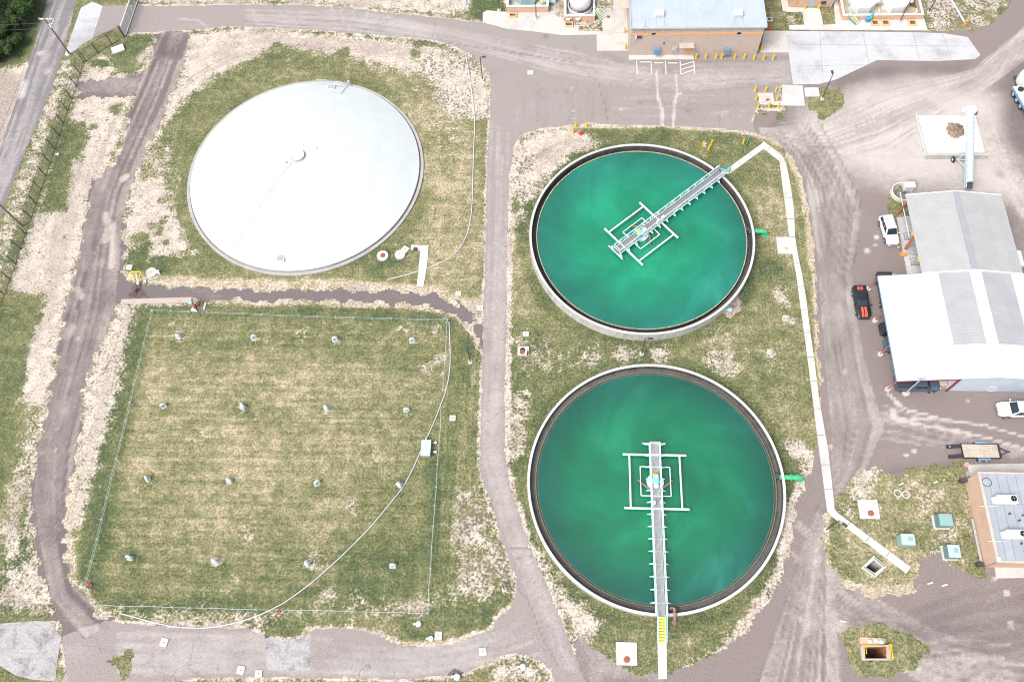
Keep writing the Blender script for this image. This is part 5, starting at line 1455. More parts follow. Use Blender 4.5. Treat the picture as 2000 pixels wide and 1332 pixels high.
# ================================================================== SLABS, MANHOLES
def cover(px_, py_, w_, d_, label, rz=0.0, hatch=None, z=.14, mat=CONCW, round_=False, hdx=0, hdy=0, hr=.33):
    x, y = G(px_, py_, z)
    t = thing('manhole_slab', label, 'manhole', (x, y, 0), rz)
    if round_:
        build('slab', MB().lathe((0, 0, 0), [(w_ / 2, -.1), (w_ / 2, z), (0, z)], 28), mat, t, world=False)
    else:
        build('slab', MB().cbox((0, 0, -.1), w_, d_, z + .1), mat, t, world=False, bevel=.02)
    if hatch:
        build('hatch_lid', MB().lathe((hdx, hdy, z), [(hr, -.01), (hr, .05), (hr * .6, .12), (0, .14)], 20), hatch, t, world=False, smooth=True)
    else:
        build('lid_knob', MB().lathe((0, 0, z), [(.06, 0), (.06, .04), (0, .05)], 8), DARK, t, world=False)
cover(1036, 142, .95, .85, 'small white slab in the middle of the road junction')
cover(938, 601, .82, .80, 'small white slab at the left edge of the vertical road')
cover(895, 573, .75, .70, 'small white slab at the end of the dark track')
cover(884, 816, .80, .75, 'small white slab right of the curved white pipe')
cover(856, 1241, .85, .95, 'white slab in the grass bulge above the bottom road')
cover(943, 1272, .85, .85, 'white slab in the asphalt below the grass bulge', R(8))
cover(320, 1254, .85, .95, 'white slab in the asphalt at lower left', R(-8))
cover(470, 1308, .85, .90, 'white slab at the bottom road edge, left of two', R(-8))
cover(505, 1315, .80, .75, 'white slab at the bottom road edge, right of two', R(3))
cover(1027, 652, .80, .72, 'small white slab above the open manhole on the clarifier lawn')
cover(1502, 688, .5, .45, 'tiny white slab on the lawn between clarifiers and footpath')
cover(252, 522, .85, .80, 'white slab above the yellow pipe guard')
cover(747, 499, 1.65, 1.65, 'round white slab with a red brown lid below the domed tank', 0, RUST, .3, round_=True, hr=.34, hdx=.05)
cover(781, 497, 1.5, 1.5, 'round white slab with a tilted square beside it', 0, None, .3, round_=True)
cover(791, 487, .95, 1.0, 'tilted white square slab beside the round one', R(-32), None, .22)
cover(295, 532, 1.6, 1.3, 'pale round slab with a small hole by the yellow guard', 0, None, .2, CONC, True)
cover(1224, 1276, 2.35, 2.45, 'large white square slab with a brown domed lid below the lower clarifier', 0, RUST, .16, hr=.36, hdy=-.62)
cover(1697, 994, 2.35, 2.3, 'large white square slab with a red brown lid near the cabinets', 0, RUST, .16, hr=.36, hdx=.15, hdy=-.5)
cover(1586, 180, 2.15, 1.75, 'white square slab with a round lid beside the lamp post', 0, CONCG, .16, hr=.38, hdy=-.35)
cover(1188, 34, 2.0, 2.2, 'pinkish concrete square with a brown lid near the plant building', 0, RUST, .08, CONC, hr=.30)
cover(1503, 38, .9, .9, 'white collar with a dark round lid in the dry grass', 0, DARK, .12, hr=.28)
cover(1536, 485, .5, .45, 'small slab with a green stub on the footpath landing', 0, GREEN, .16, CONC, hr=.14)
x, y = G(1020, 685, .2)
t = thing('open_manhole', 'white square slab with an open dark manhole and its lid', 'manhole', (x, y, 0))
build('slab', MB().cbox((x, y, -.1), 1.25, 1.3, .32), CONCW, t)
build('opening', MB().lathe((x + .05, y + .1, .225), [(.36, 0), (0, 0)], 20), BLACK, t)
build('lid', MB().lathe((x + .0, y - .22, .26), [(.33, 0), (.33, .05), (0, .06)], 20), RUST, t)
build('hinge_box', MB().cbox((x + .75, y + .35, 0), .28, .5, .3), CONCW, t)
x, y = G(811, 486, .3)
build('floor_grate', MB().cbox((x, y, .05), .5, .42, .3, R(-15)), DARK, None, 'dark grate on the L shaped path', 'grate')
x, y = G(230, 96, .3)
t = thing('meter_vault', 'white tilted box lid in the grass by the gate', 'vault', (x, y, 0), R(28))
build('box', MB().cbox((0, 0, -.1), 1.9, 1.35, .35), CONC, t, world=False)
build('lid', MB().cbox((0, 0, .25), 2.0, 1.45, .08), WHITE, t, world=False)

# yellow pipe guard with its valve, spoil and pipes
gp = [G(256, 531, .9), G(275, 531, .9), G(271, 546, .9), G(254, 546, .9)]
t = thing('pipe_guard', 'yellow pipe guard frame around a white valve', 'guard rail', (*G(264, 540), 0))
for a, b in ((0, 1), (1, 2), (0, 3)):
    build('rail', MB().tube([(*gp[a], .9), (*gp[b], .9)], .07, 8), YEL, t)
for p in gp:
    build('leg', MB().tube([(p[0], p[1], 0), (p[0], p[1], .93)], .07, 8), YEL, t)
t = thing('pipe_manifold', 'white valve manifold with a long thin pipe inside the yellow guard', 'pipework', (*G(270, 550), 0))
build('riser', MB().tube([G3(266, 535, .3), G3(268, 546, .6), G3(270, 551, .4), G3(270, 551, 0)], .10, 8), WHITE, t, smooth=True)
build('long_pipe', MB().tube([G3(271, 548, .45), G3(290, 541, .4), G3(296, 545, .15), G3(308, 541, .15)], .05, 6), WHITE, t)
build('gauge', MB().lathe((*G(272, 556), .2), [(.2, 0), (.2, .3), (0, .4)], 12), WHITE, t)

def heap(name, pts, h, mat, label, cat, seed=1, n=40, stuff=False, zb=0.0):
    """low uneven mound with the outline pts"""
    P = np.array(GP(pts)); c = P.mean(0)
    g = np.random.default_rng(seed)
    ang = np.linspace(0, 2 * PI, n, endpoint=False)
    vs = []; rings = 9
    d = P - c; pa = np.arctan2(d[:, 1], d[:, 0]) ; pr = np.hypot(d[:, 0], d[:, 1])
    o = np.argsort(pa); pa, pr = pa[o], pr[o]
    rr = np.interp(np.where(ang > PI, ang - 2 * PI, ang), np.r_[pa[-1] - 2 * PI, pa, pa[0] + 2 * PI], np.r_[pr[-1], pr, pr[0]])
    rr = rr * (1 + .08 * g.normal(size=n))
    for k in range(rings):
        f = 1 - k / rings
        for i in range(n):
            r = rr[i] * f
            z = h * (1 - f ** 1.5) * (1 + .25 * g.normal() * (f < 1))
            vs.append((c[0] + r * math.cos(ang[i]), c[1] + r * math.sin(ang[i]), zb + (z if k else -.02)))
    vs.append((c[0], c[1], zb + h))
    fs = []
    for k in range(rings - 1):
        for i in range(n):
            fs.append((k * n + i, k * n + (i + 1) % n, (k + 1) * n + (i + 1) % n, (k + 1) * n + i))
    fs += [((rings - 1) * n + i, (rings - 1) * n + (i + 1) % n, rings * n) for i in range(n)]
    return build(name, MB().add(vs, fs), mat, None, label, cat)
heap('soil_pile', [(264, 553), (276, 556), (278, 565), (285, 575), (296, 581), (280, 581), (262, 580), (247, 581), (250, 575), (258, 570), (257, 560)], .22, SPOIL, 'dark wet soil washed out below the yellow guard', 'soil', 3)
heap('soil_pile', [(385, 588), (392, 584), (400, 587), (402, 600), (392, 607), (384, 605), (380, 598)], .28, simple('brown_soil', (.16, .115, .075), .95, .3, 3), 'brown soil pile at the end of the concrete strip', 'soil', 4)
heap('puddle', [(869, 1319), (874, 1309), (885, 1302), (897, 1305), (912, 1311), (905, 1316), (890, 1317), (878, 1320)], .03, simple('puddle', (.10, .08, .08), .25, .2, 3), 'dark wet patch on the road at the bottom', 'puddle', 5)
heap('rock_pile', [(1412, 615), (1425, 600), (1440, 580), (1446, 590), (1436, 612), (1424, 622)], .35, simple('rocks', (.33, .25, .21), .9, .35, 4, bmp=.8), 'reddish rocks against the upper clarifier wall', 'rocks', 6)
build('pipe_offcut', MB().tube([G3(402, 591, .12), G3(398.5, 604.5, .12)], .12, 8), WHITE, None, 'short white pipe beside the brown soil pile', 'pipe')
build('concrete_wedge', MB().prism(GP([(372, 607), (376, 598), (384, 606), (384, 608)], .3), 0, .3), CONCW, None, 'white wedge of concrete by the cyan pump', 'concrete block')
build('rusty_fitting', MB().tube([G3(376, 594, .3), G3(381, 602, .3)], .2, 8), RUST, None, 'rusty pipe fitting beside the cyan pump', 'pipe')

# blue control cabinet on the field edge
x, y = G(832, 875, .6)
t = thing('control_cabinet', 'pale blue two panel cabinet beside the curved white pipe', 'cabinet', (x, y, 0))
build('body', MB().cbox((x, y, 0), 1.12, 2.0, .72), GALV, t)
build('lid', MB().cbox((x, y + .52, .72), 1.2, 1.0, .06), PANELB, t)
build('lid', MB().cbox((x, y - .52, .72), 1.2, 1.0, .06), PANELB, t)
build('conduit', MB().tube([(x - .1, y + 1.05, .2), (x - .1, y + 1.4, .5)], .14, 8), SKYBLUE, t)

# switch cabinets
def cabinet(px_, py_, w_, d_, h, label, top, side, pad, rad=0, slope=False):
    x, y = G(px_, py_, h)
    t = thing('switch_cabinet', label, 'cabinet', (x, y, 0), 0)
    if pad:
        build('pad', MB().cbox((x, y, -.1), w_ + .4, d_ + .3, .25), CONCW, t)
    build('body', MB().cbox((x, y, .1), w_, d_, h - .15), side, t, bevel=.02)
    build('top', MB().cbox((x + .06, y, h - .05), w_ + .06, d_ + .06, .07), top, t, bevel=.02)
    for s in (-1, 1):
        build('door', MB().cbox((x - w_ / 2 - .015, y + s * d_ * .24, .3), .03, d_ * .44, h - .5), side, t)
    build('top_plate', MB().cbox((x + w_ * .22, y + d_ * .05, h + .02), w_ * .4, d_ * .42, .02), BOXG, t)
    for k in range(rad):
        build('radiator_fin', MB().cbox((x + w_ / 2 + .16, y - d_ * .3 + k * .24, .3), .38, .12, h - .65), BOXGD, t)
cabinet(1847, 1015, 1.45, 1.35, 1.45, 'dark green transformer with cooling fins, nearest the brick building', BOXG, BOXGD, True, 5)
cabinet(1773, 1053, 1.45, 1.25, 1.45, 'pale mint green cabinet standing alone on the grass', BOXGL, BOXG, False)
cabinet(1863, 1076, 1.3, 1.4, 1.35, 'green transformer with a dark plate on top, lowest of the three', BOXGL, BOXGD, True)

# timbers and hoops
for a, b, lb in (((1757, 947), (1764, 943), 'short pale timber left of the two hoops'), ((1781, 946), (1788, 942.5), 'short pale timber above the right hoop'), ((1824, 943), (1831, 940), 'short pale timber right of the hoops'),
                 ((1812, 1140), (1822, 1137), 'pale timber on the gravel below the cabinets, left one'), ((1840, 1144), (1850, 1141), 'pale timber on the gravel below the cabinets, right one'), ((1641, 1212), (1652, 1214), 'pale stick on the gravel above the rusty pit')):
    p, q = G3(*a, .1), G3(*b, .1)
    build('timber', MB().bar(p, q, .17, .17), LOG, None, lb, 'timber', 'pale timbers on the gravel')
for px_, py_, lb in ((1753, 963.5, 'left white hoop lying on the gravel'), (1769, 966, 'right white hoop lying on the gravel')):
    x, y = G(px_, py_)
    build('hoop', MB().tube([(x + .4 * math.cos(a), y + .42 * math.sin(a), .06) for a in np.linspace(0, 2 * PI, 25)], .055, 6, False), WHITE, None, lb, 'hoop', 'white hoops')

# ================================================================== OPEN PITS
def pit(outer, inner, zt, depth, curb, wall, floor, label, name='open_pit'):
    cx = sum(p[0] for p in outer) / 4; cy = sum(p[1] for p in outer) / 4
    t = thing(name, label, 'pit', (cx, cy, 0))
    m = MB(); m2 = MB()
    for i in range(4):
        a, b = outer[i], outer[(i + 1) % 4]; c_, d_ = inner[i], inner[(i + 1) % 4]
        m.add([(*a, zt), (*b, zt), (*d_, zt), (*c_, zt)], [(0, 1, 2, 3)])
        m.add([(*a, -.1), (*b, -.1), (*b, zt), (*a, zt)], [(0, 1, 2, 3)])
        m2.add([(*c_, zt), (*d_, zt), (*d_, -depth), (*c_, -depth)], [(0, 1, 2, 3)])
    build('curb', m, curb, t)
    build('pit_wall', m2, wall, t)
    build('pit_floor', MB().add([(*p, -depth) for p in inner], [(0, 1, 2, 3)]), floor, t)
    return t
t = pit(PITW1, IN1, .3, 3.2, CONCW, PITW, LFLOOR, 'diamond shaped open pit with white curbs beside the footpath')
for i, j in ((0, 3), (1, 2)):
    p, q = Vector((*PITW1[i], .34)), Vector((*PITW1[j], .34))
    cc = Vector((sum(a[0] for a in PITW1) / 4, sum(a[1] for a in PITW1) / 4, .34))
    build('edge_rail', MB().bar(p.lerp(cc, .18), q.lerp(cc, .18), .06, .06), DARK, t)
t = pit(PITW2, IN2, .35, 3.6, CONCD, PITR, SPOIL, 'rectangular open pit with rusty walls and yellow rails')
build('back_slab', MB().prism(GP([(1680, 1243), (1690, 1244), (1720, 1245), (1729, 1248), (1728, 1258), (1681, 1259)], .2), -.1, .2), TANW, t)
a, b, c, d = PITW2
m = MB()
for z in (.55, 1.0):
    m.bar((a[0] + 2.4, a[1], z), (b[0], b[1], z), .06).bar((b[0], b[1], z), (c[0], c[1], z), .06)
m.bar((a[0] + .1, a[1], .5), (a[0] + 2.2, a[1], .5), .06)
for p in ((a[0] + 2.4, a[1]), b, c):
    m.bar((p[0], p[1], .3), (p[0], p[1], 1.0), .06)
build('safety_rail', m, YEL, t)
build('ladder', MB().bar((a[0] + .45, a[1] - .1, .6), (a[0] + .45, a[1] - .9, .6), .05).bar((a[0] + .25, a[1] - .1, .6), (a[0] + .25, a[1] - .9, .6), .05), YEL, t)
for px_, py_ in ((1700, 1252), (1711, 1250), (1722, 1253)):
    x, y = G(px_, py_, .4)
    build('vent_cap', MB().lathe((x, y, .2), [(.22, 0), (.22, .2), (.1, .3), (0, .3)], 12), [WHITE, WHITE, PANELB][int(px_ > 1705) + int(px_ > 1715)], t)
# valve pad
P = GP([(1480, 183.4), (1509, 183.4), (1510.6, 205.6), (1483.5, 205.6)])
t = thing('valve_pad', 'pinkish panelled pad framed in white among the bollards', 'pad', (P[0][0] + 1.5, P[0][1] - 1, 0))
x0, x1 = min(p[0] for p in P), max(p[0] for p in P); y0, y1 = min(p[1] for p in P), max(p[1] for p in P)
build('frame', MB().box(x0, x1, y0, y1, -.1, .16), CONCW, t)
for j in range(3):
    for i in range(2):
        w_ = (x1 - x0 - .5) / 2; h_ = (y1 - y0 - .5) / 3
        build('panel', MB().box(x0 + .2 + i * (w_ + .1), x0 + .2 + i * (w_ + .1) + w_, y0 + .15 + j * (h_ + .1), y0 + .15 + j * (h_ + .1) + h_, .1, .2), TAN, t)
build('valve', MB().tube([((x0 + x1) / 2, y0 + .7, .2), ((x0 + x1) / 2, y0 + .7, .55), ((x0 + x1) / 2 + .35, y0 + .6, .55)], .09, 8), DARK, t)

# ================================================================== PLANT BUILDING
X0, X1, Y0, Y1, ZR = 11.62, 31.7, 96.1, 122.0, 5.9
t = thing('plant_building', 'large tan brick plant building with a pale blue flat roof', 'building', ((X0 + X1) / 2, 109, 0))
build('wall', MB().box(X0, X1, Y0, Y1, 0, ZR), BRICK, t)
build('colour_band', MB().box(X0 - .03, X1 + .03, Y0 - .03, Y1, 4.35, 4.72), BAND, t)
build('roof', MB().box(X0 - .18, X1 + .18, Y0 - .18, Y1, ZR, ZR + .12), MEMB, t)
build('gutter', MB().box(X0 - .26, X1 + .26, Y0 - .30, Y0 - .18, ZR - .12, ZR + .16), GALV, t)
for xa in (X0 - .26, X1 + .10):
    build('parapet', MB().box(xa, xa + .16, Y0 - .18, Y1, ZR - .1, ZR + .26), MEMB, t)
mb = MB()
for k in range(9):
    xx = X0 + 1.2 + k * 2.28
    mb.box(xx, xx + .05, Y0 - .1, Y1, ZR + .12, ZR + .135)
build('roof_seams', mb, simple('seam', (.43, .48, .54), .6, .05, 1), t)
for px_ in (1289, 1443):
    x, y = G(px_, 30, ZR + .6)
    v_ = build('roof_vent', MB().cbox((x, y + .55, ZR + .12), 1.3, 1.15, .62), WHITE, t, bevel=.03)
    mb = MB()
    for k in range(5):
        mb.box(x - .6 + k * .26, x - .5 + k * .26, y - .06, y - .02, ZR + .16, ZR + .55)
    build('louvre', mb, GREYM, v_)
    for s in (-.6, .62):
        build('conduit', MB().bar((x + s, y, ZR + .15), (x + s + .12, Y0 - .1, ZR + .15), .05), GREYM, t)
build('downpipe', MB().tube([(X0 + 1.9, Y0 - .12, 5.0), (X0 + 1.9, Y0 - .12, 7.3)], .05, 6), GREYM, t)
def wallbox(n, px0, py0, px1, py1, prot, mat, parent, yw=Y0, **k):
    """rectangle on the south wall given by photo corners"""
    def solve(px_, py_):
        d = FW * CAMF + RT * (px_ - 1000) + UP * (666 - py_)
        s = (yw - prot) / d[1]; q = CAM + s * d
        return q[0], q[2]
    xa, za = solve(px0, py1); xb, zb = solve(px1, py0)
    return build(n, MB().box(xa, xb, yw - prot, yw + .02, za, zb), mat, parent, **k)
wallbox('wall_vent', 1272.5, 61.5, 1281.5, 68.5, .03, GREYM, t)
wallbox('wall_vent', 1439, 62.5, 1448, 69.5, .03, GREYM, t)
wallbox('wall_lamp', 1241, 71, 1244, 78, .25, WHITE, t)
wallbox('wall_lamp', 1244.5, 72, 1254, 76, .15, DARK, t)
wallbox('intake', 1295.5, 84, 1298.5, 87.5, .05, DARK, t)
wallbox('door', 1338.5, 96, 1348.5, 107, .05, ORANGE, t)
wallbox('fuse_box', 1312, 94, 1324, 102, .3, GREYM, t)
wallbox('fuse_box', 1313, 95, 1317, 97.5, .33, WHITE, t)
x0_, _ = G(1327, 95, 2.6); x1_, _ = G(1356, 95, 2.6)
mb = MB().box(x0_, x1_, Y0 - 1.05, Y0, 2.55, 2.63)
for k in range(10):
    xx = x0_ + (x1_ - x0_) * k / 9
    mb.box(xx - .03, xx + .03, Y0 - 1.06, Y0, 2.63, 2.68)
build('awning', mb, TAN, t)
mb = MB().box(X0 - 1.15, X0, 103.6, 108.2, 2.6, 2.68)
for k in range(11):
    mb.box(X0 - 1.16, X0, 103.6 + k * .45, 103.65 + k * .45, 2.68, 2.73)
build('awning', mb, TAN, t)
for px0, px1 in ((1277, 1289), (1414, 1426)):
    wallbox('louvre_hood', px0, 99, px1, 107, .75, STEELB, t)
xe, _ = G(1355, 118)
build('stoop', MB().box(X0, xe, 95.25, Y0, -.1, .15), CONCW, t)

# small tan building at the top right
ax, ay = G(1540, 15); bx_, by_ = G(1621, 15)
t = thing('tan_building', 'small tan building with an orange door and grey roller door at the top', 'building', ((ax + bx_) / 2, ay + 4, 0))
build('wall', MB().box(ax, bx_, ay, ay + 8, 0, 4.2), TANW, t)
build('roof', MB().box(ax - .2, bx_ + .2, ay - .2, ay + 8, 4.2, 4.4), MEMB, t)
wallbox('door', 1553, -4, 1562, 13, .04, ORANGE, t, yw=ay)
wallbox('roller_door', 1574, -8, 1597, 15, .05, GREYM, t, yw=ay)
wallbox('wall_fan', 1604, 5, 1614, 9, .25, DARK, t, yw=ay)
build('downpipe', MB().tube([(bx_ + .1, ay - .1, 0), (bx_ + .1, ay - .1, 4.2)], .07, 6), WHITE, t)

# ================================================================== CHEMICAL TANKS
def containment(x0, x1, y0, y1, h, label, wall=TANW, floor=CONC, cap=WHITE):
    t = thing('containment', label, 'containment', ((x0 + x1) / 2, (y0 + y1) / 2, 0))
    w_ = .28
    build('wall', MB().box(x0, x1, y0, y0 + w_, 0, h).box(x0, x0 + w_, y0 + w_, y1, 0, h).box(x1 - w_, x1, y0 + w_, y1, 0, h), wall, t)
    build('coping', MB().box(x0 - .04, x1 + .04, y0 - .04, y0 + w_ + .04, h, h + .07).box(x0 - .04, x0 + w_ + .04, y0 + w_ + .04, y1, h, h + .07).box(x1 - w_ - .04, x1 + .04, y0 + w_ + .04, y1, h, h + .07), cap, t)
    build('floor', MB().box(x0 + w_, x1 - w_, y0 + w_, y1, -.05, .06), floor, t)
    return t
def sump(px0, py0, px1, py1, label):
    a = G(px0, py1, .35); b = G(px1, py0, .35)
    t = thing('sump_box', label, 'sump', ((a[0] + b[0]) / 2, (a[1] + b[1]) / 2, 0))
    x0, x1, y0, y1 = a[0], b[0], a[1], b[1]; w_ = .16
    build('frame', MB().box(x0, x1, y0, y0 + w_, 0, .35).box(x0, x1, y1 - w_, y1, 0, .35).box(x0, x0 + w_, y0 + w_, y1 - w_, 0, .35).box(x1 - w_, x1, y0 + w_, y1 - w_, 0, .35), CREAM, t)
    mb = MB().box(x0 + w_, x1 - w_, y0 + w_, y1 - w_, .07, .12)
    build('grate', mb, SPOIL, t)
def step_stair(p_low, p_high, h, wdt, label, stringer=SKYBLUE, n=6):
    pl, ph = Vector((*p_low, 0.1)), Vector((*p_high, h))
    t = thing('stair', label, 'stair', tuple(pl))
    d = (ph - pl); s = Vector((0, 0, 1)).cross(d).normalized()
    for k in range(n):
        c = pl.lerp(ph, (k + .5) / n)
        build('tread', MB().bar(c - s * wdt / 2, c + s * wdt / 2, d.xy.length / n * .75, .04), YTRD, t)
    for q in (-1, 1):
        build('stringer', MB().bar(pl + s * q * wdt / 2, ph + s * q * wdt / 2, .06, .25), stringer, t)
        m = MB().bar(pl + s * q * wdt / 2 + Vector((0, 0, .9)), ph + s * q * wdt / 2 + Vector((0, 0, .9)), .05)
        for f in (0, .5, 1):
            w_ = pl.lerp(ph, f) + s * q * wdt / 2; m.bar(w_, w_ + Vector((0, 0, .9)), .05)
        build('handrail', m, PALEBLUE, t)
x0, y0 = G(990, 26); x1, _ = G(1071, 25)
t = containment(x0, x1, y0, y0 + 12, 1.25, 'tan walled containment with a round white tank, far left at the top')
cx, cy = G(1031, 8)[0], y0 + 4.3
t2 = thing('round_tank', 'white faceted tank top behind the far left containment wall', 'tank', (cx, cy, 0))
build('shell', MB().lathe((cx, cy, .06), [(2.9, 0), (2.9, 2.2), (2.5, 2.6)], 8, R(22.5), R(382.5)), simple('tank_skirt', (.30, .42, .46), .5, .08, 2), t2)
build('top', MB().lathe((cx, cy, .06), [(2.5, 2.6), (1.6, 2.95), (0, 3.05)], 8, R(22.5), R(382.5)), WHITE, t2)
step_stair((x1 - 2.2, y0 + .9), (x1 - .3, y0 + 2.0), 1.2, .9, 'yellow stairs inside the far left containment', n=6)
build('pump_housing', MB().box(x1 + .05, x1 + 1.15, y0 + 1.9, y0 + 3.2, .2, 1.5), PANELB, None, 'pale blue box beside the far left containment', 'housing')
x0, y0 = G(1102, 43); x1, _ = G(1161.5, 41)
t = containment(x0, x1, y0, y0 + 14, 1.1, 'tan walled containment with a long white tank')
cx = (x0 + x1) / 2 + .1
t2 = thing('chemical_tank', 'long white horizontal tank with rounded end', 'tank', (cx, y0 + 5, 0))
prof = []
m = MB()
n = 20
L0, L1, rr = y0 + 1.1, y0 + 12, 1.72
rings = []
for yy, f in ((L0, .05), (L0 + .12, .45), (L0 + .35, .75), (L0 + .8, .95), (L0 + 1.3, 1.0), (L1, 1.0)):
    rings.append([(cx + rr * f * math.cos(a), yy, 1.95 + rr * f * math.sin(a)) for a in np.linspace(0, 2 * PI, n, endpoint=False)])
m.add([p for r_ in rings for p in r_], [(k * n + i, (k + 1) * n + i, (k + 1) * n + (i + 1) % n, k * n + (i + 1) % n) for k in range(len(rings) - 1) for i in range(n)] + [tuple(range(n))])
build('shell', m, WHITE, t2, smooth=True)
build('saddle', MB().box(cx - 1.5, cx + 1.5, L0 + 1.5, L0 + 1.9, 0, 1.2), CONC, t2)
build('platform', MB().lathe((cx, L0 + 1.9, .1), [(2.05, 0), (2.05, .5), (1.9, .55)], 24), WHITE, t2)
build('top_rail', MB().tube([(cx - .9, L0 + .6, 3.2), (cx - .9, L1, 3.6)], .05, 6), GREYM, t2)
step_stair(G(1177, 38), G(1163, 29), 1.1, .8, 'yellow stairs right of the long white tank', n=6)
for a_, lb in (((993.6, 24.5, 1009, 33), 'orange framed sump box, left of the two at the upper left tanks'), ((1103, 42.5, 1119, 51.5), 'orange framed sump box below the long white tank'),
               ((1703, 38, 1715.5, 49), 'orange framed sump box, left of three by the octagonal tanks'), ((1724, 38, 1736.5, 49), 'orange framed sump box, middle of three by the octagonal tanks'), ((1776.5, 38, 1789, 49), 'orange framed sump box, right of three by the octagonal tanks')):
    sump(*a_, lb)
# pumps and pipe stubs on the left containments
for px_, py_, lb in ((1003, 15, 'small white pump on the far left containment wall'), (1109, 38, 'grey pump beside the long white tank'), (1128, 37, 'white valve stand beside the long white tank'), (1120, 30, 'white pipe stand at the long white tank')):
    x, y = G(px_, py_, .8)
    t2 = thing('pump', lb, 'pump', (x, y, 0))
    build('body', MB().tube([(x - .3, y, .7), (x + .35, y, .7)], .18, 10), WHITE if 'white' in lb else GREYM, t2, smooth=True)
    build('stand', MB().box(x - .3, x + .3, y - .15, y + .15, 0, .55), GREYM, t2)
    build('pipe', MB().tube([(x + .3, y, .7), (x + .55, y, 1.0), (x + .55, y + .5, 1.0)], .06, 6), WHITE, t2)
# lawn patches near the left tanks
sheet('grass_island', GP([(1131, 45), (1160, 45), (1176, 42), (1176, 61.5), (1131, 60.5)]), .05, LAWN, ['bare', 'lush', 'dry', 'speck', 'mowy', 'mow', 'rut'], .25, (), 'small rectangle of deep green grass below the long white tank', .1)
# octagonal tanks
x0, y0 = G(1643, 41); x1, _ = G(1799, 38)
t = containment(x0, x1, y0, y0 + 12, 1.0, 'wide tan walled containment with two octagonal white tanks', TANW, SANDY, WHITE)
for px_, lb in ((1683, 'left octagonal white tank in the upper right containment'), (1748, 'right octagonal white tank in the upper right containment')):
    cx, cy = G(px_, 22)[0], y0 + 3.35
    t2 = thing('octagonal_tank', lb, 'tank', (cx, cy, 0), 0, 'octagonal white tanks')
    build('shell', MB().lathe((cx, cy, .06), [(2.25, 0), (2.25, 1.35), (2.05, 1.5)], 8, R(22.5), R(382.5)), WHITE, t2)
    build('lid', MB().lathe((cx, cy, .06), [(2.05, 1.5), (1.9, 1.58), (0, 1.7)], 8, R(22.5), R(382.5)), simple('tank_lid', (.60, .57, .57), .6, .05, 1), t2)
    build('fitting', MB().lathe((cx + .2, cy - .4, 1.68), [(.12, 0), (.12, .2), (0, .2)], 10), GREYM, t2)
    for s in (-1, 1):
        build('bracket', MB().cbox((cx + s * 2.25, cy - .6, 1.1), .35, .5, .5), WHITE, t2)
step_stair(G(1675, 47), G(1655, 37), 1.0, 1.0, 'blue stairs up to the left octagonal tank', STEELB, 6)
t = thing('chute', 'teal sloping chute leading to a blue barrel', 'chute', (*G(1700, 36), 0))
build('pipe', MB().tube([G3(1706, 26, 1.2), G3(1699, 38, .9)], .2, 10), TEAL, t, smooth=True)
x, y = G(1693, 43)
t = thing('barrel', 'blue barrel at the foot of the teal chute', 'barrel', (x, y, 0))
build('drum', MB().lathe((x, y, 0), [(.3, .05), (.32, .3), (.3, .5), (.32, .7), (.3, .9), (0, .9)], 16), simple('barrel_blue', (.02, .22, .45), .4, .1, 3), t, smooth=True)
build('rim', MB().lathe((x, y, .86), [(.33, 0), (.33, .06), (.28, .06)], 16), SKYBLUE, t)
for px_, lb in ((1711, 'white pipe loop above the left sump'), (1733, 'white pipe loop above the middle sump'), (1784, 'white pipe loop above the right sump')):
    x, y = G(px_, 36)
    build('pipe_loop', MB().tube([(x - .3, y, .1), (x - .3, y, 1.15), (x + .1, y, 1.25), (x + .1, y + .7, 1.25)], .07, 8), WHITE, None, lb, 'pipe', 'white pipe loops')
a, b = G3(1884, 44, .15), G3(1853, -8, .15)
build('water_pipe', MB().tube([a, b], .14, 8), WHITE, None, 'straight white pipe on the dirt at the upper right', 'pipe')

# ================================================================== METAL SHOP
def west_z(x): return 3.3 + .13 * (x - 42.7)
XW, XR, XE, YS, YN = 42.72, 54.5, 66.4, 39.3, 54.25
t = thing('metal_shop', 'metal shop building with a wide white roof and open carport', 'building', (XR, 46, 0))
def roofpiece(name, x0, x1, y0, y1, dz, mat, parent, zf, rib=.5, th=.05, ribh=.035):
    m = MB()
    z0, z1 = zf(x0) + dz, zf(x1) + dz
    m.add([(x0, y0, z0 - th), (x1, y0, z1 - th), (x1, y1, z1 - th), (x0, y1, z0 - th), (x0, y0, z0), (x1, y0, z1), (x1, y1, z1), (x0, y1, z0)],
          [(3, 2, 1, 0), (4, 5, 6, 7), (0, 1, 5, 4), (1, 2, 6, 5), (2, 3, 7, 6), (3, 0, 4, 7)])
    y = y0 + rib * .5
    while y < y1 - .1:
        m.add([(x0 + .02, y - .05, z0), (x1 - .02, y - .05, z1), (x1 - .02, y + .05, z1), (x0 + .02, y + .05, z0), (x0 + .02, y - .02, z0 + ribh), (x1 - .02, y - .02, z1 + ribh), (x1 - .02, y + .02, z1 + ribh), (x0 + .02, y + .02, z0 + ribh)],
              [(4, 5, 6, 7), (0, 1, 5, 4), (2, 3, 7, 6), (1, 2, 6, 5), (3, 0, 4, 7)])
        y += rib
    return build(name, m, mat, parent)
ez = lambda x: west_z(XR) - .13 * (x - XR)
gy = 43.9
roofpiece('roof', XW, 50.1, YS, YN, 0, ROOFW, t, west_z, .45)
roofpiece('roof', 50.1, XR, YS, gy, 0.003, ROOFW, t, west_z, .45)
roofpiece('roof_panel', 50.1, 53.85, gy, YN, 0.006, ROOFG, t, west_z, .42, ribh=.05)
roofpiece('roof', 53.85, XR, gy, YN, 0.010, ROOFW, t, west_z, 9)
roofpiece('roof', XR, 55.35, gy, YN, 0.010, ROOFW, t, ez, 9)
roofpiece('roof_panel', 55.35, 59.3, gy, YN, 0.006, ROOFG, t, ez, .42, ribh=.05)
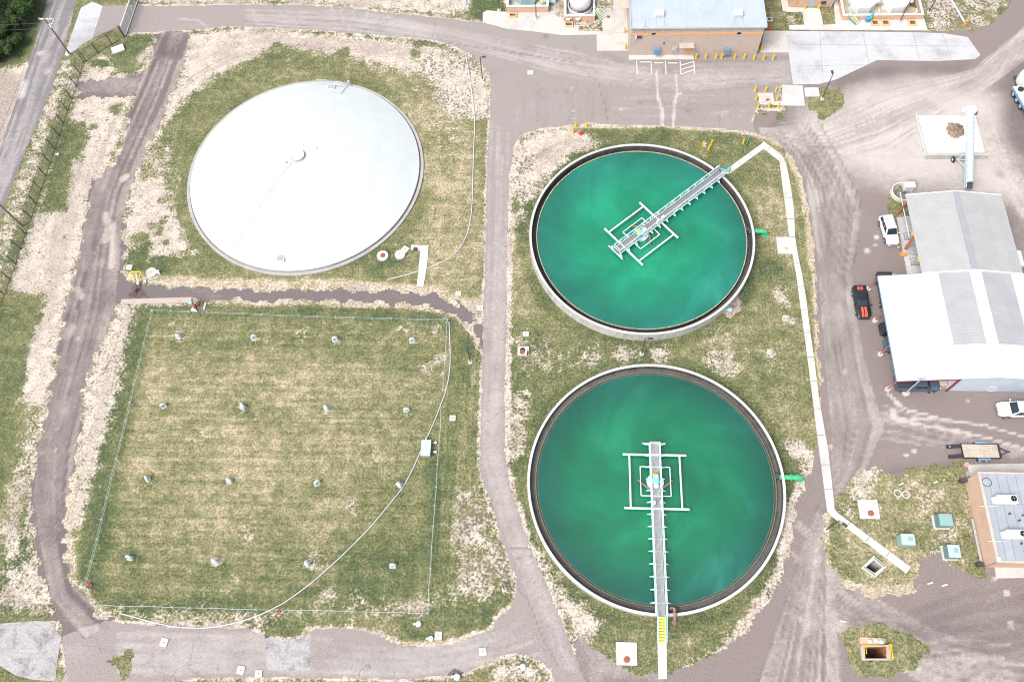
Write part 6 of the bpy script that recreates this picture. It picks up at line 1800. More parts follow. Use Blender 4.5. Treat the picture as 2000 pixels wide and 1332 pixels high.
roofpiece('roof', XR, XE, YS, gy, 0.003, ROOFW, t, ez, .45)
roofpiece('roof', 59.3, XE, gy, YN, 0.003, ROOFW, t, ez, .45)
build('ridge_cap', MB().bar((XR, YS, west_z(XR) + .05), (XR, gy, west_z(XR) + .05), .35, .05), WHITE, t)
build('fascia', MB().bar((XW, YS - .04, west_z(XW) - .08), (50.1, YS - .04, west_z(50.1) - .08), .05, .2), MAROON, t)
build('fascia', MB().bar((XW - .03, YS, west_z(XW) - .08), (XW - .03, YN, west_z(XW) - .08), .05, .2), STEELB, t)
build('wall', MB().prism([(50.2, 39.45), (66.2, 39.45), (66.2, 54.0), (50.2, 54.0)], 0, west_z(50.2) - .08), SHOPW, t)
build('gable_wall', MB().add([(50.2, 39.44, west_z(50.2) - .1), (66.2, 39.44, ez(66.2) - .1), (XR, 39.44, west_z(XR) - .08)], [(0, 1, 2)]), SHOPW, t)
build('corner_trim', MB().box(50.02, 50.2, 39.28, 39.44, 0, west_z(50.1) - .1), MAROON, t)
dr = build('garage_door', MB().box(50.12, 50.18, 39.7, 43.2, .1, 3.3), WHITE, t)
mb = MB()
for k in range(6):
    mb.box(50.09, 50.12, 39.7, 43.2, .6 + k * .48, .63 + k * .48)
build('door_seam', mb, GREYM, dr)
mb = MB()
for px_, py_, qx, qy in ((1926, 762, 1936, 756), (1936, 756, 1948, 756.5), (1936, 759, 1946, 759.5), (1928, 763.5, 1940, 764)):
    def sw(px_, py_):
        d = FW * CAMF + RT * (px_ - 1000) + UP * (666 - py_)
        s = (39.42) / d[1]; q = CAM + s * d
        return (q[0], 39.42, q[2])
    mb.bar(sw(px_, py_), sw(qx, qy), .05, .05)
build('wall_mark', mb, WHITE, t)
for px_, py_ in ((1695, 565.5), (1708.2, 627), (1718.5, 692.5), (1732.5, 761)):
    x, y = G(px_, py_)
    xt = max(x + .15, XW + .12)
    build('column', MB().tube([(x, y, .25), (xt, y, west_z(xt) - .06)], .085, 8), REDB, t)
    build('column_base', MB().lathe((x, y, 0), [(.34, -.05), (.34, .3), (0, .3)], 14), CONCW, t)
for yy in (40, 45, 50, 54):
    build('roof_beam', MB().bar((XW + .1, yy, west_z(XW) - .16), (50.1, yy, west_z(50.1) - .16), .12, .18), REDB, t)
build('stored_crate', MB().box(49.0, 50.0, 39.8, 41.2, 0, .9), TAN, None, 'grey crate against the shop door under the carport', 'crate')

# upper shop building
XW2, XE2, YS2, YN2 = 48.2, 61.1, 54.30, 66.7
z2 = lambda x: 3.9 + .15 * (x - XW2)
XR2 = 54.5
e2 = lambda x: z2(XR2) - .15 * (x - XR2)
t = thing('press_building', 'open sided building with a ribbed pale grey roof', 'building', (XR2, 60, 0))
roofpiece('roof', XW2, XR2, YS2, YN2, .02, ROOFC, t, z2, .40, ribh=.06)
roofpiece('roof', XR2, XE2, YS2, YN2, .02, ROOFC, t, e2, .40, ribh=.06)
build('ridge_cap', MB().bar((XR2, YS2 + .2, z2(XR2) + .06), (XR2, YN2 - .1, z2(XR2) + .06), .7, .02), simple('ridge', (.265, .275, .295), .6, .05, 1), t)
for ty, tw in ((YS2 + .04, .22), (YN2, .16)):
    build('edge_trim', MB().bar((XW2, ty, z2(XW2) + .05), (XR2, ty, z2(XR2) + .05), tw, .08).bar((XR2, ty, z2(XR2) + .05), (XE2, ty, e2(XE2) + .05), tw, .08), WHITE, t)
for px_, py_ in ((1752, 421), (1768, 487)):
    x, y = G(px_, py_)
    build('column', MB().bar((x, y, 0), (XW2 + .35, y + .05, 3.75), .22, .35), REDB, t)
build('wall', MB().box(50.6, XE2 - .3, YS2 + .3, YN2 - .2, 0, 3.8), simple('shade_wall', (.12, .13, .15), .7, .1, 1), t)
for yy in (57.2, 63.4):
    build('roof_beam', MB().bar((XW2 + .2, yy, 3.72), (50.6, yy, 4.05), .15, .2), REDB, t)
build('wall_unit', MB().box(XE2 - .3, XE2 + 1.2, 56.2, 58.6, 1.6, 2.8), PALEBLUE, t)
for px_, py_, lb in ((1778, 458, 'grey pump with a yellow guard, upper one beside the open building'), (1790, 508, 'grey pump with a yellow guard, lower one beside the open building')):
    x, y = G(px_, py_, .7)
    t2 = thing('pump', lb, 'pump', (x, y, 0))
    build('base', MB().cbox((x, y, .04), 1.3, 1.0, .45), GREYM, t2)
    build('guard', MB().tube([(x + .35, y - .35, .75), (x + .35, y + .35, .75)], .27, 12), YEL, t2, smooth=True)
    build('motor', MB().tube([(x - .5, y, .7), (x + .1, y, .7)], .22, 12), GALV, t2, smooth=True)
build('water_pipe', MB().tube([G3(1758, 376, 1.8), G3(1776, 463, 1.8), G3(1782, 463, 1.6)], .06, 6), WHITE, None, 'straight white pipe running beside the ribbed roof', 'pipe')
build('hose', MB().tube([G3(1772, 497, .1), G3(1776, 510, .1), G3(1781, 536, .1)], .035, 6), WHITE, None, 'thin pale hose on the dark floor beside the shops', 'hose')
build('drain_pipe', MB().tube([G3(1771, 494, .5), G3(1797, 495, .9)], .07, 6), GREYM, None, 'grey pipe crossing to the open building', 'pipe')
x, y = G(1765, 497, .2)
build('crate', MB().cbox((x, y, 0), .75, .55, .3, .15), ORANGE, None, 'orange box at the corner of the dark floor', 'box')
x, y = G(1760, 379)
t = thing('ring_wall', 'pale ring wall with weeds inside beside the open building', 'ring', (x, y, 0))
build('ring', MB().lathe((x, y, 0), [(1.55, -.05), (1.55, .7), (1.40, .7), (1.40, 0)], 36, R(10), R(310)), simple('ring_concrete', (.56, .53, .46), .85, .1, 1), t)
t2 = thing('white_tank', 'small white tank at the ring wall', 'tank', (x + .9, y + .6, 0))
build('shell', MB().cbox((x + .95, y + .75, .2), 1.5, .95, 1.1, .05), WHITE, t2, bevel=.12)
build('stand', MB().cbox((x + .95, y + .75, 0), 1.1, .8, .2), GREYM, t2)
heap('rubble', [(1756, 372), (1766, 372), (1768, 390), (1757, 388)], .4, simple('scrap', (.20, .17, .17), .8, .5, 5), 'scrap metal inside the ring wall', 'scrap', 8)
build('stone', MB().cbox(G3(1754, 483, 0), .2, .15, .1), WHITE, None, 'small white stone by the parked suv', 'stone')

# ================================================================== CONVEYOR, SLAB AND HEAP
t = thing('storage_slab', 'pale concrete storage slab with a low wall on its south side', 'slab', (*G(1860, 262), 0))
P = GP([(1793, 226), (1905, 227), (1923, 298), (1811, 300)], .1)
build('floor', MB().prism(P, -.1, .1), mat_concrete('slab_concrete', (.66, .66, .65), (.50, .50, .49), .4), t)
a, b = G(1810, 301, .9), G(1930, 300, .9)
build('push_wall', MB().box(a[0], b[0], a[1] - .25, a[1] + .02, -.1, .9), TWALL, t)
c_ = G(1793, 226, .1)
build('side_wall', MB().box(a[0] - .05, a[0] + .2, a[1] + .02, c_[1], -.1, .45), RIM, t)
heap('compost_heap', [(1848, 250), (1855, 242), (1868, 241), (1880, 248), (1883, 260), (1876, 270), (1862, 272), (1852, 264)], .7, MULCH, 'brown heap on the pale concrete slab', 'heap', 9, zb=.1)
t = thing('conveyor', 'long covered conveyor leaning from the roof over the slab', 'conveyor', (*G(1893, 372), 0))
lo, hi = Vector(G3(1893.5, 368, 1.0)), Vector(G3(1895.5, 222, 4.0))
k0 = lo.lerp(hi, .07)
m = MB()
n = 12; seg = 13
d = (hi - k0).normalized(); s = Vector((1, 0, 0)); u = s.cross(d)
if u.z < 0: u = -u
rings = [[k0.lerp(hi, i / seg) + s * (.52 * math.cos(a)) + u * (.50 * math.sin(a)) for a in np.linspace(0, PI, n)] for i in range(seg + 1)]
m.add([p for r_ in rings for p in r_], [(i * n + j, (i + 1) * n + j, (i + 1) * n + j + 1, i * n + j + 1) for i in range(seg) for j in range(n - 1)])
build('cover', m, GALV if False else simple('cover_paint', (.42, .48, .53), .4, .04, 1), t, smooth=True)
for i in range(1, seg):
    r_ = rings[i]
    m = MB()
    for j in range(n - 1):
        m.bar(r_[j] + u * .01, r_[j + 1] + u * .01, .05, .03)
    build('cover_band', m, GREYM, t)
m = MB()
for sx in (-.62,):
    for h in (-.1, .45):
        m.bar(lo + s * sx + u * h, hi + s * sx + u * h, .05)
    for i in range(31):
        p = lo.lerp(hi, i / 30) + s * sx
        m.bar(p - u * .1, p + u * .45, .04)
        if i < 30:
            q = lo.lerp(hi, (i + 1) / 30) + s * sx
            m.bar(p - u * .1, q + u * .45, .035)
build('side_truss', m, PALEBLUE, t)
build('belt', MB().bar(lo, hi, .8, .12), DARK, t)
build('head_box', MB().cbox((hi.x + .02, hi.y + .35, hi.z - .35), 1.1, 1.1, .95), WHITE, t, bevel=.03)
build('head_motor', MB().cbox((hi.x - .85, hi.y + .5, hi.z - .1), .6, .5, .45), PALEBLUE, t)
build('head_motor', MB().cbox((hi.x + .8, hi.y + .1, hi.z - .3), .35, .35, .5), RUST, t)
mid = lo.lerp(hi, .50); a_ = Vector(G3(1862, 312, .45)); b_ = Vector((lo.x + 1.5, a_.y, .45))
m = MB().bar(a_, b_, .12)
for e in (a_ + Vector((.55, 0, 0)), b_ - Vector((.5, 0, 0))):
    m.bar(e, mid, .09).bar(e, lo.lerp(hi, .22), .09).bar(e, lo.lerp(hi, .38), .06)
build('undercarriage', m, PALEBLUE, t)
for e in (a_, b_):
    w_ = build('wheel', MB().tube([e - s * .12, e + s * .12], .42, 18), RUBBER, t)
    build('rim', MB().tube([e - s * .14, e + s * .14], .2, 12), WHITE, w_)

# ================================================================== SMALL BRICK BUILDING
t = thing('brick_building', 'small orange brick building with grey felt roof and two air conditioners', 'building', (58, 22.7, 0))
bx0, by0, by1, bh = 50.15, 17.5, 27.8, 3.2
build('wall', MB().box(bx0, 74, by0, by1, 0, bh), TILT, t)
build('parapet_joint', MB().box(bx0 - .02, bx0 + .1, by0 - .02, by0 + .05, 0, bh), simple('joint', (.25, .18, .14), .9, .1, 1), t)
rx0 = G(1907, 930, 3.5)[0]
build('roof', MB().box(bx0 + .05, 74, by0 + .1, by1 - .05, bh, bh + .1), MEMG, t)
build('coping', MB().box(bx0 - .1, bx0 + .2, by0 - .06, by1 + .1, bh, bh + .2).box(bx0 + .2, 74, by0 - .06, by0 + .16, bh, bh + .16).box(bx0 + .2, 74, by1 - .1, by1 + .1, bh, bh + .16), simple('coping_tan', (.50, .40, .34), .8, .1, 1), t)
m = MB()
for k in range(12):
    m.box(bx0 + 1.0 + k * 1.05, bx0 + 1.04 + k * 1.05, by0 + .2, by1 - .2, bh + .1, bh + .115)
for yy in (20.5, 24.1):
    m.box(bx0 + .9, 74, yy, yy + .04, bh + .1, bh + .112)
build('roof_seams', m, simple('tar_seam', (.17, .18, .2), .7, .1, 1), t)
for k, (px_, py_) in enumerate(((1965, 975), (1983, 1043))):
    x, y = G(px_, py_, bh + .7)
    u_ = thing('air_conditioner', ['upper white rooftop air conditioner on the brick building', 'lower white rooftop air conditioner on the brick building'][k], 'air conditioner', (x, y, bh + .1), 0, 'rooftop air conditioners')
    build('housing', MB().cbox((x + .1, y, bh + .2), 2.15, 1.0, .75), WHITE, u_, bevel=.03)
    build('intake_hood', MB().cbox((x - 1.2, y - .1, bh + .2), .42, .8, .55), WHITE, u_, bevel=.02)
    build('fan', MB().lathe((x + .75, y + .05, bh + .95), [(.34, 0), (.34, .05), (.30, .05), (.30, .0), (0, .0)], 20), DARK, u_)
    build('fan_guard', MB().bar((x + .45, y + .05, bh + 1.01), (x + 1.05, y + .05, bh + 1.01), .03).bar((x + .75, y - .25, bh + 1.01), (x + .75, y + .35, bh + 1.01), .03), GREYM, u_)
    build('curb', MB().cbox((x, y, bh + .1), 2.2, .95, .12), GREYM, u_)
    build('drain_line', MB().bar((x - 2.9, y - .75, bh + .16), (x - .9, y - .65, bh + .16), .06), WHITE, u_)
for px_, py_ in ((1936, 974), (1970, 1004), (1996, 1007), (1989, 1017), (1993, 1062)):
    x, y = G(px_, py_, bh)
    build('roof_stack', MB().lathe((x, y, bh + .1), [(.1, 0), (.1, .3), (0, .32)], 10), DARK, t)
x, y = G(1927.5, 941.5, bh + .15)
build('hose_coil', MB().tube([(x + .52 * math.cos(a), y + .52 * math.sin(a), bh + .15) for a in np.linspace(0, 2 * PI, 25)], .035, 6, False), DARK, None, 'dark hose coiled on the brick building roof', 'hose')
x, y = G(1950, 1092, bh + .2)
build('roof_hatch', MB().cbox((x, y, bh + .1), .45, .45, .22), WHITE, t)
m = MB()
for k, dx in enumerate((.16, .30, .44)):
    m.tube([(bx0 - dx, by0 + .6, .3 + .1 * k), (bx0 - dx, by1 - 4.8, .3 + .1 * k)], .05, 6)
build('pipe_run', m, GALV, t)
for yy, z_ in ((by0 + .1, .6), (by1 - .3, .8)):
    build('wall_unit', MB().cbox((bx0 - .5, yy + .1, 0), .75, .4, z_), DARK, t)
m = MB().bar((bx0 + .02, by1 - .5, bh - .1), (bx0 - .05, by1 - .5, .3), .03)
x, y = G(1886, 908)
build('stump', MB().lathe((x, y, 0), [(.28, 0), (.28, .35), (.12, .35), (.12, .2), (0, .2)], 14), TANW, None, 'short hollow concrete stub at the slab corner', 'stub')

# ================================================================== VEHICLES
def loft(m, secs):
    """secs: list of closed loops with the same number of points"""
    n = len(secs[0])
    m.add([p for s_ in secs for p in s_], [(i * n + j, i * n + (j + 1) % n, (i + 1) * n + (j + 1) % n, (i + 1) * n + j) for i in range(len(secs) - 1) for j in range(n)] + [tuple(range(n - 1, -1, -1)), tuple((len(secs) - 1) * n + j for j in range(n))])
    return m
def xsec(x, w, zb, zs, zt, crown=.0):
    """car cross section: sill, side, shoulder, top"""
    return [(x, -w * .92, zb), (x, -w, zb + .12), (x, -w, zs - .12), (x, -w * .97, zs), (x, -w * .82, zt), (x, -w * .4, zt + crown), (x, w * .4, zt + crown), (x, w * .82, zt), (x, w * .97, zs), (x, w, zs - .12), (x, w, zb + .12), (x, w * .92, zb)]
def quad_inset(a, b, c, d, f=.08, off=.02, f2=None):
    a, b, c, d = map(Vector, (a, b, c, d))
    f2 = f if f2 is None else f2
    n_ = (b - a).cross(d - a).normalized()
    def P(u, v): return (a * (1 - u) + b * u) * (1 - v) + (d * (1 - u) + c * u) * v + n_ * off
    return [P(f, f2), P(1 - f, f2), P(1 - f, 1 - f2), P(f, 1 - f2)]
def vehicle(name, label, cat, px_, py_, rz, kind, paint, z=0, at=None):
    x, y = at if at else G(px_, py_, .8)
    t = thing(name, label, cat, (x, y, 0), rz)
    B = lambda n, mb, m, par=None, **k: build(n, mb, m, par or t, world=False, **k)
    if kind == 'suv':
        L, W, zb, zs, zt, ch = 4.6, .92, .32, .92, 1.0, 1.68
        body = [xsec(-2.3, .74, .45, .85, .92), xsec(-2.18, .86, .36, .95, 1.02), xsec(-1.4, W, .32, .98, 1.04), xsec(.7, W, .30, .95, 1.02), xsec(1.35, W, .32, .90, .99, .03), xsec(1.95, .87, .36, .82, .90, .03), xsec(2.22, .72, .42, .70, .76, .02), xsec(2.3, .60, .46, .62, .66)]
        cab = (-2.12, .98, .84, -1.92, .28, .68); wb = 1.38
    elif kind == 'muscle':
        L, W, zb, zs, zt, ch = 4.75, .95, .22, .80, .86, 1.32
        body = [xsec(-2.35, .80, .38, .78, .88), xsec(-2.25, .90, .30, .82, .92), xsec(-1.5, .96, .24, .84, .92), xsec(0, .92, .22, .80, .86), xsec(.9, .94, .22, .80, .88, .03), xsec(1.9, .93, .26, .74, .82, .04), xsec(2.28, .86, .30, .64, .70, .02), xsec(2.38, .74, .36, .56, .60)]
        cab = (-1.65, .72, .80, -1.0, -.02, .60); wb = 1.42
    elif kind == 'sedan':
        L, W, zb, zs, zt, ch = 4.6, .9, .28, .82, .88, 1.42
        body = [xsec(-2.3, .74, .42, .78, .86), xsec(-2.15, .85, .32, .86, .92), xsec(-1.3, .9, .28, .86, .92), xsec(.8, .9, .28, .82, .90), xsec(1.8, .86, .30, .74, .82, .03), xsec(2.25, .72, .38, .62, .68)]
        cab = (-1.75, .98, .80, -1.15, .25, .62); wb = 1.35
    else:   # pickup
        L, W, zb, zs, zt, ch = 5.6, .98, .45, 1.08, 1.14, 1.86
        body = [xsec(-2.8, .95, .52, 1.05, 1.12), xsec(-2.72, W, .46, 1.08, 1.14), xsec(0.0, W, .44, 1.08, 1.14), xsec(1.2, W, .44, 1.06, 1.14, .02), xsec(2.2, .96, .48, 1.02, 1.10, .05), xsec(2.62, .88, .52, .92, .98, .03), xsec(2.8, .80, .55, .82, .86)]
        cab = (-.78, 1.45, .90, -.60, .78, .74); wb = 1.78
    body_o = B('body', loft(MB(), body), paint, smooth=True, bevel=.03)
    x0b, x1b, wbot, x0t, x1t, wtop = cab
    zb0 = zt - .03
    if kind == 'suv' : zb0 = 1.0
    z1 = ch
    mz = z1 - .06
    c0 = [(x0b, -wbot, zb0), (x1b, -wbot, zb0), (x1b, wbot, zb0), (x0b, wbot, zb0)]
    c1 = [(x0t, -wtop, z1), (x1t, -wtop, z1), (x1t, wtop, z1), (x0t, wtop, z1)]
    m = MB().add(c0 + c1, [(0, 1, 5, 4), (1, 2, 6, 5), (2, 3, 7, 6), (3, 0, 4, 7), (4, 5, 6, 7)])
    B('cabin', m, paint, bevel=.05)
    B('roof', MB().add([(x0t + .06, -wtop + .06, z1 + .012), (x1t - .08, -wtop + .06, z1 + .012), (x1t - .08, wtop - .06, z1 + .012), (x0t + .06, wtop - .06, z1 + .012), ((x0t + x1t) / 2, 0, z1 + .05)], [(0, 1, 4), (1, 2, 4), (2, 3, 4), (3, 0, 4)]), paint, smooth=True)
    B('windshield', MB().add(quad_inset(c0[1], c0[2], c1[2], c1[1], .07, .03), [(0, 1, 2, 3)]), GLASS)
    B('rear_window', MB().add(quad_inset(c0[3], c0[0], c1[0], c1[3], .10, .03, .14), [(0, 1, 2, 3)]), GLASS)
    nwin = 3 if kind == 'suv' else 2
    for a, b, c, d in ((c0[0], c0[1], c1[1], c1[0]), (c0[2], c0[3], c1[3], c1[2])):
        q = [Vector(v) for v in quad_inset(a, b, c, d, .06, .03, .14)]
        for k in range(nwin):
            u0, u1 = k / nwin + .015, (k + 1) / nwin - .015
            B('side_window', MB().add([q[0].lerp(q[1], u0), q[0].lerp(q[1], u1), q[3].lerp(q[2], u1), q[3].lerp(q[2], u0)], [(0, 1, 2, 3)]), GLASS)
    rw = .37 if kind == 'pickup' else .34
    for sx in (-1, 1):
        for sy in (-1, 1):
            wx = sx * wb; wy = sy * (W - .10)
            m = MB().tube([(wx, wy - .12, rw), (wx, wy + .12, rw)], rw, 20)
            w_ = B('wheel', m, RUBBER)
            B('rim', MB().tube([(wx, wy + sy * .115, rw), (wx, wy + sy * .135, rw)], rw * .62, 16), CHROME, w_)
            B('wheel_arch', MB().tube([(wx, sy * (W - .10), rw + .03), (wx, sy * (W + .012), rw + .03)], rw + .07, 18), DARK, body_o)
    xf = body[-1][0][0]; xr = body[0][0][0]
    for sy in (-1, 1):
        B('headlight', MB().cbox((xf - .13, sy * W * .68, zs - .26), .16, .30, .12, 0), LAMP)
        B('tail_light', MB().cbox((xr + .06, sy * W * .80, zs - .18), .10, .16, .16, 0), RED)
        B('mirror', MB().cbox((x1b - .18, sy * (W + .12), zb0 + .02), .14, .24, .13, 0), paint)
    B('grille', MB().cbox((xf - .04, 0, .48), .08, W * .8, .16, 0), DARK)
    B('bumper', MB().cbox((xf - .05, 0, .34 if kind != 'pickup' else .45), .18, W * 1.5, .12, 0), paint if kind != 'pickup' else CHROME)
    if kind == 'suv':
        for sy in (-1, 1):
            B('roof_rack', MB().bar((x0t + .15, sy * .56, z1 + .07), (x1t - .2, sy * .56, z1 + .07), .04), GREYM)
        B('roof_rack', MB().bar((x0t + .7, -.56, z1 + .08), (x0t + .7, .56, z1 + .08), .04).bar((x1t - .5, -.56, z1 + .08), (x1t - .5, .56, z1 + .08), .04), GREYM)
    if kind == 'muscle':
        for sy in (-1, 1):
            B('stripe', MB().add([(.88, sy * .22 - .15, .93), (1.9, sy * .22 - .15, .885), (2.26, sy * .22 - .15, .755), (2.26, sy * .22 + .15, .755), (1.9, sy * .22 + .15, .885), (.88, sy * .22 + .15, .93)], [(0, 1, 4, 5), (1, 2, 3, 4)]), simple('stripe_paint', (.75, .10, .05), .3, .02, 1))
            B('stripe', MB().add([(-2.24, sy * .22 - .15, .94), (-1.7, sy * .22 - .15, .945), (-1.7, sy * .22 + .15, .945), (-2.24, sy * .22 + .15, .94)], [(0, 1, 2, 3)]), simple('stripe_paint', (.75, .10, .05), .3, .02, 1))
        B('spoiler', MB().box(-2.36, -2.2, -.8, .8, .98, 1.02), paint)
    if kind == 'pickup':
        B('bed_floor', MB().box(-2.66, -.86, -.80, .80, 1.12, 1.16), DARK)
        B('bed_rail', MB().box(-2.78, -.82, -.97, -.84, 1.12, 1.26).box(-2.78, -.82, .84, .97, 1.12, 1.26).box(-2.8, -2.68, -.84, .84, 1.12, 1.26), paint)
    return t
vehicle('suv', 'white suv with roof rack parked beside the weeds', 'suv', 1737, 449, R(-83.5), 'suv', CARW)
vehicle('sports_car', 'black car with red orange stripes on hood and trunk', 'car', 1684, 589, R(-89), 'muscle', CARK)
xx, yy = G(1707, 556, .3); vehicle('pickup_truck', 'dark pickup truck parked along the west edge of the carport', 'pickup', 0, 0, R(-90), 'pickup', CARD, at=(xx + 1.25, yy - 1.35))
xx, yy = G(1719, 642, .9); vehicle('parked_car', 'black car backed out under the carport edge with a red tail light', 'car', 0, 0, 0, 'suv', CARK, at=(xx + 2.3, yy))
xx, yy = G(1728, 674, .8); vehicle('parked_car', 'slate blue car poking out from under the carport', 'car', 0, 0, 0, 'sedan', CARS, at=(xx + 2.25, yy))
xx, yy = G(1792, 752, .8); vehicle('pickup_truck', 'slate pickup truck under the south edge of the carport', 'pickup', 0, 0, 0, 'pickup', CARS, at=(xx, yy + .2))
xx, yy = G(1948, 799, .7); vehicle('pickup_truck', 'white pickup truck parked south of the metal shop', 'pickup', 0, 0, PI, 'pickup', CARW, at=(xx + 2.8, yy - .05))

# flatbed trailer
x, y = G(1915, 881, .6)
t = thing('flatbed_trailer', 'small flatbed trailer with weathered wood deck and lowered ramps', 'trailer', (x, y, 0))
hx, hy = 2.12, .86
m = MB()
for k in range(8):
    yy = y - hy + .06 + k * (2 * hy - .04) / 8
    m.box(x - hx, x + hx, yy, yy + .195, .58, .63)
build('deck', m, WOOD, t)
build('frame', MB().box(x - hx - .08, x + hx + .08, y - hy - .07, y - hy, .48, .7).box(x - hx - .08, x + hx + .08, y + hy, y + hy + .07, .48, .7).box(x + hx, x + hx + .08, y - hy, y + hy, .48, .95).box(x - hx - .08, x - hx, y - hy, y + hy, .48, .64), BLACK, t)
build('tongue', MB().bar((x + hx, y - .6, .55), (x + hx + 1.15, y, .5), .1).bar((x + hx, y + .6, .55), (x + hx + 1.15, y, .5), .1).box(x + hx + 1.1, x + hx + 1.45, y - .06, y + .06, .42, .56), BLACK, t)
for s_ in (-1, 1):
    build('fender', MB().box(x - .55, x + .95, y + s_ * (hy + .2) - .13, y + s_ * (hy + .2) + .13, .72, .76), STEELB, t)
    for dx in (-.2, .6):
        w_ = build('wheel', MB().tube([(x + dx, y + s_ * (hy + .2) - .1, .33), (x + dx, y + s_ * (hy + .2) + .1, .33)], .33, 16), RUBBER, t)
        build('rim', MB().tube([(x + dx, y + s_ * (hy + .305), .33), (x + dx, y + s_ * (hy + .32), .33)], .18, 12), WHITE, w_)
    build('ramp', MB().bar((x - hx - .08, y + s_ * .64, .56), (x - hx - 1.65, y + s_ * .64, .08), .46, .07), BLACK, t)
build('tail_marker', MB().cbox((x - hx - 1.25, y + .64, .24), .12, .14, .05), WHITE, t)

# tank truck at the right edge
p0 = Vector(G3(1981, 176, 1.1)); p1 = Vector(G3(2004, 216, 1.1))
d = (p1 - p0); ang = math.atan2(d.y, d.x)
nrm = Vector((-math.sin(ang), math.cos(ang), 0))
ctr = (p0 + p1) / 2 + nrm * 1.15
t = thing('flatbed_truck', 'white and rusty flatbed truck cut by the right edge of the photo', 'truck', (ctr.x, ctr.y, 0), ang)
B = lambda n, mb, m, par=None, **k: build(n, mb, m, par or t, world=False, **k)
B('bed', MB().box(-2.6, 4.5, -1.15, 1.15, 1.0, 1.15), simple('rusty_white', (.66, .60, .56), .6, .1, 1, dirt=(.42, .22, .15), dirt_amt=.8, dscale=1.0))
B('side_rail', MB().box(-2.6, 4.5, -1.24, -1.15, .85, 1.2), STEELB)
B('chassis', MB().box(-2.4, 5.5, -.5, .5, .6, 1.0), DARK)
for dx in (-1.7, -.55, .7, 3.8):
    for sy in (-1, 1):
        w_ = B('wheel', MB().tube([(dx, sy * 1.0 - .17, .52), (dx, sy * 1.0 + .17, .52)], .52, 18), RUBBER)
        B('rim', MB().tube([(dx, sy * 1.175, .52), (dx, sy * 1.19, .52)], .28, 14), GREYM, w_)
B('spare_wheel', MB().tube([(-1.8, -.3, 1.16), (-1.8, -.3, 1.4)], .42, 18), RUBBER)
B('cab', MB().box(4.6, 6.8, -1.15, 1.15, .7, 2.7), CARW, bevel=.15)
x, y = G(2010, 150, 1.5)
t = thing('water_tank', 'large white rounded tank at the right edge of the photo', 'tank', (x, y, 0))
build('shell', MB().lathe((x, y, 0), [(1.35, .3), (1.45, 1.0), (1.35, 1.7), (.9, 2.0), (0, 2.1)], 28), CARW, t, smooth=True)
build('skid', MB().cbox((x, y, 0), 2.6, 2.6, .3), DARK, t)

# ================================================================== TREES AND WEEDS
def bush(px_, py_, r, h, label, seed, n=5200, cat='tree', tr=.16):
    x, y = G(px_, py_)
    g = np.random.default_rng(seed)
    t = thing('broadleaf_tree' if h > 2 else 'shrub', label, cat, (x, y, 0), 0)
    m = MB().tube([(0, 0, -.1), (.08, .05, h * .3), (.0, .1, h * .6)], [tr, tr * .75, tr * .4], 8)
    tips = []
    for k in range(7):
        a = 2 * PI * k / 7 + g.uniform(-.3, .3); e = h * g.uniform(.55, .85)
        q = (r * .6 * math.cos(a), r * .6 * math.sin(a), e)
        m.tube([(.05, .05, h * .28), (q[0] * .5, q[1] * .5, e * .65), q], [tr * .5, tr * .3, tr * .12], 6)
        tips.append(q)
    build('trunk', m, BARK, t, world=False)
    cl = [(g.uniform(-.7, .7) * r, g.uniform(-.7, .7) * r, h * g.uniform(.45, .88), r * g.uniform(.28, .5)) for _ in range(11)] + [(*q, r * .38) for q in tips]
    C_ = np.array(cl)
    k = g.integers(0, len(C_), n)
    v = g.normal(size=(n, 3)); v /= np.linalg.norm(v, axis=1)[:, None]
    P = C_[k, :3] + v * C_[k, 3:4] * (g.random((n, 1)) ** .35) * np.array([1, 1, .75])
    nn = v + g.normal(size=(n, 3)) * .6; nn[:, 2] += .5; nn /= np.linalg.norm(nn, axis=1)[:, None]
    a = np.cross(nn, g.normal(size=(n, 3))); a /= np.linalg.norm(a, axis=1)[:, None]; b = np.cross(nn, a)
    s_ = g.uniform(.08, .20, (n, 1))
    V = np.stack([P - a * s_, P - b * s_ * .6, P + a * s_, P + b * s_ * .6], 1).reshape(-1, 3)
    me = bpy.data.meshes.new('crown')
    me.from_pydata([tuple(q) for q in V], [], [(4 * i, 4 * i + 1, 4 * i + 2, 4 * i + 3) for i in range(n)])
    tone = np.clip((P[:, 2] / h - .35) * 1.0 + g.normal(size=n) * .22 + (C_[k, 2] / h - .6), 0, 1)  # leaves low in the crown get darker: shade painted into the tone
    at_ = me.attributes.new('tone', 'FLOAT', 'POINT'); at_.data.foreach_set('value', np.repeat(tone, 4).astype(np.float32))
    me.materials.append(LEAF)
    o = bpy.data.objects.new('crown', me); COL.objects.link(o); o.parent = t
    return t
for i, (a, b, r, h, lb) in enumerate(((18, 30, 2.6, 4.6, 'tallest dark tree in the upper left corner'), (62, 2, 2.0, 3.6, 'tree at the top edge nearest the street'), (48, 48, 1.9, 3.2, 'low tree right of the tallest dark tree'), (8, 82, 2.2, 3.6, 'tree at the left edge below the tallest one'),
                                      (40, 88, 1.3, 2.2, 'small tree at the lower tip of the dark thicket'), (-25, 50, 2.6, 4.6, 'tree cut by the left edge beside the tallest one'), (30, -12, 2.6, 4.4, 'tree cut by the top edge above the tallest one'), (-5, 118, 1.4, 1.9, 'lowest bush of the dark thicket at the left edge'),
                                      (30, 66, 1.7, 2.8, 'tree in the middle of the dark thicket'), (66, 26, 1.5, 2.6, 'tree at the right rim of the thicket beside the street'), (18, 108, 1.5, 2.1, 'tree near the lower tip of the thicket by the dirt'), (52, -22, 2.4, 3.8, 'tree partly above the top edge beside the street'))):
    bush(a, b, r, h, lb, 20 + i)

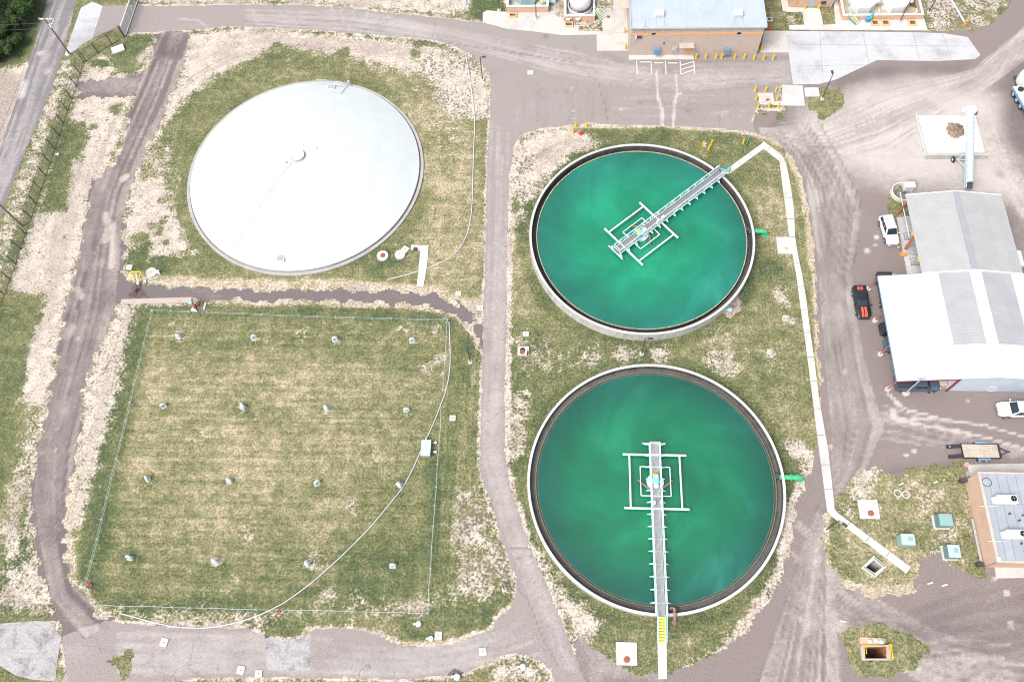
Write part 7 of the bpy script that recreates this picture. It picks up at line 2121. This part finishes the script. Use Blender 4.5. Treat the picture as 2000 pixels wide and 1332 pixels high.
# grass tufts and weeds as real blades
def tufts(name, pts, size, tone, label):
    n = len(pts)
    g = np.random.default_rng(5)
    V = []; T = []
    base = np.array(pts)
    k = 5
    a = g.uniform(0, 2 * PI, (n, k)); l = size[:, None] * g.uniform(.5, 1.2, (n, k)); w_ = l * .28
    lean = g.uniform(.3, 1.0, (n, k))
    bx = base[:, 0][:, None] + g.normal(size=(n, k)) * size[:, None] * .25
    by = base[:, 1][:, None] + g.normal(size=(n, k)) * size[:, None] * .25
    bz = np.broadcast_to(base[:, 2][:, None], bx.shape)
    ca, sa = np.cos(a), np.sin(a)
    p0 = np.stack([bx - sa * w_ / 2, by + ca * w_ / 2, bz], -1)
    p1 = np.stack([bx + sa * w_ / 2, by - ca * w_ / 2, bz], -1)
    p2 = np.stack([bx + ca * l * lean, by + sa * l * lean, bz + l * .8], -1)
    V = np.stack([p0, p1, p2], 2).reshape(-1, 3)
    c = V.mean(0); c[2] = 0
    V = V - c
    me = bpy.data.meshes.new(name)
    nv = len(V)
    me.vertices.add(nv); me.vertices.foreach_set('co', V.astype(np.float32).ravel())
    me.loops.add(nv); me.loops.foreach_set('vertex_index', np.arange(nv, dtype=np.int32))
    me.polygons.add(nv // 3); me.polygons.foreach_set('loop_start', np.arange(0, nv, 3, dtype=np.int32)); me.polygons.foreach_set('loop_total', np.full(nv // 3, 3, np.int32))
    me.update(calc_edges=True)
    tn = np.clip(np.repeat(tone, k * 3) + g.normal(size=nv) * .05, 0, 1)
    at_ = me.attributes.new('tone', 'FLOAT', 'POINT'); at_.data.foreach_set('value', tn.astype(np.float32))
    me.materials.append(TUFT)
    o = bpy.data.objects.new(name, me); COL.objects.link(o); o.location = tuple(c)
    tag(o, label, 'grass', None, 'stuff')
N_ = 90000
X_ = rng.uniform(-98, 78, N_); Y_ = rng.uniform(0, 124, N_)
ev = evaluate(X_, Y_, ['bare', 'lush', 'dry', 'speck'])
block = np.zeros(N_, bool); edge = np.zeros(N_)
for pl in (GP(ROADP), GP(YARDP), TRACKP):
    d_, _, _ = sdf(pl, X_, Y_); block |= d_ > (-.05 if len(pl) == len(ROADP) else .45)
    edge = np.maximum(edge, (np.abs(d_) < .6) * (1.0 if len(pl) != len(ROADP) else .35))
for c_, r_ in ((CA, 15.8), (CB, 15.8), (CD, 18.0)):
    block |= np.hypot(X_ - c_[0], Y_ - c_[1]) < r_
for bx_ in ((11, 32.5, 94, 124), (42, 68, 38, 68), (50, 76, 17, 28), (-3, 60, 99, 124)):
    block |= (X_ > bx_[0]) & (X_ < bx_[1]) & (Y_ > bx_[2]) & (Y_ < bx_[3])
d_, _, _ = sdf(GP([(98, -30), (0, 290), (-60, 460), (-120, 700), (-75, 700), (0, 425), (48, 300), (95, 190), (156, -30)]), X_, Y_); block |= d_ > 0
prob = edge * .6 + np.where(ev['bare'] > .4, .16 + .35 * ev['speck'], .16) + .4 * ev['dry'] * (ev['dry'] > .5)
ok = (~block) & (rng.random(N_) < prob)
P_ = np.stack([X_[ok], Y_[ok], np.zeros(ok.sum())], 1)
bare_ = ev['bare'][ok]; dry_ = np.maximum(ev['dry'][ok], edge[ok] * .8); lush_ = ev['lush'][ok]
sz = np.where(bare_ > .4, rng.uniform(.06, .17, len(P_)), rng.uniform(.08, .2, len(P_)))
tn = np.clip(np.where(dry_ > .5, .8, np.where(bare_ > .4, .22, .42)) - .3 * lush_ + rng.normal(size=len(P_)) * .22, 0, 1)
tufts('grass', P_, sz, tn, 'scattered grass tufts and weeds over lawns and bare dirt')

# ================================================================== CAMERA, LIGHT, RENDER
cd = bpy.data.cameras.new('camera')
cd.sensor_fit = 'HORIZONTAL'; cd.sensor_width = 36.0
cd.lens = CAMF / 2000 * 36.0
cd.clip_end = 20000; cd.clip_start = 1.0
cam = bpy.data.objects.new('camera', cd)
COL.objects.link(cam)
Mx = Matrix(((RT[0], UP[0], -FW[0], 0), (RT[1], UP[1], -FW[1], 0), (RT[2], UP[2], -FW[2], CAMH), (0, 0, 0, 1)))
cam.matrix_world = Mx
sc.camera = cam

SUN_EL, SUN_AZ = R(56), R(-140)      # azimuth from +x, counter-clockwise
sd = bpy.data.lights.new('sun', 'SUN')
sd.energy = 2.9; sd.angle = R(26); sd.color = (1.0, 0.965, 0.92)
so = bpy.data.objects.new('sun', sd); COL.objects.link(so)
dirv = Vector((math.cos(SUN_EL) * math.cos(SUN_AZ), math.cos(SUN_EL) * math.sin(SUN_AZ), math.sin(SUN_EL)))
so.rotation_euler = dirv.to_track_quat('Z', 'Y').to_euler()
so.location = (0, 60, 120)

w = bpy.data.worlds.new('World'); sc.world = w; w.use_nodes = True
nt = w.node_tree
bg = nt.nodes['Background']
sky = nt.nodes.new('ShaderNodeTexSky'); sky.sky_type = 'NISHITA'; sky.sun_disc = False
sky.sun_elevation = SUN_EL; sky.sun_rotation = PI / 2 - SUN_AZ
sky.dust_density = 3.0; sky.air_density = 1.0; sky.ozone_density = 1.0
hs = nt.nodes.new('ShaderNodeHueSaturation'); hs.inputs['Saturation'].default_value = 0.30; hs.inputs['Value'].default_value = 1.95   # thin bright overcast veil
nt.links.new(sky.outputs[0], hs.inputs['Color'])
nt.links.new(hs.outputs[0], bg.inputs['Color'])
bg.inputs['Strength'].default_value = 0.15

sc.view_settings.view_transform = 'Standard'
sc.view_settings.look = 'None'
sc.view_settings.exposure = 0.0
sc.render.resolution_x = 1024; sc.render.resolution_y = 681
sc.render.engine = 'CYCLES'
sc.cycles.use_denoising = True
sc.cycles.denoiser = 'OPENIMAGEDENOISE'
sc.cycles.denoising_input_passes = 'RGB_ALBEDO_NORMAL'
sc.cycles.max_bounces = 6
sc.cycles.pixel_filter_type = 'BLACKMAN_HARRIS'
sc.cycles.filter_width = 1.05
